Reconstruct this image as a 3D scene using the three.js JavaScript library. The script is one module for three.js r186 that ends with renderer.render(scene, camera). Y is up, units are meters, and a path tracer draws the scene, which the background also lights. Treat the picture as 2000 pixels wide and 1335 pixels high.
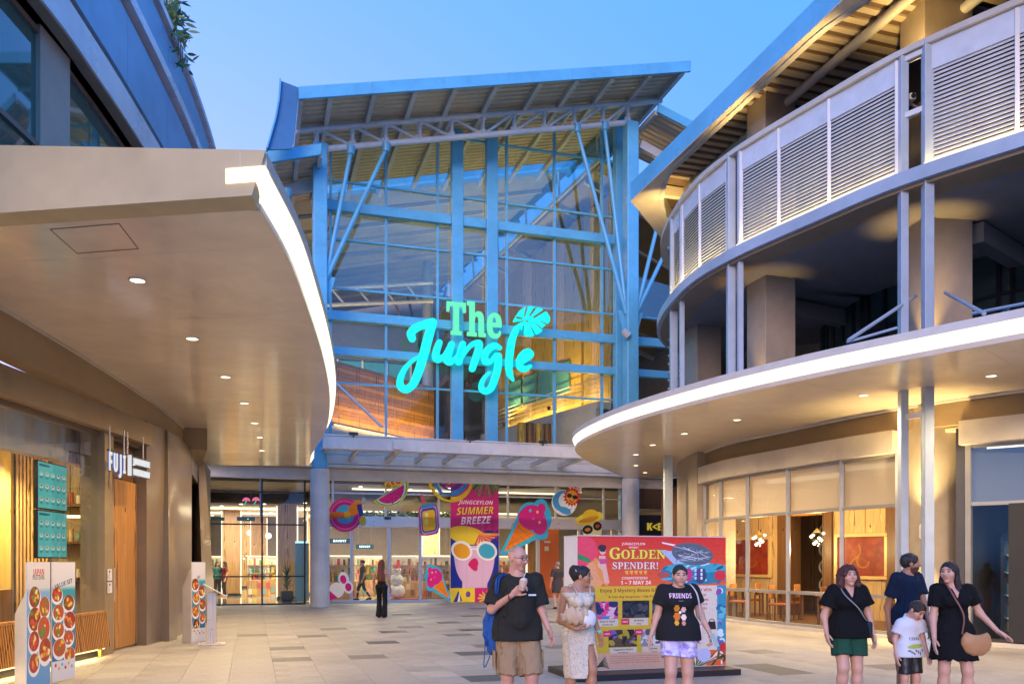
import * as THREE from 'three';
import { mergeGeometries, toCreasedNormals } from 'three/addons/utils/BufferGeometryUtils.js';
import { RoundedBoxGeometry } from 'three/addons/geometries/RoundedBoxGeometry.js';
import { TextGeometry } from 'three/addons/geometries/TextGeometry.js';
import { FontLoader } from 'three/addons/loaders/FontLoader.js';
import { ImprovedNoise } from 'three/addons/math/ImprovedNoise.js';
import { RectAreaLightUniformsLib } from 'three/addons/lights/RectAreaLightUniformsLib.js';

// ---------------------------------------------------------------- camera, sky, sun, exposure
const FOC = 1640, YAW = 17.2 * Math.PI / 180, EYE = 1.6, HORIZON = 1097;
const scene = new THREE.Scene();
const camera = new THREE.PerspectiveCamera(2 * Math.atan(667.5 / FOC) * 180 / Math.PI, 2000 / 1335, 0.1, 400);
const FW = new THREE.Vector3(Math.sin(YAW), 0, -Math.cos(YAW)), RT = new THREE.Vector3(Math.cos(YAW), 0, Math.sin(YAW));
camera.position.set(0, EYE, 0);
camera.lookAt(FW.x, EYE, FW.z);
camera.setViewOffset(2000, 1335, 0, 667.5 - HORIZON, 2000, 1335);          // shift lens: level camera, raised frame
scene.add(camera);
const renderer = new THREE.WebGLRenderer({ antialias: true });
renderer.setSize(1024, 683);
renderer.toneMapping = THREE.LinearToneMapping;
renderer.toneMappingExposure = 1.9;
renderer.shadowMap.enabled = true;
RectAreaLightUniformsLib.init();

const V = (x, y, z) => new THREE.Vector3(x, y, z);
function skyTexture() {                                                    // clear dusk sky: pale towards the afterglow, deeper overhead
  const w = 256, h = 128, d = new Float32Array(w * h * 4);
  const nz = fractal(91, 6, 4), glow = FW.clone().multiplyScalar(Math.cos(0.62)).addScaledVector(RT, -Math.sin(0.62));
  for (let j = 0; j < h; j++) for (let i = 0; i < w; i++) {
    const el = ((j + 0.5) / h - 0.5) * Math.PI, az = ((i + 0.5) / w - 0.5) * 2 * Math.PI;
    const x = Math.cos(el) * Math.cos(az), z = Math.cos(el) * Math.sin(az), y = Math.sin(el);
    const toward = Math.max(0, (x * glow.x + z * glow.z + 1) / 2);
    const pale = Math.pow(toward, 9) * Math.exp(-Math.pow(Math.max(0, el) / 0.68, 2) * 0.9);
    const up = Math.max(0, y), low = Math.exp(-up * 3.2);
    const behind = 1 + 0.35 * (1 - (x * FW.x + z * FW.z)) ;                 // the western half of the sky, at the viewer's back, is brighter
    const veil = 1 + 0.12 * (nz(i / w, j / h) - 0.5);
    let c = [0.05 + 0.09 * low, 0.235 + 0.085 * low, 0.74 + 0.0 * low].map((v) => v * behind * veil);
    c = [c[0] + 0.4 * pale, c[1] + 0.19 * pale, c[2] + 0.05 * pale];
    if (y < 0) { const k = Math.max(0.12, 1 + y * 6); c = c.map((v) => v * k); }
    d.set([c[0], c[1], c[2], 1], (j * w + i) * 4);
  }
  const t = new THREE.DataTexture(d, w, h, THREE.RGBAFormat, THREE.FloatType);
  t.mapping = THREE.EquirectangularReflectionMapping; t.magFilter = THREE.LinearFilter; t.minFilter = THREE.LinearFilter; t.needsUpdate = true;
  return t;
}
scene.background = skyTexture(); scene.environment = scene.background;

const sun = new THREE.DirectionalLight(new THREE.Color().setRGB(1, 0.66, 0.42), 1.2);   // the last of the afterglow
sun.position.copy(FW).multiplyScalar(-44).addScaledVector(RT, -10).add(V(0, 13, 0));
sun.shadow.radius = 60; sun.castShadow = true;
Object.assign(sun.shadow.camera, { left: -40, right: 40, top: 40, bottom: -40, near: 1, far: 160 });
scene.add(sun); scene.add(sun.target);

// ---------------------------------------------------------------- helpers
function mulberry(a) { return () => { a |= 0; a = a + 0x6D2B79F5 | 0; let t = Math.imul(a ^ a >>> 15, 1 | a); t = t + Math.imul(t ^ t >>> 7, 61 | t) ^ t; return ((t ^ t >>> 14) >>> 0) / 4294967296; }; }
const rnd = mulberry(7), rr = (a, b) => a + (b - a) * rnd(), pick = (l) => l[Math.floor(rnd() * l.length)];
const W = (lat, t, y = 0) => V(FW.x * t + RT.x * lat, y, FW.z * t + RT.z * lat);      // plan survey: metres sideways and ahead of the camera's standpoint
function ray(px, py) { return FW.clone().addScaledVector(RT, (px - 1000) / FOC).add(V(0, (HORIZON - py) / FOC, 0)); }
function onY(px, py, y = 0) { const d = ray(px, py); return d.multiplyScalar((y - EYE) / d.y).add(V(0, EYE, 0)); }
function onZ(px, py, z) { const d = ray(px, py); return d.multiplyScalar(z / d.z).add(V(0, EYE, 0)); }
function onT(px, py, t) { return ray(px, py).multiplyScalar(t).add(V(0, EYE, 0)); }
const zx = (px, z) => onZ(px, 900, z).x;

const used = {};
function numbered(n) { if (!(n in used)) { used[n] = 0; return n; } used[n]++; return n + '_' + String(used[n]).padStart(3, '0'); }
function boxUV(g) {
  const p = g.attributes.position, n = g.attributes.normal, uv = new Float32Array(p.count * 2);
  for (let i = 0; i < p.count; i++) {
    const a = Math.abs(n.getX(i)), b = Math.abs(n.getY(i)), c = Math.abs(n.getZ(i));
    if (b > a && b > c) { uv[2 * i] = p.getX(i); uv[2 * i + 1] = p.getZ(i); } else if (a > c) { uv[2 * i] = p.getZ(i); uv[2 * i + 1] = p.getY(i); } else { uv[2 * i] = p.getX(i); uv[2 * i + 1] = p.getY(i); }
  }
  g.setAttribute('uv', new THREE.BufferAttribute(uv, 2));
  return g;
}
function flat(g, keepUV) {
  const r = g.index ? g.toNonIndexed() : g;
  for (const k of Object.keys(r.attributes)) if (!['position', 'normal', 'uv', 'color'].includes(k)) r.deleteAttribute(k);
  if (!r.attributes.normal) r.computeVertexNormals();
  return keepUV && r.attributes.uv ? r : boxUV(r);
}
function join(gs, keepUV) { gs = (Array.isArray(gs) ? gs : [gs]).map((g) => flat(g, keepUV)); return gs.length > 1 ? mergeGeometries(gs) : gs[0]; }
function mesh(name, gs, mat, parent = scene, keepUV = false) {
  const m = new THREE.Mesh(join(gs, keepUV), mat);
  m.name = parent === scene ? numbered(name) : name; m.castShadow = m.receiveShadow = true;
  parent.add(m); return m;
}
function tag(o, label, category, group) { o.userData = { ...o.userData, label, category }; if (group) o.userData.group = group; return o; }
function thing(name, label, category, pos = V(0, 0, 0), turn = 0, group) {
  const o = new THREE.Group(); o.name = numbered(name); o.position.copy(pos); o.rotation.y = turn; scene.add(o); return tag(o, label, category, group);
}
function part(name, parent) { const o = new THREE.Group(); o.name = name; parent.add(o); return o; }
function struct(o) { o.userData.kind = 'structure'; return o; }
function copy(o, label, pos, turn = o.rotation.y, group) { const c = o.clone(); c.name = numbered(o.name.replace(/_\d+$/, '')); c.position.copy(pos); c.rotation.y = turn; c.userData = { ...o.userData, label }; if (group) c.userData.group = group; scene.add(c); return c; }

const box = (w, h, d, x = 0, y = 0, z = 0, ry = 0, rx = 0, rz = 0) => { const g = new THREE.BoxGeometry(w, h, d); if (rx) g.rotateX(rx); if (rz) g.rotateZ(rz); if (ry) g.rotateY(ry); return g.translate(x, y, z); };
const rbox = (w, h, d, x = 0, y = 0, z = 0, r = 0.02, seg = 2, ry = 0) => { const g = new RoundedBoxGeometry(w, h, d, seg, r); if (ry) g.rotateY(ry); return g.translate(x, y, z); };
function along(g, p, q) { const d = q.clone().sub(p), L = d.length(); g.applyQuaternion(new THREE.Quaternion().setFromUnitVectors(V(0, 1, 0), d.divideScalar(L))); return g.translate((p.x + q.x) / 2, (p.y + q.y) / 2, (p.z + q.z) / 2); }
const rod = (p, q, r, r2 = r, seg = 10) => along(new THREE.CylinderGeometry(r2, r, p.distanceTo(q), seg), p, q);
function beam(p, q, w, h) {                                                 // w level and across, h upright
  const d = q.clone().sub(p), L = d.length(), m = new THREE.Matrix4();
  const x = d.clone().normalize(); let z = V(0, 1, 0).cross(x).negate(); if (z.length() < 1e-3) z = V(0, 0, 1); z.normalize(); const y = z.clone().cross(x).normalize(); z = x.clone().cross(y);
  m.makeBasis(x, y, z).setPosition(p.clone().add(q).multiplyScalar(0.5));
  return new THREE.BoxGeometry(L, h, w).applyMatrix4(m);
}
function tri(pts) { const g = new THREE.BufferGeometry(); g.setAttribute('position', new THREE.Float32BufferAttribute(pts.flatMap((p) => [p.x, p.y, p.z]), 3)); g.computeVertexNormals(); return boxUV(g); }
function quad(a, b, c, d) { return tri([a, b, c, a, c, d]); }
function quadUV(a, b, c, d) { const g = quad(a, b, c, d); g.setAttribute('uv', new THREE.Float32BufferAttribute([0, 0, 1, 0, 1, 1, 0, 0, 1, 1, 0, 1], 2)); return g; }   // a lower left, then round anticlockwise
function hexa(b, t) {                                                       // solid from 4 bottom and 4 top corners in the same order
  const o = []; const f = (a, c, d, e) => o.push(a, c, d, a, d, e);
  f(b[3], b[2], b[1], b[0]); f(t[0], t[1], t[2], t[3]);
  for (let i = 0; i < 4; i++) { const j = (i + 1) % 4; f(b[i], b[j], t[j], t[i]); }
  return tri(o);
}
function curve(pts, n) {                                                    // resampled smooth plan curve: [lat, ahead] pairs to world [x, z]
  const c = new THREE.CatmullRomCurve3(pts.map(([a, b]) => W(a, b, 0)), false, 'centripetal');
  return c.getSpacedPoints(n);
}
function offset(c, d) { return c.map((p, i) => { const a = c[Math.max(0, i - 1)], b = c[Math.min(c.length - 1, i + 1)], t = b.clone().sub(a).normalize(); return V(p.x - t.z * d, 0, p.z + t.x * d); }); }
function slab(A, B, y0, y1, yb0 = y0, yb1 = y1, crease = 0.5) {             // solid between two plan curves; own heights for each
  const o = [], P = (p, y) => V(p.x, y, p.z), n = A.length;
  const f = (a, b, c, d) => o.push(a, b, c, a, c, d);
  for (let i = 0; i < n - 1; i++) {
    const a0 = P(A[i], y0), a1 = P(A[i], y1), b0 = P(B[i], yb0), b1 = P(B[i], yb1), c0 = P(A[i + 1], y0), c1 = P(A[i + 1], y1), d0 = P(B[i + 1], yb0), d1 = P(B[i + 1], yb1);
    f(a0, c0, c1, a1); f(d0, b0, b1, d1); f(a1, c1, d1, b1); f(b0, d0, c0, a0);
    if (i === 0) f(b0, a0, a1, b1);
    if (i === n - 2) f(c0, d0, d1, c1);
  }
  const g = tri(o); return crease ? toCreasedNormals(g, crease) : g;
}
const band = (c, y0, y1, o0, o1) => slab(offset(c, o0), offset(c, o1), y0, y1);
const cut = (c, a, b) => c.slice(a, b + 1);
function corrugated(x0, x1, yf, z0, z1, pitch, depth, t = 0.02) {           // ribs run along x, stepping in z
  const o = [], n = Math.round(Math.abs(z1 - z0) / pitch), dz = (z1 - z0) / n, pr = [];
  for (let i = 0; i < n; i++) pr.push([z0 + i * dz, 0], [z0 + (i + 0.45) * dz, 0], [z0 + (i + 0.55) * dz, depth], [z0 + (i + 0.9) * dz, depth]);
  pr.push([z1, 0]);
  const Q = (x, k, u) => V(x, yf(x) + pr[k][1] + u, pr[k][0]);
  for (let k = 0; k < pr.length - 1; k++) for (const u of [0, t]) o.push(Q(x0, k, u), Q(x0, k + 1, u), Q(x1, k + 1, u), Q(x0, k, u), Q(x1, k + 1, u), Q(x1, k, u));
  return tri(o);
}

// ---------------------------------------------------------------- procedural textures and materials
function vnoise(seed, per) { const r = mulberry(seed), g = Float32Array.from({ length: per * per }, r); return (x, y) => { x *= per; y *= per; let i = Math.floor(x), j = Math.floor(y), u = x - i, v = y - j; u = u * u * (3 - 2 * u); v = v * v * (3 - 2 * v); const m = (a) => ((a % per) + per) % per, G = (a, b) => g[m(b) * per + m(a)]; return (G(i, j) * (1 - u) + G(i + 1, j) * u) * (1 - v) + (G(i, j + 1) * (1 - u) + G(i + 1, j + 1) * u) * v; }; }
function fractal(seed, per, oct = 4) { const l = Array.from({ length: oct }, (_, k) => vnoise(seed + k * 13, per << k)); return (x, y) => { let s = 0, a = 0.5; for (const n of l) { s += a * n(x, y); a *= 0.5; } return s / (1 - a * 2 * 0.5); }; }
function dataTex(n, fn, metres, srgb = false) {
  const d = new Uint8Array(n * n * 4);
  for (let j = 0; j < n; j++) for (let i = 0; i < n; i++) { const c = fn(i / n, j / n), o = (j * n + i) * 4; d[o] = c[0] * 255; d[o + 1] = c[1] * 255; d[o + 2] = c[2] * 255; d[o + 3] = 255; }
  const t = new THREE.DataTexture(d, n, n); t.wrapS = t.wrapT = THREE.RepeatWrapping; t.magFilter = t.minFilter = THREE.LinearFilter; t.repeat.set(1 / metres[0], 1 / metres[1]);
  if (srgb) t.colorSpace = THREE.SRGBColorSpace; t.needsUpdate = true; return t;
}
const cl = (v) => Math.max(0, Math.min(1, v)), g1 = (v) => [v, v, v];
const nA = fractal(11, 4, 5), nB = fractal(29, 16, 3), nC = fractal(5, 3, 6);
const mottle = dataTex(256, (u, v) => g1(cl(0.80 + 0.34 * (nA(u, v) - 0.5) + 0.12 * (nB(u, v) - 0.5))), [2.7, 2.7]);
const grit = dataTex(256, (u, v) => g1(cl(nB(u, v) * 0.6 + nC(u, v) * 0.4)), [0.6, 0.6]);
const roughVar = dataTex(256, (u, v) => g1(cl(0.72 + 0.5 * (nC(u, v) - 0.5))), [1.9, 1.9]);
const brushed = dataTex(256, (() => { const n = vnoise(3, 128); return (u, v) => g1(cl(0.45 + 0.4 * n(u, Math.floor(v * 3) / 3) + 0.2 * nA(u, v))); })(), [0.5, 1.5]);
const spots = (() => { const r = mulberry(55), l = Array.from({ length: 26 }, () => [r(), r(), 0.003 + r() * 0.011, 0.08 + r() * 0.2]); return (u, v) => { let d = 0; for (const [a, b, c, k] of l) { const q = Math.hypot(u - a, v - b) / c; if (q < 1) d = Math.max(d, k * (1 - q * q)); } return d; }; })();
const stone = dataTex(512, (u, v) => g1(cl(-spots(u, v) + 0.82 + 0.22 * (nC(u, v) - 0.5) + 0.26 * (nB(u * 3 % 1, v * 3 % 1) - 0.5) + 0.1 * (nA(v, u) - 0.5))), [1.3, 1.3]);
const weave = dataTex(128, (u, v) => g1(0.5 + 0.25 * Math.sin(u * 2 * Math.PI * 32) * Math.sin(v * 2 * Math.PI * 32) + 0.4 * (nA(u, v) - 0.5)), [0.12, 0.12]);
const wrinkle = dataTex(256, (() => { const a = fractal(61, 3, 4), b = fractal(87, 4, 4); return (u, v) => { const r = 1 - Math.abs(2 * a(u, v) - 1) * 2.2, q = 1 - Math.abs(2 * b(u * 2 % 1, v) - 1) * 2; return g1(cl(0.5 + 0.3 * r * r * Math.sign(r) + 0.2 * q)); }; })(), [0.42, 0.5]);
const woodTex = (() => { const s = vnoise(77, 64), s2 = vnoise(78, 8); return dataTex(512, (u, v) => { const w = u + 0.02 * Math.sin(v * 6.283 + s2(u, v) * 4); const k = cl(0.55 + 0.35 * (s(w, v * 0.06) - 0.5) + 0.3 * (s2(w, v * 0.12) - 0.5) + 0.12 * (nB(u, v * 0.2) - 0.5)); return g1(k + 0.3); }, [0.9, 2.6]); })();
function M(c, rough = 0.6, o = {}) { const { clearcoat, transmission, sheen, ...r } = o; const P = clearcoat || transmission || sheen ? THREE.MeshPhysicalMaterial : THREE.MeshStandardMaterial; return new P({ color: new THREE.Color().setRGB(...c), roughness: rough, side: THREE.DoubleSide, ...o }); }
const glow = (c, k) => new THREE.MeshStandardMaterial({ color: 0x111111, emissive: new THREE.Color().setRGB(...c), emissiveIntensity: k * 0.58, roughness: 0.6 });
const m = {
  steel: M([0.72, 0.73, 0.74], 0.42, { map: mottle, roughnessMap: roughVar }),
  blue: M([0.15, 0.52, 0.75], 0.42, { map: mottle, roughnessMap: roughVar }),
  pale: M([0.46, 0.53, 0.6], 0.45, { map: mottle, roughnessMap: roughVar }),
  white: M([0.82, 0.77, 0.7], 0.5, { map: mottle }),
  beam: M([0.62, 0.60, 0.57], 0.5, { map: mottle }),
  soffit: M([0.84, 0.72, 0.575], 0.3, { map: mottle, clearcoat: 0.55, clearcoatRoughness: 0.12, bumpMap: mottle, bumpScale: 0.004 }),
  cream: M([0.66, 0.585, 0.48], 0.55, { map: mottle }),
  warmLitCream: M([0.66, 0.53, 0.3], 0.55, { map: mottle }),  // copy of cream with the warm light on the end face tinted in
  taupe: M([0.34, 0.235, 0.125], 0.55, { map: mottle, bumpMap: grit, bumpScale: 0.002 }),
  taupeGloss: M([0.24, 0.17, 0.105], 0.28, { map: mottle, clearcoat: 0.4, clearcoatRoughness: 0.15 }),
  pier: M([0.42, 0.345, 0.26], 0.6, { map: mottle, bumpMap: grit, bumpScale: 0.003 }),
  clad: M([0.22, 0.41, 0.6], 0.4, { map: mottle, metalness: 0.1 }),
  orange: M([0.5, 0.23, 0.05], 0.5, { map: mottle }),
  brown: M([0.19, 0.12, 0.075], 0.5, { map: mottle }),
  deck: M([0.68, 0.56, 0.4], 0.5, { map: mottle }),
  ceil: M([0.6, 0.57, 0.52], 0.5, { map: mottle }),
  alu: M([0.56, 0.53, 0.51], 0.42, { metalness: 0.4, roughnessMap: roughVar }),
  frame: M([0.4, 0.39, 0.38], 0.4, { metalness: 0.4, map: mottle }),
  stainless: M([0.6, 0.51, 0.42], 0.42, { metalness: 0.5, roughnessMap: brushed }),
  dark: M([0.035, 0.032, 0.03], 0.4, { map: mottle }),
  black: M([0.012, 0.012, 0.013], 0.35),
  wood: M([0.52, 0.235, 0.062], 0.42, { map: woodTex, bumpMap: woodTex, bumpScale: 0.001 }),
  woodPale: M([0.58, 0.36, 0.16], 0.45, { map: woodTex }),
  woodBoard: M([0.34, 0.15, 0.045], 0.45, { map: woodTex }),
  woodDark: M([0.16, 0.075, 0.03], 0.4, { map: woodTex }),
  gold: M([0.46, 0.29, 0.06], 0.4, { map: woodTex, metalness: 0.15 }),
  glass: M([0.92, 0.96, 0.97], 0.0, { transmission: 1, thickness: 0, ior: 1.45 }),
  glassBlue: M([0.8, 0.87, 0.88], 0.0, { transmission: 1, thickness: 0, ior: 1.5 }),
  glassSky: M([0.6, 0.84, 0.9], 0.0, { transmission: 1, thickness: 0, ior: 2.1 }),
  glassTeal: M([0.3, 0.68, 0.7], 0.02, { transmission: 1, thickness: 0, ior: 1.5 }),
  glassGreen: M([0.42, 0.72, 0.62], 0.02, { transmission: 1, thickness: 0, ior: 1.5 }),
  glassDark: M([0.03, 0.05, 0.05], 0.05, { clearcoat: 1, clearcoatRoughness: 0.03 }),
  led: glow([1, 0.88, 0.64], 1.6), ledRight: glow([1, 0.87, 0.63], 1.6), downlight: glow([1, 0.84, 0.56], 4), warm: glow([1, 0.72, 0.34], 2.2), coolwhite: glow([0.92, 0.97, 1], 1.7), linear: glow([1, 0.86, 0.52], 2.4),
};
const canvasTex = (w, h, draw) => { const c = document.createElement('canvas'); c.width = w; c.height = h; const x = c.getContext('2d'); draw(x, w, h); const t = new THREE.CanvasTexture(c); t.colorSpace = THREE.SRGBColorSpace; return t; };
const printMat = (w, h, draw, o = {}) => new THREE.MeshStandardMaterial({ map: canvasTex(w, h, draw), roughness: 0.45, side: THREE.DoubleSide, ...o });
const LK = 1.5;
function spot(p, target, I, c = [1, 0.8, 0.52], angle = 0.95, pen = 0.7, rad = 2) { const l = new THREE.SpotLight(new THREE.Color().setRGB(...c), I * LK, 0, angle, pen, 2); l.position.copy(p); l.target.position.copy(target); l.shadow.radius = rad; l.castShadow = true; scene.add(l); scene.add(l.target); return l; }
function point(p, I, c = [1, 0.75, 0.42], rad = 3) { const l = new THREE.PointLight(new THREE.Color().setRGB(...c), I * LK, 0, 2); l.position.copy(p); l.shadow.radius = rad; l.castShadow = true; scene.add(l); return l; }
function area(p, look, w, h, L, c = [1, 0.85, 0.6]) { const l = new THREE.RectAreaLight(new THREE.Color().setRGB(...c), L * LK, w, h); l.position.copy(p); l.lookAt(look); scene.add(l); return l; }
const loader = new FontLoader();
const serifBold = await loader.loadAsync('fonts/droid/droid_serif_bold.typeface.json'), sansBold = await loader.loadAsync('fonts/droid/droid_sans_bold.typeface.json');

// ---------------------------------------------------------------- ground: plaza paving with single tiles
{
  const plaza = new THREE.Group(); plaza.name = 'plaza_pavement'; scene.add(plaza); struct(plaza);
  mesh('joint_bed', box(150, 0.1, 150, 0, -0.063, 0), M([0.27, 0.235, 0.19], 0.8, { map: grit }), plaza);
  const T = 0.62, tone = (c, r) => M(c, r, { map: stone, roughnessMap: roughVar, bumpMap: grit, bumpScale: 0.0006 });
  const light = [0, 1, 2, 3].map((k) => tone([0.315 + 0.016 * k, 0.28 + 0.015 * k, 0.238 + 0.014 * k], 0.74 + 0.04 * k)), darkM = [tone([0.085, 0.078, 0.072], 0.75), tone([0.165, 0.147, 0.128], 0.75)], paleM = tone([0.41, 0.37, 0.31], 0.8);
  const key = (i, j) => i + ',' + j, special = {};
  for (const [x, y, k] of [[800, 1200, 0], [925, 1201, 0], [854, 1215, 0], [787, 1224, 1], [761, 1234, 0], [641, 1227, 1], [493, 1239, 1], [610, 1242, 1], [757, 1256, 0], [580, 1268, 1], [595, 1283, 1], [734, 1278, 1], [892, 1241, 1], [941, 1229, 0], [920, 1272, 0], [949, 1263, 1], [904, 1291, 2], [550, 1244, 2], [715, 1214, 2], [925, 1222, 2], [970, 1328, 0], [937, 1188, 0], [1510, 1305, 0], [1565, 1311, 0], [1718, 1302, 1], [1707, 1259, 1], [1060, 1216, 0], [1100, 1262, 1], [1460, 1270, 1], [850, 1320, 2]]) { const p = onY(x, y); special[key(Math.round(p.x / T), Math.round(p.z / T))] = k; }
  const shapes = [0, 1, 2].map((k) => { const g = rbox(T - 0.003, 0.03, T - 0.003, 0, -0.015, 0, 0.0012, 1); boxUV(g); const u = g.attributes.uv; for (let i = 0; i < u.count; i++) u.setXY(i, u.getX(i) + k * 0.41, u.getY(i) + k * 0.77); return g; });
  const near = [], rest = [];
  for (let i = -30; i < 45; i++) for (let j = -54; j < 12; j++) {
    const p = V(i * T, 0, j * T), t = p.dot(FW), lat = p.dot(RT);
    if (t < 5 || Math.abs(lat) > 0.66 * t || p.z < -33) { if (t > -6 && p.z > -33) rest.push([p, i, j]); continue; }
    near.push([p, i, j, special[key(i, j)] !== undefined ? -5 : t > 7.2 ? t : t + 60]);
  }
  near.sort((a, b) => a[3] - b[3]);
  near.forEach(([p, i, j], n) => {
    if (n >= 300) { rest.push([p, i, j]); return; }
    const k = special[key(i, j)], o = mesh('tile', shapes[Math.abs(i * 7 + j * 3) % 3], k === undefined ? light[Math.abs((i * 31 + j * 17) ^ (i * j)) % 4] : k === 2 ? paleM : darkM[k], plaza, true);
    o.position.set(p.x, (Math.abs(i * 5 + j * 11) % 5) * 0.0003, p.z); o.castShadow = false;
  });
  const sets = [[], [], [], []];
  for (const [p, i, j] of rest) sets[Math.abs((i * 31 + j * 17) ^ (i * j)) % 4].push(new THREE.BoxGeometry(T - 0.003, 0.03, T - 0.003).translate(p.x, -0.015, p.z));
  sets.forEach((s, k) => { const o = mesh('tile_field', s, light[k], plaza); o.userData.kind = 'stuff'; o.castShadow = false; });
}

// ---------------------------------------------------------------- the glazed hall at the end of the plaza
const zF = -32.3, zC = -30.6, zD = -32.8, yr = (x) => 16.88 + 0.2355 * (x - 1.57);
const hall = thing('shopping_hall', 'glass fronted shopping hall with white steel truss under a tilted overhanging roof', 'shopping mall');
const glassX = [-2.3, 0.1, 2.82, 4.91, 6.93, 7.67, 9.08, 9.76, 11.8, 13.9, 14.62, 17.1, 19.6, 22];
{
  // roof
  const roof = part('roof', hall), x0 = 1.46, x1 = 15.96, zf = -28.5;
  mesh('fascia', hexa([V(x0, yr(x0), zf), V(x1, yr(x1), zf), V(x1, yr(x1), zf - 0.1), V(x0, yr(x0), zf - 0.1)], [V(x0, yr(x0) + 0.4, zf), V(x1, yr(x1) + 0.4, zf), V(x1, yr(x1) + 0.42, zf - 0.1), V(x0, yr(x0) + 0.42, zf - 0.1)]), m.blue, roof);
  for (let k = 1; k < 6; k++) { const x = x0 + (x1 - x0) * k / 6; mesh('fascia_joint', beam(V(x, yr(x), zf + 0.003), V(x, yr(x) + 0.4, zf + 0.003), 0.008, 0.012), m.frame, roof); }
  const yd = (x) => yr(x) + 0.2;
  mesh('deck', corrugated(x0 + 0.02, x1, yd, zf - 0.1, -36, 0.3, 0.05), m.deck, roof);
  mesh('roof_sheet', hexa([V(x0, yd(x0) + 0.09, zf - 0.1), V(x1, yd(x1) + 0.09, zf - 0.1), V(x1, yd(x1) + 0.09, -36), V(x0, yd(x0) + 0.09, -36)], [V(x0, yd(x0) + 0.2, zf - 0.1), V(x1, yd(x1) + 0.2, zf - 0.1), V(x1, yd(x1) + 0.2, -36), V(x0, yd(x0) + 0.2, -36)]), m.clad, roof);
  for (const px of [588, 646, 732, 813, 891, 972, 1058, 1130, 1200, 1274, 1337]) { const x = Math.min(x1 - 0.12, onZ(px, 200, zf).x); mesh('purlin', beam(V(x, yr(x) + 0.08, zf - 0.11), V(x, yr(x) + 0.08, -37.3), 0.15, 0.22), m.beam, roof); }
  // turned-up end plate at the low end
  const pl = [[549, 155], [583, 168], [582, 192], [577, 250], [570, 288], [523, 290], [531, 262], [540, 230], [546, 195]].map(([a, b]) => onZ(a, b, zf - 0.02));
  const sh = new THREE.Shape(pl.map((p) => new THREE.Vector2(p.x, p.y)));
  mesh('end_plate', new THREE.ExtrudeGeometry(sh, { depth: 0.06, bevelEnabled: false }).translate(0, 0, zf - 0.16), M([0.045, 0.2, 0.4], 0.45, { map: mottle }), roof);  // shade on the plate is painted in as a darker blue
  mesh('end_plate_edge', [[0, 8], [8, 7], [7, 6], [6, 5]].map(([a, b]) => beam(pl[a].clone().add(V(-0.03, 0, -0.09)), pl[b].clone().add(V(-0.03, 0, -0.09)), 0.3, 0.05)), m.blue, roof);
  mesh('end_strut', rod(onZ(548, 258, zC), onZ(572, 288, zC), 0.06), m.steel, roof);
  // lower neighbouring roofs
  for (const [c, zz, d, n] of [[[[440, 303], [628, 280], [440, 330], [626, 301]], -29.4, 4, 4], [[[1287, 202], [1420, 270], [1285, 218], [1420, 288]], -29.6, 3.4, 2]]) {
    const q = c.map(([a, b]) => onZ(a, b, zz)), g = part('side_roof', roof), back = (p) => V(p.x, p.y, zz - d);
    mesh('side_fascia', hexa([q[2], q[3], V(q[3].x, q[3].y, zz - 0.1), V(q[2].x, q[2].y, zz - 0.1)], [q[0], q[1], V(q[1].x, q[1].y, zz - 0.1), V(q[0].x, q[0].y, zz - 0.1)]), m.blue, g);
    const yy = (x) => q[2].y + (q[3].y - q[2].y) * (x - q[2].x) / (q[3].x - q[2].x) + 0.1;
    mesh('side_deck', corrugated(q[2].x, q[3].x, yy, zz - 0.12, zz - d, 0.3, 0.05), m.deck, g);
    for (let k = 0; k <= n; k++) { const x = q[2].x + (q[3].x - q[2].x) * k / n; mesh('side_purlin', beam(V(x, yy(x) - 0.06, zz - 0.13), V(x, yy(x) - 0.06, zz - d), 0.14, 0.2), m.beam, g); }
  }
  mesh('side_beam', beam(onZ(500, 384, -31.2), onZ(612, 362, -31.2), 0.2, 0.4), m.beam, roof);
  mesh('side_edge_beam', beam(onZ(1250, 282, -30.9), onZ(1345, 335, -30.9), 0.2, 0.34), m.beam, roof);
  mesh('side_back', hexa([V(-4, 6, -32.9), V(1.4, 6, -32.9), V(1.4, 6, -33.1), V(-4, 6, -33.1)], [V(-4, 12.6, -32.9), V(1.4, 13.8, -32.9), V(1.4, 13.8, -33.1), V(-4, 12.6, -33.1)]), m.taupe, roof);
  // truss
  const truss = part('truss', hall), T0 = onZ(578, 254, zC), T1 = onZ(1292, 196, zC), B0 = onZ(628, 291, zC), B1 = onZ(1226, 239, zC);
  const at = (p, q, x) => p.clone().lerp(q, (x - p.x) / (q.x - p.x));
  mesh('top_chord', rod(T0, T1, 0.11), m.steel, truss); mesh('bottom_chord', rod(B0, B1, 0.11), m.steel, truss);
  const vx = [619, 688, 753, 819, 882, 943, 1004, 1063, 1122, 1178, 1226].map((p) => onZ(p, 260, zC).x);
  vx.forEach((x) => mesh('vertical', rod(at(T0, T1, x), at(B0, B1, x), 0.075), m.steel, truss));
  for (let i = 0; i < 10; i++) mesh('diagonal', i < 5 ? rod(at(T0, T1, vx[i]), at(B0, B1, vx[i + 1]), 0.055) : rod(at(B0, B1, vx[i]), at(T0, T1, vx[i + 1]), 0.055), m.steel, truss);
  for (const px of [619, 753, 882, 1004, 1122, 1226]) { const x = onZ(px, 260, zC).x; mesh('outrigger', rod(at(T0, T1, x), V(x, yr(x) + 0.02, -32.2), 0.06), m.steel, truss); }
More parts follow.
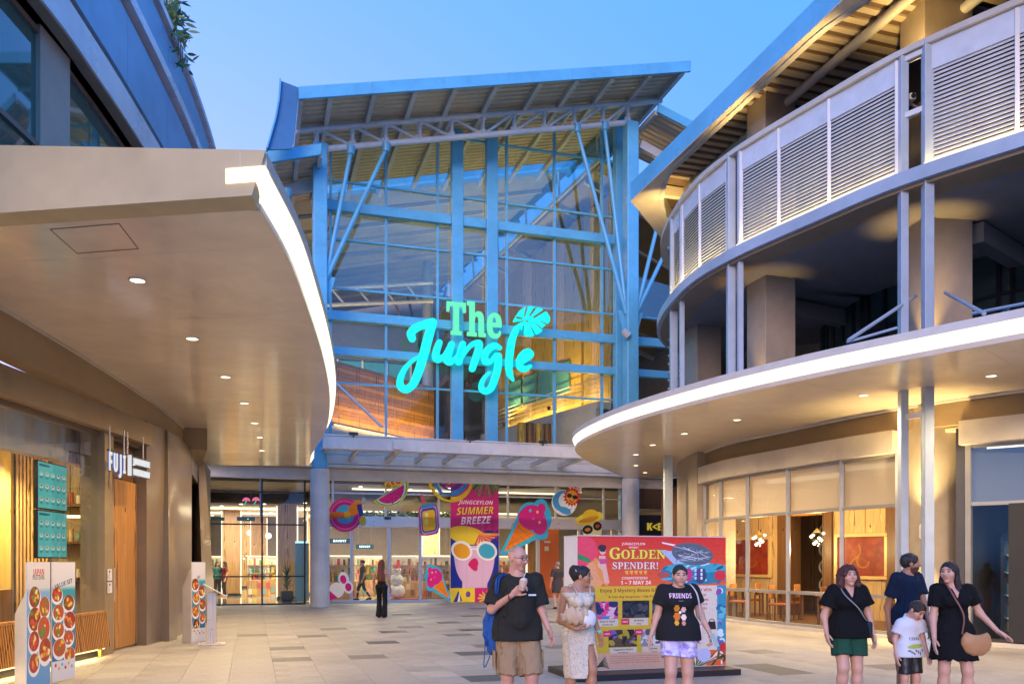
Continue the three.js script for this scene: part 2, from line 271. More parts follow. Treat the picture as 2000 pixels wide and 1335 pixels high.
  vx.forEach((x, i) => { for (const [P, Q] of [[T0, T1], [B0, B1]]) { const p = at(P, Q, x); mesh('gusset', box(0.26, 0.2, 0.03, p.x, p.y + (P === T0 ? -0.1 : 0.1), zC + 0.02, 0, 0, 0.23), m.steel, truss); } void i; });
  // front columns with raking struts
  const col = (x, yTop, yFoot, struts, node, lowR) => {
    const c = part('front_column', hall);
    mesh('shaft', rbox(0.5, yTop - 4.9, 0.5, x, (yTop + 4.9) / 2, zC, 0.05), m.blue, c);
    mesh('foot', new THREE.CylinderGeometry(lowR, lowR, 4.9, 32).translate(x, 2.45, zC), m.white, c);
    mesh('collar', new THREE.CylinderGeometry(lowR + 0.02, lowR + 0.02, 0.03, 32).translate(x, 0.015, zC), m.alu, c);
    mesh('bracket', [hexa([V(x - 0.26, node - 1.0, zC - 0.03), V(x + 0.26, node - 1.0, zC - 0.03), V(x + 0.26, node - 1.0, zC - 0.1), V(x - 0.26, node - 1.0, zC - 0.1)], [V(x - 0.55, node + 0.05, zC - 0.03), V(x + 0.55, node + 0.05, zC - 0.03), V(x + 0.55, node + 0.05, zC - 0.1), V(x - 0.55, node + 0.05, zC - 0.1)])], m.blue, c);
    for (const [a, b] of struts) { const p = onZ(a, b, zC + 0.04), q = V(x + Math.sign(p.x - x) * 0.2, node - 0.1, zC + 0.04); mesh('raking_strut', [rod(q, p, 0.09, 0.075), new THREE.CylinderGeometry(0.17, 0.13, 0.3, 10).translate(p.x, p.y + 0.05, p.z)], m.blue, c); }
  };
  col(2.3, 16.45, 0, [[685, 296], [754, 291], [560, 380], [535, 392]], 11.75, 0.34);
  col(14.43, 19.1, 0, [[1127, 253], [1181, 249], [1283, 446], [1310, 470]], 11.55, 0.34);
  mesh('tie_rod', rod(onZ(650, 742, -31.2), onZ(747, 834, -29.9), 0.045), m.steel, hall);
  mesh('roof_light', new THREE.CylinderGeometry(0.12, 0.16, 0.3, 12).rotateZ(0.9).translate(14.05, 10.6, zC + 0.35), m.beam, hall);
  // curtain wall: posts, rails, single panes
  const wall = part('curtain_wall', hall), top = (x) => Math.min(yr(Math.max(1.5, Math.min(x, 15.9))) + 0.18, 99);
  const rows = [6.38, 8.36, 9.36, 10.85, 11.93, 13.8, 14.98, 15.98, 18.3, 30];
  const cap = (x) => x > 15.9 || x < 1.4 ? 13.4 : top(x);
  for (const x of [7.67, 9.08, 14.62]) mesh('wide_post', rbox(0.46, cap(x) - 6.1, 0.34, x, (cap(x) + 6.1) / 2, zF + 0.2, 0.03), m.blue, wall);
  for (const x of [0.1, 2.82, 4.91, 6.93, 9.76, 11.8, 13.9, 17.1, 19.6]) mesh('mullion', box(0.085, cap(x) - 6.2, 0.14, x, (cap(x) + 6.2) / 2, zF + 0.03), m.blue, wall);
  for (const [a, b] of [[-2.3, 2.3], [2.5, 7.44], [7.9, 8.85], [9.31, 14.39], [14.85, 22]]) for (const [y0, y1] of [[14.79, 15.16], [10.68, 11.03], [9.37, 9.68]]) if (y1 < 14 || (a > 2 && b < 15)) mesh('wide_rail', rbox(b - a, y1 - y0, 0.26, (a + b) / 2, (y0 + y1) / 2, zF + 0.16, 0.02), m.blue, wall);
  for (const y of [6.36, 8.36, 11.93, 13.8, 15.98, 18.3]) {
    const xa = y > 16.9 ? 1.57 + (y - 16.9) / 0.2355 + 0.3 : -2.3, xb = y > 13.5 ? 15.2 : 22;
    const st = [Math.max(xa, y > 13.5 ? 2.6 : xa), 7.44, 8.85, 14.39]; for (const [a, b] of [[st[0], 7.44], [7.9, 8.85], [9.31, 14.39], [14.85, xb]]) if (b - Math.max(a, xa) > 0.1) mesh('rail', box(b - Math.max(a, xa), 0.07, 0.1, (Math.max(a, xa) + b) / 2, y, zF + 0.035), m.blue, wall);
  }
  for (let i = 0; i < glassX.length - 1; i++) for (let j = 0; j < rows.length - 1; j++) {
    const a = glassX[i], b = glassX[i + 1], c0 = cap(a + 0.001), c1 = cap(b - 0.001); if (rows[j] > Math.min(c0, c1) - 0.05) continue;
    const tilt = (rnd() - 0.5) * 0.012;
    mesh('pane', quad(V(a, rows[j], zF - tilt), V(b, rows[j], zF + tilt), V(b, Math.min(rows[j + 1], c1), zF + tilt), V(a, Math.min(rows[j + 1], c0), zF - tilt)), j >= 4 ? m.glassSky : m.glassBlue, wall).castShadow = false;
  }
  // upper interior
  const inn = part('upper_interior', hall);
  mesh('roof_ceiling', hexa([V(1.5, yr(1.5) + 0.2, -37.3), V(14.4, yr(14.4) + 0.2, -37.3), V(11.6, yr(11.6) + 0.2, -56), V(-6, yr(-6) + 0.2, -56)], [V(1.5, yr(1.5) + 0.4, -37.3), V(14.4, yr(14.4) + 0.4, -37.3), V(11.6, yr(11.6) + 0.4, -56), V(-6, yr(-6) + 0.4, -56)]), M([0.42, 0.42, 0.42], 0.5, { map: mottle }), inn);
  for (let k = 0; k < 9; k++) { const z = -39 - k * 1.9; mesh('ceiling_rib', beam(V(-4, yr(-4) + 0.1, z), V(14.2 - k * 0.27, yr(14.2 - k * 0.27) + 0.1, z), 0.12, 0.16), m.beam, inn); }
  mesh('skylight_glazing', quad(V(1.5, yr(1.5) + 0.3, -36), V(15.9, yr(15.9) + 0.3, -36), V(15.9, yr(15.9) + 0.3, -37.3), V(1.5, yr(1.5) + 0.3, -37.3)), m.glassTeal, inn);
  mesh('clerestory_glazing', quad(V(14.32, 18.7, -33), V(11.52, 17.7, -56), V(11.52, yr(11.5) + 0.3, -56), V(14.32, yr(14.3) + 0.3, -33)), m.glassTeal, inn);
  mesh('low_ceiling', hexa([V(14.3, 18.6, -33), V(24, 14.5, -33), V(24, 14.5, -56), V(11.5, 17.6, -56)], [V(14.3, 18.8, -33), V(24, 14.7, -33), V(24, 14.7, -56), V(11.5, 17.8, -56)]), M([0.42, 0.31, 0.15], 0.55, { map: mottle }), inn);
  for (let k = 0; k < 8; k++) { const z = -34.5 - k * 2.6; mesh('low_rafter', beam(V(14.1 - k * 0.3, 18.45 - k * 0.1, z), V(24, 14.3, z), 0.16, 0.26), m.beam, inn); }
  for (let k = 0; k < 6; k++) { const z = -33.6 - k * 3.6, x = 14.35 - k * 0.46; mesh('clerestory_post', rod(V(x, 18.4, z), V(x - 0.1, yr(x) + 0.2, z), 0.06), m.steel, inn); }
  mesh('clerestory_sill', beam(V(14.3, 18.85, -33), V(11.5, 17.85, -56), 0.2, 0.16), m.steel, inn);
  mesh('wood_bulkhead', hexa([V(2.9, 7.1, -33.4), V(7.9, 7.05, -37.8), V(7.7, 7.05, -38.0), V(2.7, 7.1, -33.6)], [V(2.9, 9.5, -33.4), V(7.9, 9.6, -37.8), V(7.7, 9.6, -38), V(2.7, 9.5, -33.6)]), m.wood, inn);
  for (let k = 0; k < 14; k++) { const y = 7.2 + k * 0.165; mesh('wood_board', beam(V(2.93, y, -33.38), V(7.93, y, -37.77), 0.03 + (k % 2) * 0.02, 0.155), [m.wood, m.woodBoard, m.woodBoard][k % 3], inn); }
  mesh('wood_bulkhead', hexa([V(7.9, 7.05, -37.8), V(9.4, 7.2, -44), V(9.2, 7.2, -44), V(7.7, 7.05, -38)], [V(7.9, 8.3, -37.8), V(9.4, 8.3, -44), V(9.2, 8.3, -44), V(7.7, 8.3, -38)]), m.gold, inn);
  mesh('bulkhead_ledge', hexa([V(2.7, 6.2, -33.0), V(8.5, 6.2, -37.6), V(7.9, 6.2, -38.4), V(2.2, 6.2, -33.9)], [V(2.7, 6.9, -33.0), V(8.5, 6.86, -37.6), V(7.9, 6.86, -38.4), V(2.2, 6.9, -33.9)]), m.cream, inn);
  mesh('cove_light', beam(V(3.05, 6.95, -33.3), V(8.0, 6.92, -37.65), 0.05, 0.05), m.warm, inn);
  const cove = area(V(5.9, 6.98, -35.0), V(5.35, 8.4, -35.7), 6.4, 0.2, 15, [1, 0.62, 0.2]); void cove;
  mesh('gallery_wall', hexa([V(1.5, 9.6, -45), V(8.6, 9.6, -45), V(8.6, 9.6, -45.3), V(1.5, 9.6, -45.3)], [V(1.5, 10.3, -45), V(8.6, 10.3, -45), V(8.6, 10.3, -45.3), V(1.5, 10.3, -45.3)]), M([0.12, 0.17, 0.27], 0.5), inn);
  mesh('gallery_wall', box(7.1, 2.5, 0.3, 5.05, 13.55, -45.1), M([0.12, 0.17, 0.27], 0.5, { map: mottle }), inn);
  mesh('gallery_wall', box(2.2, 2.0, 0.3, 2.6, 11.3, -45.1), M([0.12, 0.17, 0.27], 0.5, { map: mottle }), inn);
  for (let k = 0; k < 4; k++) mesh('gallery_mullion', box(0.1, 2.0, 0.12, 4.3 + k * 1.3, 11.3, -45.05), m.steel, inn);
  mesh('gallery_rail', box(5, 0.08, 0.12, 6.2, 11.2, -45.05), m.steel, inn);
  for (let k = 0; k < 3; k++) mesh('painted_sky_pane', box(1.2, 1.95, 0.03, 4.95 + k * 1.3, 11.3, -45.12), M([0.1, 0.42, 0.55], 0.2, { map: mottle }), inn);  // opaque panels; the sky in the glass is painted as teal
  const tr = part('inner_truss', hall); mesh('inner_chord', [rod(V(0, 15.0, -44), V(9.2, 16.5, -44), 0.1), rod(V(0, 14.3, -44), V(9.2, 15.5, -44), 0.1)], m.steel, tr);
  for (let k = 0; k < 7; k++) mesh('inner_diagonal', rod(V(k * 1.3, 15 + k * 0.21, -44), V(k * 1.3 + 0.65, 14.4 + k * 0.17, -44), 0.06), m.steel, tr);
  // gold panelled wall receding on the far side, lit along its foot
  const gA = V(14.9, 0, -33.6), gB = V(12.6, 0, -44.0);
  for (let k = 0; k < 14; k++) { const a = gA.clone().lerp(gB, k / 14), b = gA.clone().lerp(gB, (k + 0.96) / 14), dx = (k % 3) * 0.05; mesh('gold_panel', hexa([V(a.x + dx, 8.5, a.z), V(b.x + dx, 8.5, b.z), V(b.x + dx + 0.1, 8.5, b.z), V(a.x + dx + 0.1, 8.5, a.z)], [V(a.x + dx, 17.6 - k * 0.07, a.z), V(b.x + dx, 17.6 - k * 0.07, b.z), V(b.x + dx + 0.1, 17.6 - k * 0.07, b.z), V(a.x + dx + 0.1, 17.6 - k * 0.07, a.z)]), k % 4 === 1 ? m.woodPale : m.gold, inn); }
  for (let k = 0; k < 4; k++) { const a = gA.clone().lerp(gB, 0.3 + k * 0.14), b = gA.clone().lerp(gB, 0.42 + k * 0.14); mesh('gallery_window', hexa([V(a.x - 0.06, 9.6, a.z), V(b.x - 0.06, 9.6, b.z), V(b.x - 0.02, 9.6, b.z), V(a.x - 0.02, 9.6, a.z)], [V(a.x - 0.06, 11.0, a.z), V(b.x - 0.06, 11.0, b.z), V(b.x - 0.02, 11.0, b.z), V(a.x - 0.02, 11.0, a.z)]), M([0.06, 0.2, 0.22], 0.12), inn); }
  mesh('gallery_edge', [beam(V(14.5, 8.35, -33.4), V(12.2, 8.35, -44.2), 0.7, 0.3), beam(V(14.2, 7.5, -33.4), V(11.6, 7.5, -44.4), 0.2, 1.4)], m.cream, inn);
  mesh('gallery_light', beam(V(14.45, 8.52, -33.6), V(12.2, 8.52, -44), 0.06, 0.04), m.warm, inn);
  area(V(13.55, 8.56, -38.7), V(13.9, 9.9, -38.75), 10, 0.2, 18, [1, 0.7, 0.22]);
  for (let k = 0; k < 4; k++) { const p = onZ(1018 + k * 17, 870, -35.5); mesh('lift_column', new THREE.CylinderGeometry(0.18, 0.18, 1.45, 20).translate(p.x, 7.05, p.z), k % 2 ? m.woodDark : m.gold, inn); }
  mesh('upper_floor', box(26, 0.5, 24, 9, 5.95, -45.2), m.cream, inn);
  for (const [px, t] of [[1112, 44], [835, 46], [1010, 50]]) { const p = onT(px, 600, t); mesh('inner_column', new THREE.CylinderGeometry(0.28, 0.32, 12, 20).translate(p.x, 12, p.z), m.pale, inn); for (const [dx, dy, dz] of [[-2.2, 4.5, 0.6], [1.9, 4.6, -0.4], [-0.9, 4.9, -1.2], [0.8, 4.8, 1.1]]) mesh('branch_strut', rod(V(p.x, 11.6, p.z), V(p.x + dx, 11.6 + dy, p.z + dz), 0.07), m.brown, inn); }
  for (let k = 0; k < 5; k++) mesh('gallery_balustrade', beam(V(14.35 - k * 0.02, 8.75 + k * 0.2, -33.5), V(12.05, 8.75 + k * 0.2, -44), 0.02, 0.03), m.alu, inn);
  mesh('end_wall', box(34, 14, 0.4, 9, 13, -57), M([0.3, 0.25, 0.2], 0.6, { map: mottle }), inn);
  for (const [x, h] of [[-5, 13.5], [24.3, 15]]) mesh('flank_wall', box(0.4, h, 24, x, h / 2, -45), M([0.34, 0.29, 0.24], 0.6, { map: mottle }), inn);
  for (const [x, y, z, I] of [[12.9, 8.75, -36, 30], [12.3, 8.75, -41, 30], [11.2, 8.75, -47, 40], [5.6, 9.2, -41.5, 34]]) { mesh('added_uplight', new THREE.CylinderGeometry(0.09, 0.07, 0.16, 12).translate(x, y - 0.16, z), m.dark, inn); spot(V(x, y, z), V(x + 1.2, y + 8, z - 1), I, [1, 0.66, 0.2], 1.1, 0.9); }  // unseen lamps added to warm the ceiling and gallery inside
  area(V(8.5, 6.5, -33.6), V(8.3, 16.5, -34.3), 9, 0.3, 2.2, [1, 0.68, 0.22]);
  mesh('added_deck_lamp', box(9, 0.1, 0.34, 8.5, 6.42, -33.6), m.warm, inn);  // added lamp, kept out of sight behind the slab, warms the deck
  // entrance canopy with skylight panes
  const can = part('entrance_canopy', hall), cx0 = 2.3, cx1 = 14.4;
  mesh('fascia_beam', rbox(cx1 - cx0, 0.44, 0.22, (cx0 + cx1) / 2, 5.70, -29.4, 0.02), m.white, can);
  mesh('flashing', box(cx1 - cx0, 0.05, 0.3, (cx0 + cx1) / 2, 5.95, -29.42), m.steel, can);
  mesh('back_beam', rbox(cx1 - cx0, 0.3, 0.24, (cx0 + cx1) / 2, 5.42, -32.1, 0.02), m.white, can);
  const ribX = [640, 700, 778, 838, 896, 962, 1020, 1081, 1139].map((p) => onZ(p, 877, -29.4).x);
  ribX.forEach((x, i) => { mesh('rib', beam(V(x, 5.56, -29.5), V(x, 5.48, -32.0), i === 2 || i === 8 ? 0.2 : 0.12, 0.18), m.white, can); if (i < 8) mesh('skylight_pane', box(ribX[i + 1] - x - 0.14, 0.02, 2.4, (x + ribX[i + 1]) / 2, 5.62, -30.75, 0, 0.02), m.glassBlue, can); });
  for (const z of [-30.2, -31.1]) mesh('skylight_bar', box(cx1 - cx0, 0.05, 0.06, (cx0 + cx1) / 2, 5.58, z), m.white, can);
  mesh('header', rbox(20.5, 0.42, 0.3, 7.0, 4.93, -32.62, 0.015), m.white, can);
  mesh('header_soffit', box(20.5, 0.1, 0.9, 7.0, 5.2, -32.4), m.white, can);
  mesh('slab_edge', box(26, 0.9, 0.3, 9, 5.82, -32.45), m.cream, can);
  for (const p of [[690, 854], [918, 862], [1060, 868]]) { const q = onZ(...p, -29.3); mesh('flood_lamp', [box(0.3, 0.1, 0.16, q.x, 6.02, q.z), box(0.06, 0.14, 0.06, q.x, 5.96, q.z)], m.dark, can); }
  mesh('bracket_light', box(0.3, 0.3, 0.22, onZ(775, 870, -29.3).x, 5.68, -29.25), m.white, can);
}
// ground floor front: doors, transoms
const front = part('entrance_front', hall);
{
  const xs = [-2.35, 0.3, 2.95].concat([753, 857, 992, 1085, 1179].map((p) => zx(p, zD)));
  for (const x of xs) mesh('transom_post', box(0.07, 1.45, 0.12, x, 3.99, zD), m.alu, front);
  const bandY = [2.96, 3.36], bx0 = 2.4, bx1 = zx(1215, zD);
  mesh('door_header', rbox(bx1 - bx0, 0.42, 0.3, (bx0 + bx1) / 2, 3.16, zD + 0.1, 0.02), m.alu, front);
  mesh('transom_rail', box(bx1 - bx0, 0.05, 0.1, (bx0 + bx1) / 2, 4.26, zD), m.alu, front);
  const ds = [640, 686, 759, 820, 882, 972, 1050, 1130, 1196].map((p) => zx(p, zD));
  ds.forEach((x, i) => mesh('door_post', box(i % 2 ? 0.1 : 0.13, 2.95, 0.14, x, 1.475, zD + 0.02), m.alu, front));
  ds.slice(0, -1).forEach((x, i) => { const w = ds[i + 1] - x; const d = part('glass_door', front); mesh('pane', quad(V(x, 0.06, zD), V(x + w, 0.06, zD), V(x + w, 2.95, zD), V(x, 2.95, zD)), m.glass, d).castShadow = false; mesh('bottom_rail', box(w - 0.1, 0.12, 0.06, x + w / 2, 0.06, zD), m.alu, d); });
  for (let i = 2; i < xs.length - 1; i++) mesh('transom_pane', quad(V(xs[i], 3.37, zD), V(xs[i + 1], 3.37, zD), V(xs[i + 1], 4.73, zD), V(xs[i], 4.73, zD)), m.glass, front).castShadow = false;
  mesh('sensor', box(0.24, 0.1, 0.12, zx(755, zD), 3.3, zD + 0.3), m.dark, front);
  // glazed bay beside the column
  const lx = [-4.4, -1.75, 0.35, 1.9];
  lx.forEach((x) => mesh('bay_post', box(0.06, 4.7, 0.1, x, 2.35, zD + 0.1), m.dark, front));
  for (const y of [0.03, 1.06, 3.0, 4.2]) mesh('bay_rail', box(6.3, 0.05, 0.09, -1.25, y, zD + 0.1), m.dark, front);
  for (let i = 0; i < 3; i++) mesh('bay_pane', quad(V(lx[i], 0.05, zD + 0.1), V(lx[i + 1], 0.05, zD + 0.1), V(lx[i + 1], 4.7, zD + 0.1), V(lx[i], 4.7, zD + 0.1)), m.glass, front).castShadow = false;
  mesh('corner_wall', [box(0.5, 4.9, 0.3, 15.2, 2.45, zD), box(6, 0.9, 0.3, 18.5, 4.3, zD), box(1.4, 4.9, 0.3, 19.3, 2.45, zD)], m.clad, front);
  // floor and ceiling inside
  mesh('mall_floor', box(34, 0.06, 26, 9, -0.027, -46.1), M([0.62, 0.56, 0.46], 0.12, { map: stone, clearcoat: 0.6, clearcoatRoughness: 0.05 }), front);
  mesh('mall_ceiling', box(34, 0.12, 22, 9, 4.78, -45), M([0.2, 0.165, 0.12], 0.6, { map: mottle }), front);
  mesh('mall_ceiling_panel', [box(7.5, 0.1, 9, -0.5, 4.1, -43), box(14, 0.1, 6, 9.5, 3.72, -41)], M([0.72, 0.68, 0.6], 0.5), front);
  for (const [x, y, z, w, d, L] of [[0, 4.02, -40, 6, 0.5, 14], [-1, 4.02, -44, 6, 0.6, 14], [6, 3.64, -40, 5, 0.8, 20], [12, 3.64, -40, 5, 0.8, 16], [4, 4.7, -52, 9, 1, 14], [14, 4.7, -52, 9, 1, 12], [9, 4.66, -35.6, 10, 0.14, 24]]) { mesh('linear_light', box(w, 0.05, d, x, y, z), m.linear, front); area(V(x, y - 0.05, z), V(x, 0, z - 0.01), w, d, L, [1, 0.8, 0.5]); }
  mesh('back_wall', box(34, 4.8, 0.3, 9, 2.4, -58.6), M([0.3, 0.23, 0.15], 0.6, { map: mottle }), front);
  const sr = mulberry(17); for (let k = 0; k < 46; k++) { const x = -4 + sr() * 19, z = -34.2 - sr() * 13, y = x < 3.2 ? 4.03 : z > -38 ? 4.7 : 3.65; mesh('ceiling_spot', new THREE.CylinderGeometry(0.07, 0.07, 0.03, 12).translate(x, y, z), m.downlight, front); }
  for (const [px, t] of [[452, 40], [505, 46], [560, 36.5], [617, 41], [480, 52], [838, 42]]) {
    const p = onT(px, 1150, t); const c = part('wood_column', front);
    mesh('shaft', rbox(0.8, 4.1, 0.8, p.x, 2.05, p.z, 0.03), m.woodPale, c); mesh('base', box(0.84, 0.12, 0.84, p.x, 0.06, p.z), m.dark, c);
    mesh('led_strip', [box(0.05, 3.9, 0.03, p.x - 0.43, 2.05, p.z + 0.41), box(0.05, 3.9, 0.03, p.x + 0.43, 2.05, p.z + 0.41)], m.led, c);
  }
}
// ---------------------------------------------------------------- rounded building with the long glossy canopy and the restaurant
const left = thing('restaurant_building', 'rounded taupe building with a glossy curved canopy over a restaurant front', 'building');
{
  const LOp = [[-2.275, 7.32], [-2.36, 8.79], [-2.58, 10.54], [-2.98, 13.22], [-3.60, 16.53], [-4.54, 20.4], [-5.39, 23.1], [-6.1, 25.4], [-6.7, 27.8]];
  const LIp = [[-6.35, 8.0], [-6.4, 10.5], [-6.48, 11.4], [-6.64, 12.9], [-7.19, 16.8], [-8.0, 20.7], [-9.68, 26.2], [-10.3, 27.8]];
  const N = 72, O = curve(LOp, N), I = curve(LIp, N), H = 4.79;
  const can = part('canopy', left);
  for (let k = 0; k < 18; k++) {
    const a = O.slice(k * 4, k * 4 + 5), b = offset(I, -0.25).slice(k * 4, k * 4 + 5), e = (rnd() - 0.5) * 0.002;
    const shrink = (l) => l.map((p, i) => i === 0 ? p.clone().lerp(l[1], 0.006) : i === 4 ? p.clone().lerp(l[3], 0.006) : p);
    mesh('soffit_panel', slab(shrink(a), shrink(b), H + e, H + 0.06, H - e, H + 0.06, 0), m.soffit, can);
  }
  mesh('canopy_roof', slab(offset(O, -0.06), offset(I, -0.3), 4.9, 5.14), m.clad, can);
  mesh('lip', band(O.slice(1), 4.785, 4.845, -0.12, 0.012), m.soffit, can);
  const led = mesh('led_strip', slab(offset(O, 0.004), offset(O, 0.125), 4.846, 4.856, 5.03, 5.04), m.led, can); led.castShadow = false;
  mesh('fascia_cap', band(O, 5.042, 5.17, -0.1, 0.135), m.cream, can);
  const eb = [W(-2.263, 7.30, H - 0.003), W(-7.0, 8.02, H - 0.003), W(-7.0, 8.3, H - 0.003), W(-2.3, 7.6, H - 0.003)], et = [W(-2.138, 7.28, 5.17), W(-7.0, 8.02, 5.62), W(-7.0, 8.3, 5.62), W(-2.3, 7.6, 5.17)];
  mesh('end_fascia', hexa(eb, et), m.warmLitCream, can);
  mesh('led_corner', hexa([W(-2.21, 7.275, 4.90), W(-2.5, 7.322, 4.90), W(-2.5, 7.4, 4.90), W(-2.21, 7.4, 4.90)], [W(-2.142, 7.266, 5.03), W(-2.5, 7.322, 5.03), W(-2.5, 7.4, 5.03), W(-2.142, 7.4, 5.03)]), m.led, can);
  for (let k = 0; k < 9; k++) { const a = offset(O, 0.2)[k * 8], b = offset(O, 0.2)[k * 8 + 8], mid = a.clone().add(b).multiplyScalar(0.5).setY(4.94), out = V(-(b.z - a.z), 0, b.x - a.x).normalize(); area(mid, mid.clone().add(out), a.distanceTo(b), 0.18, 0.6, [1, 0.84, 0.55]); }
  const hq = [[97, 448], [232, 437], [270, 486], [150, 495]].map(([a, b]) => onY(a, b, H - 0.004)), hg = part('access_hatch', can);
  mesh('hatch_joint', hq.map((p, i) => beam(p, hq[(i + 1) % 4], 0.007, 0.004)), m.taupe, hg);
  [[268, 546], [375, 660], [440, 735], [477, 786], [497, 825], [507, 853], [511, 879]].forEach(([a, b]) => {
    const p = onY(a, b, H), d = part('downlight', can);
    mesh('trim_ring', new THREE.TorusGeometry(0.085, 0.012, 6, 24).rotateX(Math.PI / 2).translate(p.x, H - 0.004, p.z), m.white, d);
    mesh('lamp_face', new THREE.CylinderGeometry(0.078, 0.078, 0.012, 24).translate(p.x, H - 0.006, p.z), m.downlight, d);
    spot(V(p.x, H - 0.05, p.z), V(p.x, 0, p.z), 16, [1, 0.74, 0.42], 1.32, 0.95);
  });
  // upper storey: windows, piers, banded cladding
  const up = part('upper_storey', left), UIp = [[-6.2, 2], [-6.3, 5.5], ...LIp.slice(1)], U = curve(UIp, 84);
  const seg = (a, b) => U.filter((p) => { const t = p.dot(FW); return t >= a && t <= b; });
  mesh('window_backing', slab(offset(U, -1.2), offset(U, -1.3), 5.1, 8.4), M([0.05, 0.07, 0.065], 0.6), up);
  for (const [a, b] of [[5, 8.2], [8.25, 10.3], [11.3, 14.0], [14.1, 15.5], [15.6, 17.5], [17.6, 20], [20.1, 24]]) mesh('window_pane', slab(offset(seg(a - 0.3, b + 0.3), 0.46), offset(seg(a - 0.3, b + 0.3), 0.44), 5.1, 8.22), M([0.03, 0.09, 0.075], 0.04, { clearcoat: 1, clearcoatRoughness: 0.02 }), up);
  for (const y of [5.9, 6.75, 8.18]) mesh('window_rail', band(U, y, y + 0.07, 0.44, 0.5), m.brown, up);
  for (const t of [8.2, 14.05, 15.55, 17.55, 20.05]) { const c = seg(t - 0.25, t + 0.25); if (c.length > 1) mesh('window_post', band(c.slice(0, 2), 5.1, 8.3, 0.45, 0.53), m.brown, up); }
  for (const [t0, t1] of [[10.46, 11.2], [5.6, 6.3]]) { const c = [W(-5.9, t0), W(-5.92, t1)]; mesh('pier', slab(offset(c, 0.02), offset(c, -0.5), 5.1, 8.4, 5.1, 8.4, 0), m.pier, up); }
  mesh('overhang_soffit', band(U, 8.3, 8.36, -0.9, 0.74), m.taupe, up);
  mesh('ledge', band(U, 8.33, 8.78, 0.4, 0.75), m.steel, up);
  mesh('recess_strip', band(U, 8.78, 9.0, 0.3, 0.62), m.orange, up);  // orange uplight glow in the recess, put in as surface colour
  const clad = (y0, y1, off) => { for (let k = 0; k < 12; k++) { const c = U.slice(k * 7, k * 7 + 8); if (c.length > 2) { c[0] = c[0].clone().lerp(c[1], 0.02); mesh('cladding_panel', slab(offset(c, off), offset(c, off - 0.1), y0, y1), m.clad, up); } } };
  clad(9.0, 10.1, 0.68); mesh('groove', band(U, 10.1, 10.24, 0.4, 0.62), m.brown, up); mesh('string_course', band(U, 10.24, 10.42, 0.4, 0.76), m.steel, up);
  clad(10.42, 11.14, 0.7); mesh('groove', band(U, 11.14, 11.22, 0.4, 0.66), m.brown, up); mesh('parapet_cap', band(U, 11.22, 11.34, 0.3, 0.78), m.steel, up);
  mesh('parapet_back', band(U, 8.3, 11.3, 0.0, 0.58), m.taupe, up);
  mesh('roof_rail', band(U, 11.5, 11.54, 0.66, 0.70), m.dark, up);
  // ground floor walls
  const g = part('ground_storey', left);
  mesh('wall_fascia', slab(offset(I, 0.0), offset(I, -0.3), 4.25, H + 0.02), m.taupe, g);
  mesh('shadow_trim', band(I, H - 0.045, H - 0.006, 0, 0.03), m.cream, g);
  const hb = [W(-6.78, 6), W(-6.82, 12), W(-6.95, 16.2)];
  mesh('window_header', slab(hb, offset(hb, -0.5), 3.84, 4.25, 3.84, 4.25, 0), m.taupe, g);
  mesh('header_trim', slab(offset(hb, -0.18), offset(hb, -0.24), 3.76, 3.84, 3.76, 3.84, 0), m.brown, g);
  mesh('jamb', slab([W(-6.98, 14.38), W(-7.0, 14.74)], [W(-7.4, 14.38), W(-7.4, 14.74)], 0, 3.84, 0, 3.84, 0), m.taupe, g);
  mesh('over_door_wall', slab([W(-7.22, 14.74), W(-7.24, 16.2)], [W(-7.4, 14.74), W(-7.4, 16.2)], 3.12, 3.84, 3.12, 3.84, 0), m.woodDark, g);
  const d = part('wooden_door', g); mesh('leaf', slab([W(-7.14, 14.76), W(-7.2, 16.12)], [W(-7.22, 14.76), W(-7.28, 16.12)], 0.04, 3.1, 0.04, 3.1, 0), m.wood, d); mesh('handle', rod(W(-7.09, 14.95, 0.9), W(-7.09, 14.95, 1.5), 0.015), m.stainless, d);
  const wall1 = [[-7.02, 16.12], [-7.2, 18.0], [-7.75, 20.3]];
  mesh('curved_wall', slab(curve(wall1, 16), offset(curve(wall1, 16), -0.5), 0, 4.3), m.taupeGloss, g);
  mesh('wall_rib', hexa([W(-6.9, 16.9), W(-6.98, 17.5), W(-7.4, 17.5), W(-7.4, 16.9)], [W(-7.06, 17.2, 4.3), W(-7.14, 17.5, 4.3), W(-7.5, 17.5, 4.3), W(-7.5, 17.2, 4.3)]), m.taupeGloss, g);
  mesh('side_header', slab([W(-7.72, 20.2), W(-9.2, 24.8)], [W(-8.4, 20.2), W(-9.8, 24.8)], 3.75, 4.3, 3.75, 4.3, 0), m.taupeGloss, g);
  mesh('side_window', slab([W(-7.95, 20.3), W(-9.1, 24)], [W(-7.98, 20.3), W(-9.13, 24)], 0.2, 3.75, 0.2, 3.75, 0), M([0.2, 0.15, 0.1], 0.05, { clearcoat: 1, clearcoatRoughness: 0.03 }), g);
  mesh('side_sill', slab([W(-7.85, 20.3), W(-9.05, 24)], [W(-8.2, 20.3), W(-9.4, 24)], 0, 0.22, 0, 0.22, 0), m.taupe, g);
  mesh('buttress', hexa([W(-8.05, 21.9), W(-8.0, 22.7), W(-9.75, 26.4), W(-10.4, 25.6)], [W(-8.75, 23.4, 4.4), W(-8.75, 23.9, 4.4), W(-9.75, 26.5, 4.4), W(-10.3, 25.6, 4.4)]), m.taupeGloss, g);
  mesh('end_wall', slab([W(-9.7, 26.3), W(-10.6, 29.5)], [W(-10.2, 26.3), W(-11.2, 29.5)], 0, 4.8, 0, 4.8, 0), m.taupe, g);
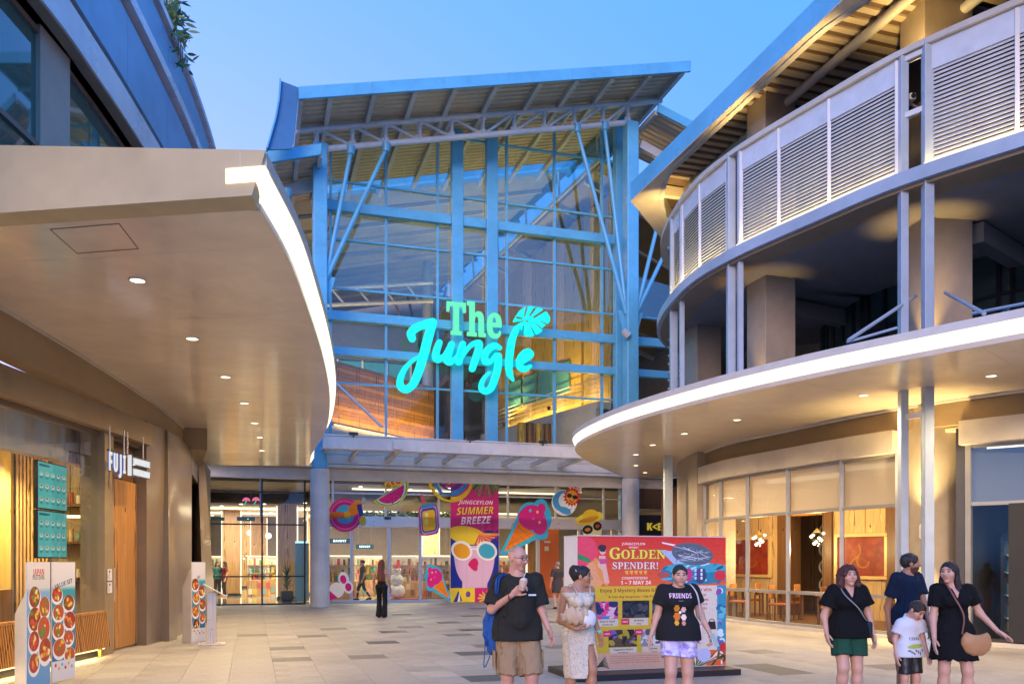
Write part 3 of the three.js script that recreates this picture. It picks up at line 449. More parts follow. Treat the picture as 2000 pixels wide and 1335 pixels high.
  mesh('corner_infill', slab([W(-7.3, 20.1), W(-11, 29)], [W(-13, 18), W(-14, 29)], 4.28, 4.78, 4.28, 4.78, 0), m.taupe, g);
  // restaurant glass front, single panes
  const gw = part('shop_window', left);
  const zs = [6, 8.2, 10.2, 11.75, 13.0, 14.38];
  for (let i = 0; i < zs.length - 1; i++) mesh('pane', quad(W(-7.08, zs[i] + 0.01, 0.12), W(-7.1, zs[i + 1] - 0.01, 0.12), W(-7.1, zs[i + 1] - 0.01, 3.8), W(-7.08, zs[i] + 0.01, 3.8)), m.glass, gw).castShadow = false;
  mesh('sill', slab([W(-7.02, 6), W(-7.04, 14.38)], [W(-7.2, 6), W(-7.2, 14.38)], 0, 0.12, 0, 0.12, 0), m.dark, gw);
  const r = part('dining_room', left);
  mesh('floor', slab([W(-7.1, 5), W(-7.3, 16.5)], [W(-13, 5), W(-13, 16.5)], -0.05, 0.008, -0.05, 0.008, 0), m.woodDark, r);
  mesh('ceiling', slab([W(-7.15, 5), W(-7.3, 16.5)], [W(-13, 5), W(-13, 16.5)], 3.9, 4.0, 3.9, 4.0, 0), m.cream, r);
  mesh('back_wall', [slab([W(-11.2, 5), W(-11.2, 16.5)], [W(-11.3, 5), W(-11.3, 16.5)], 0, 4, 0, 4, 0), slab([W(-7.1, 5.2), W(-12, 5.2)], [W(-7.1, 5), W(-12, 5)], 0, 4, 0, 4, 0)], M([0.5, 0.4, 0.22], 0.6, { map: mottle }), r);
  for (const [l, t, w] of [[-7.9, 12.2, 0.32], [-8.4, 13.4, 0.3], [-9.4, 13.6, 0.5]]) mesh('timber_post', slab([W(l, t), W(l, t + w)], [W(l - w, t), W(l - w, t + w)], 0, 3.9, 0, 3.9, 0), m.woodPale, r);
  mesh('counter', slab([W(-9.2, 10), W(-9.2, 15.5)], [W(-9.9, 10), W(-9.9, 15.5)], 0, 1.1, 0, 1.1, 0), m.woodPale, r);
  mesh('end_wall', slab([W(-7.3, 16.2), W(-12, 16.2)], [W(-7.3, 16.4), W(-12, 16.4)], 0, 4, 0, 4, 0), M([0.3, 0.23, 0.12], 0.55, { map: woodTex }), r);
  for (let k = 0; k < 9; k++) mesh('wall_slat', slab([W(-9.5 + k * 0.07, 16.08), W(-9.46 + k * 0.07, 16.08)], [W(-9.5 + k * 0.07, 16.18), W(-9.46 + k * 0.07, 16.18)], 0, 3.9, 0, 3.9, 0), m.woodPale, r);
  for (const y of [1.25, 1.95, 2.65]) { mesh('jar_shelf', slab([W(-8.8, 15.9), W(-7.5, 15.9)], [W(-8.8, 16.18), W(-7.5, 16.18)], y, y + 0.04, y, y + 0.04, 0), m.woodDark, r); for (let k = 0; k < 9; k++) { const p = W(-8.7 + k * 0.14, 16.03); mesh('jar', new THREE.CylinderGeometry(0.04, 0.045, 0.16 + (k * 7 % 3) * 0.06, 10).translate(p.x, y + 0.14, p.z), M([[0.5, 0.35, 0.15], [0.15, 0.25, 0.2], [0.5, 0.12, 0.06], [0.6, 0.55, 0.45]][(k * 5 + Math.round(y * 3)) % 4], 0.35), r); } }
  for (const [px, py, w] of [[22, 836, 0.5], [92, 838, 0.45], [112, 1008, 0.4]]) { const p = onT(px, py, 15.2), q = p.clone().addScaledVector(RT, w).addScaledVector(FW, 0.1); mesh('light_bar', beam(p, q, 0.04, 0.05), m.linear, r); mesh('bar_cord', rod(p.clone().lerp(q, 0.5), p.clone().lerp(q, 0.5).setY(3.9), 0.008), m.dark, r); }
  mesh('lit_panel', slab([W(-10.4, 16.0), W(-9.56, 16.0)], [W(-10.4, 16.1), W(-9.56, 16.1)], 0, 3.9, 0, 3.9, 0), M([0.7, 0.5, 0.16], 0.6, { map: woodTex }), r);
  for (const t of [15.3]) { const p = W(-9.9, t, 3.8); mesh('wall_washer', new THREE.CylinderGeometry(0.06, 0.06, 0.1, 12).translate(p.x, 3.84, p.z), m.warm, r); spot(p, W(-9.95, 16.1, 1), 22, [1, 0.76, 0.34], 0.8, 0.9); }
  mesh('pelmet', slab([W(-7.6, 9), W(-7.6, 16)], [W(-7.8, 9), W(-7.8, 16)], 3.3, 3.9, 3.3, 3.9, 0), m.cream, r);
  for (const t of [9.6, 11, 12.4, 13.8]) { mesh('shelf_light', slab([W(-11.1, t - 0.5), W(-11.1, t + 0.5)], [W(-11.18, t - 0.5), W(-11.18, t + 0.5)], 2.5, 2.56, 2.5, 2.56, 0), m.linear, r); }
  for (const t of [9.2, 11.6, 14]) { mesh('ceiling_light', new THREE.CylinderGeometry(0.3, 0.3, 0.03, 24).translate(W(-8.9, t).x, 3.885, W(-8.9, t).z), m.linear, r); const p = W(-8.9, t, 3.86); area(p, p.clone().add(V(0, -1, 0.001)), 0.9, 0.9, 20, [1, 0.74, 0.34]); }
}
// plants along the parapet
{
  const pl = thing('parapet_plant', 'leafy green planting spilling over the parapet of the rounded building', 'plant');
  const leaf = new THREE.Shape(); leaf.moveTo(0, 0); leaf.quadraticCurveTo(0.035, 0.06, 0, 0.16); leaf.quadraticCurveTo(-0.035, 0.06, 0, 0);
  const base = new THREE.ShapeGeometry(leaf, 3), mats = [M([0.07, 0.13, 0.02], 0.5), M([0.16, 0.2, 0.03], 0.5), M([0.035, 0.08, 0.02], 0.5)], sets = [[], [], []], stems = [];
  for (const [px, py, n] of [[332, 8, 26], [338, 26, 30], [345, 48, 26], [352, 72, 18], [336, 12, 20], [330, -20, 26], [340, 36, 22], [348, 60, 20], [334, 16, 24], [356, 92, 10]]) {
    const c = onT(px, py, 15.4 - (py / 60) * 0.5 + 0.7); stems.push(rod(c.clone().add(V(0, -0.45, 0)), c, 0.012, 0.006, 5));
    for (let k = 0; k < n; k++) { const q = base.clone().scale(1.7, 1.5, 1.5).rotateX(rr(-1, 1)).rotateZ(rr(-2.4, 2.4)).rotateY(rr(0, 6.28)).translate(c.x + rr(-0.16, 0.16), c.y + rr(-0.4, 0.18), c.z + rr(-0.2, 0.2)); sets[k % 3].push(q); }
  }
  sets.forEach((s, k) => mesh('foliage', s, mats[k], pl)); mesh('stem', stems, m.brown, pl);
}
// hanging restaurant sign
{
  const s = thing('hanging_sign', 'white illuminated letters and two lit name bars hung on rods above the wooden door', 'sign', W(-6.72, 13.98, 3.13), Math.PI / 2 - YAW);
  const white = glow([0.95, 0.97, 1], 0.72), blue = glow([0.1, 0.25, 1], 0.4);
  let x = 0;
  for (const ch of 'FUJI') { const g = new TextGeometry(ch, { font: sansBold, size: 0.3, depth: 0.015, curveSegments: 6, bevelEnabled: false }); g.computeBoundingBox(); const w = g.boundingBox.max.x - g.boundingBox.min.x; g.scale(0.56, 1.05, 1).translate(x - g.boundingBox.min.x * 0.62, 0.0, 0); const l = mesh('letter', g, white, s); mesh('letter_return', g.clone().scale(1, 1, 0.8).translate(-0.006, 0, -0.016), blue, l); x += w * 0.62 + 0.06; }
  mesh('divider', box(0.025, 0.36, 0.06, 0.70, 0.16, 0.03), white, s);
  ['JAPANESE', 'RESTAURANT'].forEach((t, i) => { const b = mesh('name_bar', box(0.66, 0.15, 0.08, 1.07, 0.245 - i * 0.19, 0.02), M([0.1, 0.1, 0.12], 0.4), s); const g = new TextGeometry(t, { font: sansBold, size: 0.105, depth: 0.03, curveSegments: 3 }); g.computeBoundingBox(); const w = g.boundingBox.max.x; g.scale(0.64 / w, 1, 1).translate(0.75, 0.19 - i * 0.19, 0.065); mesh('bar_letters', g, white, b); });
  for (const rx of [0.03, 0.55, 0.68, 1.3]) mesh('hanger', rod(V(rx, 0.3, 0.0), V(rx, 0.74, 0.0), 0.014), m.stainless, s);
  mesh('sign_rail', box(1.42, 0.03, 0.03, 0.7, 0.335, -0.01), m.dark, s);
}
// menu displays inside the window
[['upper', 2.44, 'teal menu display with pale dishes hanging inside the restaurant window, topmost of the two'], ['lower', 1.66, 'teal menu display inside the restaurant window just above the bench, lower of the two']].forEach(([k, y, label], n) => {
  const t = thing('menu_display', label, 'display screen', W(-7.5, 13.2, y), Math.PI / 2 - YAW + 0.05, 'menu displays in the restaurant window');
  mesh('casing', rbox(0.98, 0.77, 0.06, 0.49, 0.385, 0, 0.01), m.black, t);
  const tex = canvasTex(256, 200, (x, w, h) => { const q = mulberry(40 + n); x.fillStyle = '#4fb9b4'; x.fillRect(0, 0, w, h); x.fillStyle = '#63c9c0'; x.fillRect(0, 0, w / 2, h); for (let i = 0; i < 5; i++) for (let j = 0; j < 3; j++) { const cx = 28 + i * 50, cy = 50 + j * 55; x.fillStyle = '#e9f2ea'; x.beginPath(); x.ellipse(cx, cy, 15, 9, 0, 0, 7); x.fill(); x.fillStyle = ['#b9683a', '#8a9a3c', '#c9a56a', '#7d5140'][Math.floor(q() * 4)]; x.beginPath(); x.ellipse(cx, cy - 2, 9, 5, 0, 0, 7); x.fill(); x.fillStyle = '#12514f'; x.fillRect(cx - 14, cy + 14, 28, 2.5); x.fillRect(cx - 10, cy + 19, 18, 2); } x.fillStyle = '#0e6b6b'; x.fillRect(10, 8, 90, 10); });
  mesh('screen', quadUV(V(0.02, 0.02, 0.033), V(0.96, 0.02, 0.033), V(0.96, 0.75, 0.033), V(0.02, 0.75, 0.033)), new THREE.MeshStandardMaterial({ color: 0x111111, emissive: 0xffffff, emissiveMap: tex, emissiveIntensity: 0.36, roughness: 0.3 }), t, true);
});
// slatted bench with light beneath
{
  const b = thing('slatted_bench', 'slatted timber bench along the restaurant window with warm light glowing beneath it', 'bench');
  for (let k = 0; k < 92; k++) { const t = 9.2 + k * 0.0565; if (t > 14.3) break; mesh('slat', beam(W(-6.86, t, 0.16), W(-6.93, t, 0.74), 0.03, 0.05), m.wood, b); }
  mesh('top_rail', slab([W(-6.9, 9.1), W(-6.9, 14.32)], [W(-7.0, 9.1), W(-7.0, 14.32)], 0.735, 0.775, 0.735, 0.775, 0), m.wood, b);
  mesh('rear_rail', slab([W(-6.93, 9.1), W(-6.93, 14.32)], [W(-6.97, 9.1), W(-6.97, 14.32)], 0.4, 0.44, 0.4, 0.44, 0), m.woodDark, b);
  for (const t of [9.3, 10.9, 12.5, 14.1]) mesh('leg', box(0.05, 0.17, 0.05, W(-6.92, t).x, 0.085, W(-6.92, t).z, -YAW), m.gold, b);
  mesh('glow_strip', slab([W(-6.94, 9.2), W(-6.94, 14.3)], [W(-6.99, 9.2), W(-6.99, 14.3)], 0.12, 0.14, 0.12, 0.14, 0), m.warm, b);
  const p = W(-6.94, 11.75, 0.115), l = area(p, p.clone().add(V(0, -1, 0.0)).addScaledVector(RT, 0.45), 0.06, 5.0, 12, [1, 0.72, 0.3]); l.up.copy(FW); l.lookAt(p.clone().add(V(0, -1, 0)).addScaledVector(RT, 0.45));
}
// ---------------------------------------------------------------- curved building with louvred balcony
const right = thing('louvre_building', 'curved building with louvred balcony screens above a lit oval canopy and glazed dining room', 'building');
function atPx(c, px) { for (let i = 0; i < c.length - 1; i++) { const a = 1000 + FOC * c[i].dot(RT) / c[i].dot(FW), b = 1000 + FOC * c[i + 1].dot(RT) / c[i + 1].dot(FW); if ((a - px) * (b - px) <= 0) return c[i].clone().lerp(c[i + 1], (px - a) / (b - a)); } return c[0].clone(); }
const RW = curve([[15, 11.6], [11.5, 13.8], [9.9, 15.2], [8.6, 16.6], [7.6, 18.2], [6.75, 20.2], [5.85, 22.6], [5.55, 26.4], [6.2, 31.5]], 120);
{
  const N = 96, O = curve([[17, 1], [14, 5.0], [10.2, 8.9], [7.3, 12.0], [4.99, 14.9], [3.47, 17.5], [2.35, 20.3], [1.8, 23.6], [2.44, 26.6], [3.66, 30], [4.4, 32]], N), I = curve([[19, 7], [15, 11.6], [11.5, 13.8], [9.9, 15.2], [8.6, 16.6], [7.6, 18.2], [6.75, 20.2], [5.85, 22.6], [5.55, 26.4], [6.2, 31.5]], N), H = 4.79;
  const can = part('canopy', right);
  for (let k = 0; k < 12; k++) { const a = O.slice(k * 8, k * 8 + 9), b = offset(I, 0.3).slice(k * 8, k * 8 + 9), e = (rnd() - 0.5) * 0.002; const s = (l) => l.map((p, i) => i === 0 ? p.clone().lerp(l[1], 0.012) : p); mesh('soffit_panel', slab(s(a), s(b), H + e, H + 0.06, H - e, H + 0.06, 0), m.soffit, can); }
  mesh('canopy_roof', slab(offset(O, 0.06), offset(I, 0.5), 4.9, 5.16), m.clad, can);
  mesh('lip', band(O, 4.785, 4.868, -0.02, 0.1), m.soffit, can);
  mesh('led_strip', slab(offset(O, 0.0), offset(O, -0.09), 4.868, 4.878, 5.06, 5.07), m.ledRight, can).castShadow = false;
  mesh('fascia_cap', band(O, 5.072, 5.2, -0.1, 0.1), m.white, can);
  for (let k = 0; k < 12; k++) { const c = offset(O, -0.14), a = c[k * 8], b = c[k * 8 + 8], mid = a.clone().add(b).multiplyScalar(0.5).setY(4.96), out = V(b.z - a.z, 0, -(b.x - a.x)).normalize(); area(mid, mid.clone().add(out), a.distanceTo(b), 0.18, 0.6, [1, 0.84, 0.55]); }
  mesh('inner_bead', band(I, H - 0.05, H - 0.004, -0.05, 0), m.white, can);
  [[1937, 733], [1687, 771], [1440, 819], [1337, 846], [1275, 868], [1242, 887], [1242, 908], [1260, 922], ...[[7.5, 11.9], [9.2, 9.6], [10.9, 7.4], [12.6, 5.2]]].forEach(([a, b]) => {
    const p = b < 50 ? W(a + 0.7, b + 0.6, H) : onY(a, b, H), d = part('downlight', can);
    mesh('trim_ring', new THREE.TorusGeometry(0.085, 0.012, 6, 24).rotateX(Math.PI / 2).translate(p.x, H - 0.004, p.z), m.white, d);
    mesh('lamp_face', new THREE.CylinderGeometry(0.078, 0.078, 0.012, 24).translate(p.x, H - 0.006, p.z), m.downlight, d);
    spot(V(p.x, H - 0.05, p.z), V(p.x, 0, p.z), 13.5, [1, 0.76, 0.46], 1.32, 0.95);
  });
  // ground storey
  const g = part('ground_storey', right), sec = (a, b) => { const pa = atPx(RW, a), pb = atPx(RW, b), ta = pa.dot(FW), tb = pb.dot(FW); return [pa, ...RW.filter((p) => p.dot(FW) > ta + 0.05 && p.dot(FW) < tb - 0.05), pb]; };
  mesh('wall_head', band(RW, 4.3, H + 0.01, 0.02, 0.4), m.taupe, g);
  const s1 = sec(1756, 1359), s0 = [W(15, 11.6), ...sec(2080, 1882)];
  for (const s of [s1, s0]) mesh('fascia_board', slab(offset(s, -0.22), offset(s, 0.3), 3.86, 4.32), m.cream, g);
  mesh('corner_pier', slab(offset(sec(1378, 1338), -0.25), offset(sec(1378, 1338), 0.9), 0, H), m.pier, g);
  mesh('plinth', band(RW, 0, 0.07, -0.12, 0.3), m.cream, g);
  const win = part('dining_window', right), ms = [1754, 1645, 1540, 1461, 1409, 1378].map((p) => atPx(RW, p));
  ms.forEach((p) => mesh('mullion', box(0.09, 3.8, 0.12, p.x, 1.97, p.z, -YAW - 0.5), m.frame, win));
  const blind = M([0.6, 0.49, 0.37], 0.98, { transmission: 0.3, thickness: 0 });
  for (let i = 0; i < 5; i++) {
    const a = ms[i], b = ms[i + 1];
    for (const y of [3.84, 2.78, 0.87, 0.1]) mesh('rail', beam(V(a.x, y, a.z), V(b.x, y, b.z), 0.1, 0.075), m.frame, win);
    for (const [y0, y1] of [[0.14, 0.83], [0.91, 2.74], [2.82, 3.8]]) mesh('pane', quad(V(a.x, y0, a.z), V(b.x, y0, b.z), V(b.x, y1, b.z), V(a.x, y1, a.z)), m.glass, win).castShadow = false;
    const n = V(-(b.z - a.z), 0, b.x - a.x).normalize().multiplyScalar(0.1);
    mesh('roller_blind', quad(V(a.x, 2.8, a.z).add(n), V(b.x, 2.8, b.z).add(n), V(b.x, 3.82, b.z).add(n), V(a.x, 3.82, a.z).add(n)), blind, win).castShadow = false;
  }
  ms.slice(0, -1).forEach((a, i) => { const b = ms[i + 1], n = V(-(b.z - a.z), 0, b.x - a.x).normalize(); if (n.dot(RT) < 0) n.negate(); const c = a.clone().add(b).multiplyScalar(0.5).addScaledVector(n, 0.75).setY(4.05); mesh('added_blind_lamp', beam(V(a.x, 4.12, a.z).addScaledVector(n, 0.8), V(b.x, 4.12, b.z).addScaledVector(n, 0.8), 0.1, 0.06), m.linear, win); area(c, a.clone().add(b).multiplyScalar(0.5).setY(3.2), a.distanceTo(b) * 0.9, 0.1, 3, [1, 0.68, 0.46]); });  // lamps added behind the blinds to make them glow
  // dining room
  const room = part('dining_room', right), wA = W(6.5, 27.6), wB = W(11.2, 20.3), onWall = (px) => { let best, e = 1e9; for (let k = 0; k <= 400; k++) { const p = wA.clone().lerp(wB, k / 400), d = Math.abs(1000 + FOC * p.dot(RT) / p.dot(FW) - px); if (d < e) { e = d; best = p; } } return best; };
  const wn = V(-(wB.z - wA.z), 0, wB.x - wA.x).normalize(); if (wn.dot(FW) > 0) wn.negate();
  const strip = (px0, px1, y0, y1, o, th, mat, name = 'wall_panel') => { const a = onWall(px0).addScaledVector(wn, o), b = onWall(px1).addScaledVector(wn, o); return mesh(name, slab([a, b], [a.clone().addScaledVector(wn, -th), b.clone().addScaledVector(wn, -th)], y0, y1, y0, y1, 0), mat, room); };
  const wallT = M([0.62, 0.42, 0.2], 0.6, { map: woodTex, bumpMap: grit, bumpScale: 0.004 });
  for (const [a, b] of [[1370, 1412], [1413, 1468], [1469, 1522], [1626, 1690], [1691, 1734]]) strip(a, b, 0, 4.2, 0, 0.15, wallT);
  strip(1545, 1610, 0, 4.2, -1.6, 0.1, M([0.5, 0.22, 0.07], 0.5, { map: woodTex })); strip(1522, 1546, 0, 4.2, 0.08, 0.5, m.woodDark, 'dark_post'); strip(1610, 1628, 0, 4.2, 0.08, 0.5, m.woodDark, 'dark_post'); strip(1734, 1800, 0, 4.2, 0.1, 0.4, m.woodDark, 'dark_post');
  strip(1524, 1626, 2.95, 4.2, 0.05, 0.3, m.wood, 'door_lintel');
  strip(1550, 1582, 0.7, 2.6, -1.4, 0.06, m.white, 'carved_screen');
  for (let k = 0; k < 7; k++) { const p = onWall(1556 + (k % 2) * 16).addScaledVector(wn, -1.33); mesh('screen_ring', new THREE.TorusGeometry(0.2, 0.035, 8, 20).rotateY(Math.atan2(wn.x, wn.z)).translate(p.x, 0.9 + k * 0.27, p.z), m.frame, room); }
  mesh('floor', slab([...RW.slice(8, 100)].map((p) => p.clone()), offset(RW.slice(8, 100), 7), 0.0, 0.03, 0, 0.03, 0), m.woodDark, room);
  mesh('ceiling', slab(offset(RW, 0.25), offset(RW, 9), 4.2, 4.28, 4.2, 4.28, 0), m.cream, room);
  mesh('rear_wall', slab([W(5.6, 31.5), W(15, 21)], [W(5.7, 31.7), W(15.2, 21.2)], 0, 4.3, 0, 4.3, 0), m.woodDark, room);
  for (const [l, t] of [[7.4, 23.9], [8.6, 21.6], [10, 19.6]]) { const p = W(l, t, 4.17); mesh('ceiling_light', new THREE.CylinderGeometry(0.25, 0.25, 0.03, 20).translate(p.x, 4.18, p.z), m.linear, room); area(V(p.x, 4.15, p.z), V(p.x, 0, p.z - 0.001), 1.0, 1.0, 9, [1, 0.6, 0.24]); }
  // dark shop beyond the double post
  const shop = part('dark_shop_front', right), d0 = atPx(RW, 1893), d1 = W(15, 11.6);
  for (const f of [0, 0.36, 0.7]) { const p = d0.clone().lerp(d1, f); mesh('post', box(0.1, 3.86, 0.12, p.x, 1.93, p.z, -YAW - 0.8), f ? m.dark : m.frame, shop); }
  for (const [y, mm] of [[2.72, m.frame], [3.83, m.frame], [0.1, m.dark]]) mesh('rail', beam(V(d0.x, y, d0.z), V(d1.x, y, d1.z), 0.1, 0.07), mm, shop);
  mesh('pane', [quad(V(d0.x, 0.12, d0.z), V(d1.x, 0.12, d1.z), V(d1.x, 2.7, d1.z), V(d0.x, 2.7, d0.z))], m.glass, shop).castShadow = false;
  mesh('pane', [quad(V(d0.x, 2.74, d0.z), V(d1.x, 2.74, d1.z), V(d1.x, 3.8, d1.z), V(d0.x, 3.8, d0.z))], M([0.1, 0.12, 0.15], 0.08, { clearcoat: 1, clearcoatRoughness: 0.05 }), shop);
  mesh('edge_light', beam(V(d0.x, 3.78, d0.z).lerp(V(d1.x, 3.78, d1.z), 0.04), V(d0.x, 3.78, d0.z).lerp(V(d1.x, 3.78, d1.z), 0.8), 0.03, 0.03), m.led, shop);
  const dg = FW.clone().multiplyScalar(0.62).addScaledVector(RT, 0.78); mesh('side_wall', slab([d0.clone(), d0.clone().addScaledVector(dg, 6)], [d0.clone().addScaledVector(RT, -0.2).addScaledVector(FW, 0.1), d0.clone().addScaledVector(dg, 6).addScaledVector(RT, -0.2).addScaledVector(FW, 0.1)], 0, 4.2, 0, 4.2, 0), m.dark, shop);
  mesh('dark_door', slab([W(9.32, 15.75), W(9.75, 15.3)], [W(9.36, 15.79), W(9.79, 15.34)], 0.1, 2.7, 0.1, 2.7, 0), m.dark, shop);
  mesh('door_pull', rod(W(9.66, 15.33, 0.5), W(9.66, 15.33, 2.3), 0.02), m.stainless, shop);
  // double posts and piers
  const R = curve([[13, 10.0], [10.5, 12.4], [8.66, 14.2], [7.26, 15.75], [6.33, 17.3], [5.2, 19.4], [4.64, 21.1], [4.46, 24.4], [4.9, 26.5], [6, 28.5]], 200);
  const posts = part('double_posts', right);
  for (const [px, w, y0] of [[1764.5, 0.145, 0], [1812.5, 0.175, 0], [1428, 0.19, 5.2], [1446, 0.12, 5.2], [1316, 0.2, 5.2], [1332, 0.12, 5.2], [1305, 0.26, 0]]) { const p = px === 1305 ? W(305 / 1640 * 25.2, 25.2) : atPx(R, px), t = px === 1305 ? 4.79 : 11.1; mesh('steel_post', rbox(w, t - y0, 0.16, p.x, (t + y0) / 2, p.z, 0.012, 1, -YAW), m.pale, posts); }
  for (const y of [4.3, 5.5, 9.9, 10.95]) { const a = atPx(R, 1766), b = atPx(R, 1812); mesh('post_tie', beam(V(a.x, y, a.z), V(b.x, y, b.z), 0.1, 0.1), m.white, posts); }
  const pierAt = (px, t, w, d, y0, y1, yaw) => { const p = W((px - 1000) / FOC * t, t), b = mesh('pier', rbox(w, y1 - y0, d, 0, 0, 0, 0.02, 1), m.pier, posts); b.position.set(p.x, (y0 + y1) / 2, p.z); b.rotation.y = yaw; return p; };
  pierAt(1828, 17.3, 1.05, 0.85, 0, 13.2, -YAW + 0.12); pierAt(1506, 20.7, 0.85, 0.8, 5.16, 13.2, -YAW + 0.3); pierAt(1372, 24.9, 0.8, 0.8, 5.16, 13.2, -YAW + 0.3); pierAt(1352, 28, 0.7, 0.7, 5.16, 13.2, -YAW + 0.3);
  // balcony screens
  const sc = part('balcony_screen', right);
  const bays = [[[2120, 1987, 1812], 0], [[1752, 1620, 1522, 1449], 1], [[1421, 1368, 1335, 1313], 2]];
  for (const [px] of bays) {
    const ps = px.map((p) => p > 2000 ? W(9.62, 13.3) : atPx(R, p));
    for (let i = 0; i < ps.length; i++) mesh('screen_stile', box(0.07, 2.2, 0.1, ps[i].x, 9.9, ps[i].z, -YAW - 0.4), m.steel, sc);
    for (let i = 0; i < ps.length - 1; i++) {
      const a = ps[i], b = ps[i + 1], L = a.distanceTo(b), yaw = Math.atan2(-(b.z - a.z), b.x - a.x), n = 22;
      mesh('screen_header', beam(V(a.x, 10.78, a.z), V(b.x, 10.78, b.z), 0.06, 0.46), m.steel, sc);
      mesh('screen_sill', beam(V(a.x, 8.86, a.z), V(b.x, 8.86, b.z), 0.12, 0.07), m.steel, sc);
      const sg = boxUV(box(L - 0.05, 0.013, 0.07, 0, 0, 0, 0, -0.95));
      for (let k = 0; k < n; k++) { const o = mesh('slat', sg, m.steel, sc, true); o.position.set((a.x + b.x) / 2, 8.94 + k * 1.58 / (n - 1), (a.z + b.z) / 2); o.rotation.y = yaw; }
    }
    // light tucked along the foot of the screen
    const a = ps[0], b = ps[ps.length - 1], mid = a.clone().add(b).multiplyScalar(0.5), out = V(b.z - a.z, 0, -(b.x - a.x)).normalize(); if (out.dot(FW) > 0) out.negate();
    ps.slice(0, -1).forEach((q, i) => { const e = ps[i + 1], c = q.clone().add(e).multiplyScalar(0.5).addScaledVector(out, 0.2).setY(8.84); mesh('foot_light', beam(V(q.x, 8.82, q.z).addScaledVector(out, 0.16), V(e.x, 8.82, e.z).addScaledVector(out, 0.16), 0.03, 0.03), m.warm, sc); area(c, c.clone().add(V(0, 1, 0)).addScaledVector(out, -0.34), q.distanceTo(e), 0.04, 15, [1, 0.72, 0.26]); });
    void mid;
  }
  mesh('gutter', band(R, 8.55, 8.8, -0.2, 0.22), m.pale, sc); mesh('gutter_soffit', band(R, 8.48, 8.55, -0.1, 0.6), m.taupe, sc);
  mesh('hand_rail', band(R, 11.02, 11.13, -0.1, 0.12), m.cream, sc);
  // upper storey behind the screens
  const up = part('upper_storey', right);
  mesh('balcony_ceiling', slab(offset(R, 0.2), offset(R, 9), 8.5, 8.62, 8.5, 8.62, 0), M([0.26, 0.24, 0.22], 0.6, { map: mottle }), up);
  mesh('top_floor', slab(offset(R, 0.25), offset(R, 9), 10.9, 11.0, 10.9, 11.0, 0), m.dark, up);
  const G = offset(R, 4.6); mesh('dark_glazing', slab(G, offset(R, 4.7), 5.16, 8.5), m.glassDark, up);
  for (let k = 0; k < 26; k++) { const p = G[k * 8]; mesh('glazing_bar', box(0.09, 3.3, 0.09, p.x, 6.83, p.z), m.black, up); }
  for (const y of [6.3, 7.5]) mesh('glazing_bar', band(G, y, y + 0.07, -0.06, 0), m.black, up);
  for (const q of [beam(W(6.9, 21.8, 8.25), W(11, 24, 8.25), 0.3, 0.4), beam(W(9.4, 17.0, 8.25), W(13, 20, 8.25), 0.3, 0.4), rod(W(10.2, 16.2, 7.9), W(15, 14.8, 8.0), 0.14)]) mesh('soffit_beam', q, M([0.16, 0.155, 0.15], 0.6), up);
  mesh('inner_core', slab(offset(R, 8.6), offset(R, 9), 5.1, 13.1, 5.1, 13.1, 0), m.dark, up);
  mesh('end_screen', [0, 1, 2, 3, 4, 5, 6, 7, 8, 9, 10, 11].map((k) => beam(W(4.75, 25.4, 5.6 + k * 0.25), W(5.6, 28, 5.6 + k * 0.25), 0.08, 0.03)), m.beam, up);
  mesh('planter_box', [slab([W(7.35, 16.6), W(8.6, 15.2)], [W(7.9, 17.1), W(9.1, 15.7)], 5.17, 5.55, 5.17, 5.55, 0)], m.beam, up);
  const T = (px, py, t) => onT(px, py, t);
  for (const q of [rod(T(1658, 664, 14.6), T(1788, 578, 15.9), 0.035), rod(T(1847, 571, 16), T(1923, 612, 13.6), 0.035)]) mesh('brace', q, m.pale, up);
  for (const q of [rod(T(1655, 668, 14.7), T(1752, 640, 14.9), 0.025), rod(T(1900, 612, 14), T(2040, 585, 12.6), 0.025)]) mesh('pipe_rail', q, m.pale, up);
  // overhanging roof
  const rf = part('overhanging_roof', right), tip = W(3.58, 25.3), near = W(11.4, 0.3), far = W(7.2, 32.6), e1 = near.clone().sub(tip).normalize(), e2 = far.clone().sub(tip).normalize();
  const n1 = V(-e1.z, 0, e1.x), n2 = V(e2.z, 0, -e2.x); if (n1.dot(RT) < 0) n1.negate(); if (n2.dot(e1) < 0) n2.negate();
  const y0 = 12.5, arc = offset(R, -0.12), hit = (p, d) => { let best = 9; for (let i = 0; i < arc.length - 1; i++) { const a = arc[i], b = arc[i + 1], ex = b.x - a.x, ez = b.z - a.z, det = d.x * ez - d.z * ex; if (Math.abs(det) < 1e-9) continue; const wx = a.x - p.x, wz = a.z - p.z, t = (wx * ez - wz * ex) / det, u = (wx * d.z - wz * d.x) / det; if (u >= 0 && u <= 1 && t > -3 && t < best) best = t; } return best; };
  const lenE = tip.distanceTo(near), A1 = [], B1 = [], bis = n1.clone().add(n2).normalize();
  for (let k = 0; k <= 60; k++) { const p = tip.clone().addScaledVector(e1, lenE * k / 60), d = bis.clone().lerp(n1, Math.min(1, k / 8)).normalize(), t = hit(p, d); A1.push(p); B1.push(p.clone().addScaledVector(d, t > 8 ? 0.14 : Math.max(0.14, Math.min(t, 2.6)))); }
  const A2 = [], B2 = []; for (let k = 0; k <= 24; k++) { const p = tip.clone().addScaledVector(e2, tip.distanceTo(far) * k / 24), d = bis.clone().lerp(n2, Math.min(1, k / 6)).normalize(), t = hit(p, d); A2.push(p); B2.push(p.clone().addScaledVector(d, t > 8 ? 0.9 : Math.max(0.14, Math.min(t, 2.2)))); }
  mesh('eave_fascia', slab([tip, near], [tip.clone().addScaledVector(n1, 0.1), near.clone().addScaledVector(n1, 0.1)], y0, y0 + 0.52, y0, y0 + 0.54, 0), m.blue, rf);
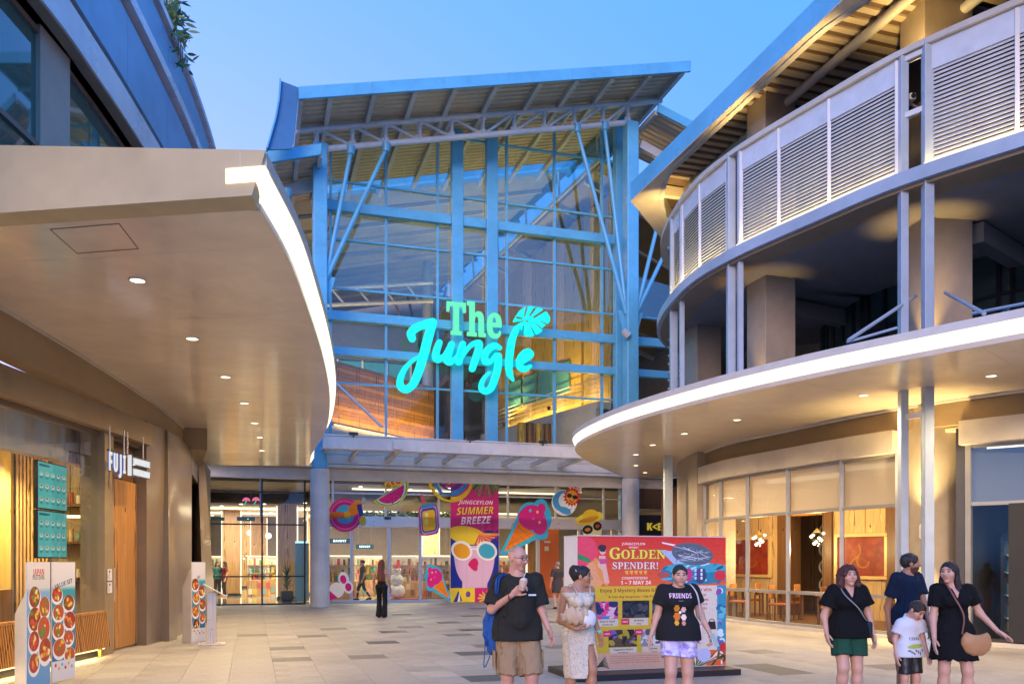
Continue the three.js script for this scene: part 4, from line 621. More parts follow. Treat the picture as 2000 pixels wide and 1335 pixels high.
  mesh('return_fascia', slab([tip.clone().addScaledVector(e2, 0.01), far], [tip.clone().addScaledVector(n2, 0.1).addScaledVector(e2, 0.05), far.clone().addScaledVector(n2, 0.1)], y0 + 0.002, y0 + 0.518, y0 + 0.002, y0 + 0.53, 0), m.blue, rf);
  mesh('eave_soffit', slab(A1, B1, y0 - 0.03, y0 - 0.001, y0 - 0.03, y0 - 0.001, 0), m.cream, rf);
  mesh('return_soffit', slab(A2, B2, y0 - 0.033, y0 - 0.004, y0 - 0.033, y0 - 0.004, 0), m.cream, rf);
  mesh('eave_beam', slab(B1, B1.map((p) => p.clone().addScaledVector(n1, 0.14)), y0 - 0.06, y0 + 0.62), m.beam, rf);
  mesh('return_beam', slab(B2, B2.map((p) => p.clone().addScaledVector(n2, 0.14)), y0 - 0.06, y0 + 0.62), m.beam, rf);
  const inn = (p, o) => p.clone().addScaledVector(n1, o), P = (p) => new THREE.Vector2(p.x, -p.z), sh = new THREE.Shape([P(tip.clone().addScaledVector(bis, 0.16)), P(inn(near, 0.12)), P(W(32, 0.3)), P(W(32, 34)), P(far.clone().addScaledVector(n2, 0.12))]);
  mesh('roof_sheet', new THREE.ExtrudeGeometry(sh, { depth: 0.08, bevelEnabled: false }).rotateX(-Math.PI / 2).translate(0, y0 + 0.44, 0), m.brown, rf);
  for (let k = 0; k < 70; k++) { const a = inn(tip.clone().addScaledVector(e1, k * 0.34 + 1), 0.5); mesh('deck_rib', beam(V(a.x, y0 + 0.42, a.z), V(a.x, y0 + 0.42, a.z).addScaledVector(n1, 9), 0.16, 0.05), m.deck, rf); }
  for (const o of [1.5, 2.8, 4.2, 5.8]) { const a = inn(tip, o).addScaledVector(e1, 1), b = inn(near, o); mesh('rafter', rod(V(a.x, y0 + 0.26, a.z), V(b.x, y0 + 0.26, b.z), 0.11), m.beam, rf); }
  mesh('cross_beam', beam(B1[0].clone().setY(y0 + 0.25), B1[0].clone().addScaledVector(n1, 4).setY(y0 + 0.25), 0.2, 0.3), m.cream, rf);
  mesh('rear_mass', slab([W(16, 4), W(16, 33)], [W(32, 4), W(32, 33)], 0, 13.1, 0, 13.1, 0), m.taupe, right);
  mesh('rear_link', slab([W(5.6, 28.5), W(8, 33)], [W(16, 28.5), W(16, 33)], 0, 12.4, 0, 12.4, 0), m.taupe, right);
  // uplights with their fittings
  for (const [l, t, y, tl, tt, ty, I] of [[5.92, 20.15, 5.3, 6.1, 20.45, 8.4, 9], [8.05, 16.75, 5.6, 8.2, 17, 8.4, 9], [8.35, 16.55, 5.6, 8.45, 16.95, 8.4, 9], [4.9, 24.4, 11.1, 4.5, 25.6, 12.5, 12], [5.7, 20.0, 11.1, 5.2, 20.2, 12.5, 7], [6.8, 17.2, 11.1, 6.3, 17.6, 12.5, 7], [7.75, 16.5, 11.1, 8.3, 17, 13, 10]]) {
    const p = W(l, t, y), q = W(tl, tt, ty), d = q.clone().sub(p).normalize(); mesh('uplight', along(new THREE.CylinderGeometry(0.06, 0.05, 0.14, 12), p.clone().addScaledVector(d, -0.16), p.clone().addScaledVector(d, -0.02)), m.dark, up);
    spot(p, q, I, [1, 0.66, 0.22], y < 8 ? 0.4 : 0.75, 0.95);
  }
}
// wall lamp between the posts
{
  const p = W((1801 - 1000) / FOC * 16.55, 16.55, 2.2), t = thing('wall_lamp', 'small box wall lamp shining up and down the pier between two posts', 'wall lamp', p, -YAW + 0.12);
  mesh('housing', rbox(0.13, 0.26, 0.14, 0, 0, 0.08, 0.01), m.white, t); mesh('diffuser', [box(0.1, 0.01, 0.11, 0, 0.134, 0.08), box(0.1, 0.01, 0.11, 0, -0.134, 0.08)], m.warm, t); mesh('back_plate', box(0.1, 0.2, 0.03, 0, 0, 0.0), m.alu, t);
  const f = W((1801 - 1000) / FOC * 16.4, 16.4, 2.2); spot(f.clone().setY(2.36), f.clone().setY(4).addScaledVector(FW, 0.4), 24, [1, 0.72, 0.3], 0.85, 0.9); spot(f.clone().setY(2.04), f.clone().setY(0).addScaledVector(FW, 0.3), 18, [1, 0.72, 0.3], 0.8, 0.9);
}
// security camera
{
  const p = onT(1777, 195, 15.9), t = thing('security_camera', 'small white security camera fixed between the two balcony posts', 'security camera', p, -YAW);
  mesh('body', rbox(0.13, 0.13, 0.3, 0, 0, 0, 0.03), m.white, t); mesh('lens', new THREE.CylinderGeometry(0.045, 0.045, 0.02, 16).rotateX(Math.PI / 2).translate(0, 0, 0.155), m.black, t); mesh('arm', rod(V(0, 0, -0.05), V(0.22, -0.12, -0.1), 0.025), m.white, t);
}
// restaurant interior pieces
const wallN = (() => { const a = W(6.5, 27.6), b = W(11.2, 20.3), n = V(-(b.z - a.z), 0, b.x - a.x).normalize(); if (n.dot(FW) > 0) n.negate(); return { a, b, n, yaw: Math.atan2(n.x, n.z), at: (px) => { let q, e = 1e9; for (let k = 0; k <= 400; k++) { const p = a.clone().lerp(b, k / 400), d = Math.abs(1000 + FOC * p.dot(RT) / p.dot(FW) - px); if (d < e) { e = d; q = p; } } return q; } }; })();
[[1468, 'framed red and orange picture on the dining room wall beside the dark pillar', 5], [1684, 'framed orange picture with gold swirls on the wall behind the red haired woman', 9]].forEach(([px, label, seed]) => {
  const p = wallN.at(px).addScaledVector(wallN.n, 0.05).setY(1.75), t = thing('framed_picture', label, 'picture', p, wallN.yaw, 'pictures in the dining room');
  for (const [w, h, x, y] of [[1.62, 0.09, 0, 0.58], [1.62, 0.09, 0, -0.58], [0.09, 1.07, 0.765, 0], [0.09, 1.07, -0.765, 0]]) mesh('frame_bar', rbox(w, h, 0.08, x, y, 0.01, 0.01, 1), M([0.62, 0.46, 0.2], 0.35, { metalness: 0.3 }), t);
  mesh('canvas', quadUV(V(-0.72, -0.535, 0.01), V(0.72, -0.535, 0.01), V(0.72, 0.535, 0.01), V(-0.72, 0.535, 0.01)), printMat(128, 100, (x, w, h) => { const q = mulberry(seed); x.fillStyle = '#c23c10'; x.fillRect(0, 0, w, h); for (let k = 0; k < 60; k++) { x.fillStyle = ['#d9541a', '#b02a12', '#e07a1c', '#8f2412'][Math.floor(q() * 4)]; x.globalAlpha = 0.35; x.beginPath(); x.ellipse(q() * w, q() * h, 6 + q() * 22, 4 + q() * 12, q() * 3, 0, 7); x.fill(); } x.globalAlpha = 0.9; x.strokeStyle = '#e0a63a'; x.lineWidth = 4; x.beginPath(); x.moveTo(40, 85); x.bezierCurveTo(20, 50, 80, 60, 58, 20); x.stroke(); x.beginPath(); x.arc(70, 62, 16, 0, 4); x.stroke(); }, { color: 0xa89a90 }), t, true);
});
[[1482, 1053, 23.6, 'crystal pendant lamp glowing before the red picture'], [1596, 1050, 21.8, 'crystal pendant lamp glowing in the doorway of the dining room']].forEach(([px, py, t, label]) => {
  const p = onT(px, py, t), o = thing('pendant_lamp', label, 'pendant lamp', p, 0, 'pendant lamps in the dining room');
  mesh('cord', rod(V(0, 0.2, 0), V(0, 4.18 - p.y, 0), 0.008), m.dark, o); mesh('cap', new THREE.ConeGeometry(0.1, 0.12, 12).translate(0, 0.2, 0), m.gold, o);
  for (let k = 0; k < 14; k++) { const a = k * 2.4, r = 0.2 - 0.011 * k; mesh('crystal', new THREE.IcosahedronGeometry(0.05, 0).translate(Math.cos(a) * r, 0.12 - k * 0.022, Math.sin(a) * r), k % 2 ? m.glass : m.linear, o); }
  point(p.clone().add(V(0, -0.25, 0)), 4, [1, 0.7, 0.32], 5);
});
function table(p, turn, label) {
  const t = thing('dining_table', label, 'table', p, turn, 'tables in the dining room');
  mesh('top', rbox(1.1, 0.04, 0.75, 0, 0.75, 0, 0.01), m.woodPale, t); for (const [x, z] of [[-0.48, -0.3], [0.48, -0.3], [-0.48, 0.3], [0.48, 0.3]]) mesh('leg', box(0.05, 0.7, 0.05, x, 0.38, z), m.woodDark, t);
  mesh('placemat', [box(0.32, 0.006, 0.24, -0.25, 0.774, 0.2), box(0.32, 0.006, 0.24, 0.25, 0.774, -0.2)], M([0.7, 0.3, 0.08], 0.7), t); return t;
}
function chair(p, turn, label) {
  const t = thing('dining_chair', label, 'chair', p, turn, 'chairs in the dining room');
  mesh('seat', rbox(0.44, 0.06, 0.44, 0, 0.46, 0, 0.02), M([0.4, 0.12, 0.04], 0.6), t); mesh('backrest', rbox(0.42, 0.36, 0.04, 0, 0.78, -0.2, 0.015), m.wood, t);
  for (const [x, z] of [[-0.18, -0.18], [0.18, -0.18], [-0.18, 0.18], [0.18, 0.18]]) mesh('leg', box(0.035, z < 0 ? 0.62 : 0.43, 0.035, x, z < 0 ? 0.31 : 0.215, z), m.woodDark, t); return t;
}
{
  const rows = [[6.75, 24.2, 'beside the window nearest the corner pier'], [7.35, 22.6, 'below the red picture'], [8.1, 20.9, 'in front of the carved screen'], [9.1, 19.2, 'behind the red haired woman']];
  const T0 = table(W(rows[0][0], rows[0][1], 0.03), 0.6, 'pale wooden dining table ' + rows[0][2]); rows.slice(1).forEach(([l, t, w]) => copy(T0, 'pale wooden dining table ' + w, W(l, t, 0.03)));
  const C0 = chair(W(rows[0][0] - 0.3, rows[0][1] - 0.45, 0.03), 0.6, 'brown dining chair at the table ' + rows[0][2] + ', window side');
  rows.forEach(([l, t, w], i) => { if (i) copy(C0, 'brown dining chair at the table ' + w + ', window side', W(l - 0.3, t - 0.45, 0.03)); copy(C0, 'brown dining chair at the table ' + w + ', wall side', W(l + 0.3, t + 0.5, 0.03), 0.6 + Math.PI); });
}
// lit display fridge in the dark shop
{
  const t = thing('display_fridge', 'dark glass fronted display fridge lit green inside the unlit shop', 'fridge', W(10.6, 16.6, 0), -YAW - 0.35);
  mesh('cabinet', [box(1.7, 0.2, 0.7, 0, 0.1, 0), box(1.7, 0.12, 0.7, 0, 2.1, 0), box(0.06, 2, 0.7, -0.85, 1.1, 0), box(0.06, 2, 0.7, 0.85, 1.1, 0), box(1.7, 2, 0.04, 0, 1.1, -0.33)], m.dark, t);
  for (const y of [0.5, 0.95, 1.4, 1.75]) { mesh('shelf', box(1.6, 0.02, 0.55, 0, y, -0.03), m.frame, t); mesh('shelf_light', box(1.5, 0.015, 0.02, 0, y - 0.02, 0.24), glow([0.5, 0.85, 0.7], 0.7), t); }
  for (let k = 0; k < 34; k++) { const s = k % 4; mesh('drink_pack', new THREE.CylinderGeometry(0.035, 0.04, 0.2, 8).translate(-0.7 + Math.floor(k / 4) * 0.17, [0.5, 0.95, 1.4, 0.2][s] + 0.12, 0.05 + rr(-0.1, 0.1)), M([[0.1, 0.3, 0.12], [0.4, 0.3, 0.1], [0.08, 0.2, 0.25], [0.4, 0.08, 0.05]][Math.floor(rnd() * 4)], 0.4), t); }
  const l = W(10.5, 16.3, 2.0); area(l, l.clone().add(V(0, -1, 0)).addScaledVector(FW, 0.3), 1.4, 0.1, 5, [0.55, 0.9, 0.75]);
}
// ---------------------------------------------------------------- people: one continuous body each, clothes and hair as children
const IN = new ImprovedNoise(), n3 = (x, y, z) => IN.noise(x, y, z);
function surfaceNet(f, lo, hi, cell) {
  const nx = Math.ceil((hi[0] - lo[0]) / cell) + 1, ny = Math.ceil((hi[1] - lo[1]) / cell) + 1, nz = Math.ceil((hi[2] - lo[2]) / cell) + 1, S = new Float32Array(nx * ny * nz), id = (i, j, k) => i + nx * (j + ny * k);
  for (let k = 0; k < nz; k++) for (let j = 0; j < ny; j++) for (let i = 0; i < nx; i++) S[id(i, j, k)] = f(lo[0] + i * cell, lo[1] + j * cell, lo[2] + k * cell);
  const vid = new Int32Array(nx * ny * nz).fill(-1), pos = [], ind = [];
  for (let k = 0; k < nz - 1; k++) for (let j = 0; j < ny - 1; j++) for (let i = 0; i < nx - 1; i++) {
    let cx = 0, cy = 0, cz = 0, n = 0; const v = [];
    for (let c = 0; c < 8; c++) v.push(S[id(i + (c & 1), j + (c >> 1 & 1), k + (c >> 2))]);
    const neg = v.reduce((s, q) => s + (q < 0 ? 1 : 0), 0); if (neg === 0 || neg === 8) continue;
    for (let a = 0; a < 8; a++) for (const b of [1, 2, 4]) { if (a & b) continue; const p = v[a], q = v[a | b]; if ((p < 0) === (q < 0)) continue; const t = p / (p - q); cx += (a & 1) + (b === 1 ? t : 0); cy += (a >> 1 & 1) + (b === 2 ? t : 0); cz += (a >> 2) + (b === 4 ? t : 0); n++; }
    vid[id(i, j, k)] = pos.length / 3; pos.push(lo[0] + (i + cx / n) * cell, lo[1] + (j + cy / n) * cell, lo[2] + (k + cz / n) * cell);
  }
  for (let k = 1; k < nz - 1; k++) for (let j = 1; j < ny - 1; j++) for (let i = 1; i < nx - 1; i++) {
    const s = S[id(i, j, k)] < 0;
    const q = (a, b, c, d, fl) => { if (a < 0 || b < 0 || c < 0 || d < 0) return; if (fl) ind.push(a, b, c, a, c, d); else ind.push(a, c, b, a, d, c); };
    if (s !== S[id(i + 1, j, k)] < 0) q(vid[id(i, j - 1, k - 1)], vid[id(i, j, k - 1)], vid[id(i, j, k)], vid[id(i, j - 1, k)], s);
    if (s !== S[id(i, j + 1, k)] < 0) q(vid[id(i - 1, j, k - 1)], vid[id(i - 1, j, k)], vid[id(i, j, k)], vid[id(i, j, k - 1)], s);
    if (s !== S[id(i, j, k + 1)] < 0) q(vid[id(i - 1, j - 1, k)], vid[id(i, j - 1, k)], vid[id(i, j, k)], vid[id(i - 1, j, k)], s);
  }
  const g = new THREE.BufferGeometry(); g.setAttribute('position', new THREE.Float32BufferAttribute(pos, 3)); g.setIndex(ind); g.computeVertexNormals(); return g;
}
const sminK = (a, b, k) => { const h = Math.max(k - Math.abs(a - b), 0) / k; return Math.min(a, b) - h * h * k * 0.25; };
function bone(a, b, ra, rb = ra, o = {}) { return { a, b, ra, rb, sz: 1, ...o, d: [b[0] - a[0], b[1] - a[1], b[2] - a[2]] }; }
function bd(B, x, y, z) {
  const ax = x - B.a[0], ay = y - B.a[1], az = (z - B.a[2]) * B.sz, dx = B.d[0], dy = B.d[1], dz = B.d[2] * B.sz, L = dx * dx + dy * dy + dz * dz || 1e-9, u = (ax * dx + ay * dy + az * dz) / L, h = Math.max(0, Math.min(1, u));
  let d = Math.hypot(ax - dx * h, ay - dy * h, az - dz * h) - (B.ra + (B.rb - B.ra) * h);
  if (B.flat) d = Math.max(d, (u - 1) * Math.sqrt(L)); return d;
}
const ell = (x, y, z, c, r) => { const a = (x - c[0]) / r[0], b = (y - c[1]) / r[1], e = (z - c[2]) / r[2], q = Math.hypot(a, b, e); return (q - 1) * Math.min(r[0], r[1], r[2]); };
function fieldOf(bones, k) { return (x, y, z) => { let d = 9; for (const b of bones) d = sminK(d, bd(b, x, y, z), b.k || k); return d; }; }
function bounds(bones, pad) { const lo = [9, 9, 9], hi = [-9, -9, -9]; for (const b of bones) for (const p of [b.a, b.b]) for (let i = 0; i < 3; i++) { const r = Math.max(b.ra, b.rb) + pad; lo[i] = Math.min(lo[i], p[i] - r); hi[i] = Math.max(hi[i], p[i] + r); } return [lo, hi]; }
function paint(g, fn) { const p = g.attributes.position, c = new Float32Array(p.count * 3); for (let i = 0; i < p.count; i++) c.set(fn(p.getX(i), p.getY(i), p.getZ(i)), 3 * i); g.setAttribute('color', new THREE.BufferAttribute(c, 3)); return g; }
const toV = (p) => V(p[0], p[1], p[2]), lerp3 = (a, b, t) => [a[0] + (b[0] - a[0]) * t, a[1] + (b[1] - a[1]) * t, a[2] + (b[2] - a[2]) * t];

function handGeo(wrist, dir, palmN, curl, side, sc, skin, cell) {
  const F = [], seg = [[0.043, 0.026, 0.02], [0.047, 0.03, 0.021], [0.044, 0.028, 0.021], [0.034, 0.021, 0.018]], B = [bone([0, 0.02, 0], [0, -0.03, 0], 0.026, 0.024, { sz: 1.5 })];
  seg.forEach((s, i) => { const x = side * (0.03 - i * 0.02); B.push(bone([x * 0.6, -0.02, 0], [x, -0.085 + Math.abs(i - 1) * 0.004, 0], 0.015, 0.0125)); let p = [x, -0.085 + Math.abs(i - 1) * 0.004, 0], a = curl * (0.35 + i * 0.06); const fan = side * (0.07 - i * 0.05) * (1 - curl * 0.6); s.forEach((l, j) => { const q = [p[0] + fan * l, p[1] - Math.cos(a) * l, p[2] + Math.sin(a) * l]; F.push(bone(p, q, 0.0098 - j * 0.0008, 0.0092 - j * 0.0009)); p = q; a += curl * (0.75 + 0.1 * j); }); });
  let t = [side * 0.022, -0.022, 0.006]; for (const [dx, dy, dz, r] of [[0.022, -0.028, 0.012, 0.013], [0.01, -0.026, 0.006 + curl * 0.012, 0.0105], [0.002, -0.02, 0.004 + curl * 0.012, 0.009]]) { const q = [t[0] + side * dx, t[1] + dy, t[2] + dz]; F.push(bone(t, q, r, r * 0.92)); t = q; }
  const palm = fieldOf(B, 0.02), all = [...B, ...F], f = (x, y, z) => { let d = palm(x, y, z); for (const b of F) d = sminK(d, bd(b, x, y, z), 0.006); return d; };
  const [lo, hi] = bounds(all, 0.01), g = surfaceNet(f, lo, hi, cell);
  const yv = toV(dir).normalize().negate(), zv = toV(palmN); zv.addScaledVector(yv, -zv.dot(yv)).normalize(); const xv = yv.clone().cross(zv);
  g.scale(sc, sc, sc).applyMatrix4(new THREE.Matrix4().makeBasis(xv, yv, zv).setPosition(toV(wrist)));
  return paint(g, () => skin);
}
function headParts(H, skin, hairC, lod) {
  const f = (x, y, z) => {
    let d = ell(x, y, z, [0, 0.032, -0.012], [0.076, 0.086, 0.096]); d = sminK(d, ell(x, y, z, [0, -0.04, 0.018], [0.058, 0.066, 0.066]), 0.035);
    d = sminK(d, ell(x, y, z, [0, -0.094, 0.055], [0.026, 0.02, 0.022]), 0.02); const ax = Math.abs(x);
    d = sminK(d, ell(ax, y, z, [0.04, -0.02, 0.05], [0.03, 0.032, 0.03]), 0.025); d = sminK(d, bd(HB.brow, x, y, z), 0.016);
    d = Math.max(d, -ell(ax, y, z, [0.031, 0.012, 0.098], [0.019, 0.013, 0.018])); d = sminK(d, bd(HB.nose, x, y, z), 0.012); d = sminK(d, ell(ax, y, z, [0.009, -0.026, 0.095], [0.008, 0.007, 0.01]), 0.008);
    d = sminK(d, bd(HB.lip1, x, y, z), 0.006); d = sminK(d, bd(HB.lip2, x, y, z), 0.006); d = sminK(d, ell(ax, y, z, [0.077, 0.0, -0.012], [0.011, 0.032, 0.021]), 0.008);
    return sminK(d, bd(HB.neck, x, y, z), 0.03);
  };
  const HB = { brow: bone([-0.04, 0.034, 0.07], [0.04, 0.034, 0.07], 0.013), nose: bone([0, 0.016, 0.084], [0, -0.02, 0.104], 0.008, 0.0125), lip1: bone([-0.019, -0.054, 0.077], [0.019, -0.054, 0.077], 0.0065), lip2: bone([-0.016, -0.063, 0.077], [0.016, -0.063, 0.077], 0.0075), neck: bone([0, -0.06, -0.02], [0, -0.17, -0.03], 0.05, 0.054) };
  const g = surfaceNet(f, [-0.1, -0.2, -0.12], [0.1, 0.13, 0.13], lod), mix = (a, b, t) => [a[0] + (b[0] - a[0]) * t, a[1] + (b[1] - a[1]) * t, a[2] + (b[2] - a[2]) * t], st = (d, e) => cl(1 - d / e);
  paint(g, (x, y, z) => {
    const ax = Math.abs(x); let c = skin;
    c = mix(c, [skin[0] * 1.02, skin[1] * 0.8, skin[2] * 0.75], 0.5 * st(Math.hypot(ax - 0.042, y + 0.02, z - 0.07), 0.03));
    if (z > 0.06 && ax < 0.024) c = mix(c, H.lips || [skin[0] * 0.75, skin[1] * 0.42, skin[2] * 0.4], Math.min(1, 1.4 * st(Math.abs(y + 0.058), 0.013)));
    if (z > 0.05 && ax > 0.012 && ax < 0.052) c = mix(c, hairC, Math.min(1, 1.5 * st(Math.abs(y - 0.037 + (ax - 0.03) * 0.12), 0.008)));
    if (z > 0.06 && ax > 0.016 && ax < 0.047) c = mix(c, [0.02, 0.014, 0.01], Math.min(1, 1.5 * st(Math.hypot((ax - 0.031) * 0.5, y - 0.013), 0.0105)));
    if (H.beard && y < -0.03 && y > -0.125 && z > -0.02) c = mix(c, hairC, H.beard * cl((-0.028 - y) / 0.02) * (Math.abs(y + 0.058) < 0.008 && ax < 0.02 ? 0.3 : 1));
    if (H.stubble && y > 0.06) c = mix(c, hairC, H.stubble * cl((0.02 - z) / 0.05 + 0.25)); return c;
  });
  return g;
}
function hairGeo(kind, lod, seed) {
  const cap = (x, y, z, e = 0) => Math.max(ell(x, y, z, [0, 0.036, -0.014], [0.086 + e, 0.093 + e, 0.106 + e]), -ell(x, y, z, [0, -0.035, 0.105], [0.072, 0.112, 0.09]), -(y + 0.07 - Math.max(0, -z - 0.0) * 0.3));
  const bones = { long: [bone([-0.066, 0.03, -0.02], [-0.088, -0.2, -0.02], 0.032, 0.04), bone([0.066, 0.03, -0.02], [0.088, -0.2, -0.03], 0.032, 0.04), bone([0, 0.02, -0.07], [0, -0.3, -0.1], 0.06, 0.075), bone([-0.07, -0.15, -0.05], [-0.1, -0.32, -0.0], 0.045, 0.03), bone([0.05, -0.15, -0.07], [0.06, -0.34, -0.1], 0.05, 0.035)], verylong: [bone([-0.05, 0.03, -0.03], [-0.08, -0.42, -0.1], 0.045, 0.05), bone([0.05, 0.03, -0.03], [0.08, -0.44, -0.1], 0.045, 0.05), bone([0, 0.02, -0.06], [0, -0.48, -0.13], 0.06, 0.06)], bun: [bone([0.0, 0.05, -0.1], [-0.02, 0.085, -0.1], 0.06, 0.05), bone([0, -0.02, -0.08], [0, 0.06, -0.1], 0.045, 0.05)], tied: [bone([0, 0.05, -0.105], [0, -0.06, -0.115], 0.04, 0.03)], curly: [], short: [], fringe: [] }[kind] || [];
  const f = (x, y, z) => {
    let d = cap(x, y, z, kind === 'curly' ? 0.012 : kind === 'tied' ? -0.004 : 0); for (const b of bones) d = sminK(d, bd(b, x, y, z), 0.03);
    if (kind === 'curly') { for (const s of [-1, 1]) { d = sminK(d, bd(bone([s * 0.085, 0.04, -0.02], [s * 0.105, -0.1, -0.01], 0.04, 0.045), x, y, z), 0.04); } d = sminK(d, ell(x, y, z, [0, -0.03, -0.085], [0.1, 0.1, 0.06]), 0.04); d += 0.014 * n3(x * 34 + seed, y * 34, z * 34) + 0.007 * n3(x * 70, y * 70 + seed, z * 70); }
    return d + 0.005 * n3(x * 55 + seed, y * 8, z * 55) + 0.004 * n3(x * 22, y * 14 + seed, z * 22);
  };
  return surfaceNet(f, [-0.19, -0.56, -0.24], [0.19, 0.17, 0.14], lod);
}
function person(P) {
  const t = P.t, s = FOC / t, face = P.face || 0, sc = P.h / 1.7, b = P.b || 1, lod = P.lod || 1;
  const root = thing('person', P.label, 'person', W((P.cx - 1000) / s, t, P.base || 0), -YAW + face, P.group);
  const cf = Math.cos(-face), sf = Math.sin(-face), J = (q) => { const x = (q[0] - P.cx) / s, z = q[2] || 0, y = EYE - (q[1] - HORIZON) / s - (P.base || 0); return [x * cf + z * sf, y, -x * sf + z * cf]; };
  const D = { pel: [0, 0.93, 0], wai: [0, 1.08, 0.005], che: [0, 1.27, 0], nek: [0, 1.42, -0.015], hed: [0, 1.585, 0.012], hiL: [0.085, 0.9, 0], hiR: [-0.085, 0.9, 0], knL: [0.1, 0.49, 0.03], knR: [-0.1, 0.49, 0.02], anL: [0.105, 0.085, -0.01], anR: [-0.105, 0.085, -0.03], shL: [0.168, 1.385, -0.015], shR: [-0.168, 1.385, -0.015], elL: [0.23, 1.11, -0.03], elR: [-0.23, 1.11, -0.03], wrL: [0.25, 0.87, 0.05], wrR: [-0.25, 0.87, 0.05] };
  for (const k in D) D[k] = D[k].map((v) => v * sc); if (P.wide) for (const k of ['shL', 'shR']) D[k][0] *= P.wide;
  for (const k in P.j || {}) D[k] = J(P.j[k]); for (const k in P.o || {}) D[k] = P.o[k].map((v) => v * sc);
  const r = (v) => v * sc, rb = (v) => v * sc * b, R = { D, r, rb };
  const torso = (e = 0) => [bone(D.pel, D.wai, rb(0.132) + e, rb(0.113) + e, { sz: 1.3 }), bone([D.hiL[0], D.pel[1] - r(0.03), D.hiL[2]], [D.hiR[0], D.pel[1] - r(0.03), D.hiR[2]], rb(0.1) + e, rb(0.1) + e, { sz: 1.05 }), bone(D.wai, D.che, rb(0.113) + e, rb(0.135) + e, { sz: 1.3 }), bone([D.shL[0] * 0.72, D.shL[1] - r(0.035), D.shL[2]], [D.shR[0] * 0.72, D.shR[1] - r(0.035), D.shR[2]], r(0.072) + e, r(0.072) + e), bone(lerp3(D.che, D.nek, 0.4), D.nek, r(0.1) + e, r(0.062) + e * 0.6)].concat(P.bust ? [-1, 1].map((q) => bone([q * r(0.075), D.che[1] - r(0.005), r(0.08)], [q * r(0.06), D.che[1] - r(0.02), r(0.095)], r(0.062) * P.bust + e, r(0.055) * P.bust + e)) : []).concat(P.belly ? [bone([0, D.wai[1] - r(0.05), r(0.06)], [0, D.wai[1] + r(0.1), r(0.06)], rb(0.12) + e, rb(0.12) + e)] : []);
  const arm = (q, e = 0) => [bone(D['sh' + q], D['el' + q], r(0.046) * (0.7 + 0.3 * b) + e, r(0.039) * (0.8 + 0.2 * b) + e)];
  const fore = (q) => [bone(D['el' + q], D['wr' + q], r(0.039) * (0.8 + 0.2 * b), r(0.026))];
  const leg = (q, e = 0) => [bone(D['hi' + q], D['kn' + q], rb(0.087) + e, r(0.058) * (0.7 + 0.3 * b) + e)];
  const calf = (q) => [bone(D['kn' + q], lerp3(D['kn' + q], D['an' + q], 0.35), r(0.055) * (0.7 + 0.3 * b), r(0.056) * (0.7 + 0.3 * b)), bone(lerp3(D['kn' + q], D['an' + q], 0.35), D['an' + q], r(0.055) * (0.7 + 0.3 * b), r(0.036))];
  const foot = (q, e = 0) => { const a = D['an' + q]; return [bone([a[0], a[1] - r(0.04), a[2] - r(0.02)], [a[0] * 1.12, r(0.03), a[2] + r(0.15)], r(0.04) + e, r(0.03) + e), bone(a, [a[0], r(0.04), a[2] - r(0.02)], r(0.037) + e, r(0.04) + e)]; };
  Object.assign(R, { torso, arm, leg, calf, foot });
  const bones = [...torso(), ...arm('L'), ...arm('R'), ...fore('L'), ...fore('R'), ...leg('L'), ...leg('R'), ...calf('L'), ...calf('R'), ...foot('L'), ...foot('R'), bone(D.nek, lerp3(D.nek, D.hed, 0.5), r(0.055), r(0.052))];
  const [lo, hi] = bounds(bones, 0.03), parts = [paint(surfaceNet(fieldOf(bones, 0.035 * sc), lo, hi, 0.013 * lod), (x, y, z) => { const v = 1 + 0.06 * n3(x * 20, y * 20, z * 20); return [P.skin[0] * v, P.skin[1] * v, P.skin[2] * v]; })];
  const hs = (P.headScale || 1) * sc, hm = new THREE.Matrix4().compose(toV(D.hed), new THREE.Quaternion().setFromEuler(new THREE.Euler(P.pitch || 0, P.yaw || 0, P.roll || 0, 'YXZ')), V(hs, hs, hs));
  parts.push(headParts(P, P.skin, P.hairC, 0.0042 * lod).applyMatrix4(hm));
  for (const q of ['L', 'R']) { const w = D['wr' + q], hd = P['hand' + q] || {}; const dir = hd.d || [w[0] - D['el' + q][0], w[1] - D['el' + q][1], w[2] - D['el' + q][2]]; parts.push(handGeo(w, dir, hd.n || [q === 'L' ? -1 : 1, 0, 0.15], hd.c ?? 0.45, q === 'L' ? 1 : -1, sc * (hd.s || 1), P.skin, 0.0042 * lod)); }
  mesh('body', mergeGeometries(parts.map((g) => { const n = g.toNonIndexed(); return boxUV(n); })), P.skinMat || skinMat, root, true);
  if (P.hair) mesh('hair', hairGeo(P.hair, 0.006 * lod, P.cx).applyMatrix4(hm), M(P.hairC, 0.55, { bumpMap: brushed, bumpScale: 0.012 }), root);
  R.root = root; R.hm = hm; R.P = P; R.lod = lod; R.J = J; return R;
}
const skinMat = M([1, 1, 1], 0.5, { vertexColors: true, bumpMap: grit, bumpScale: 0.0004 });
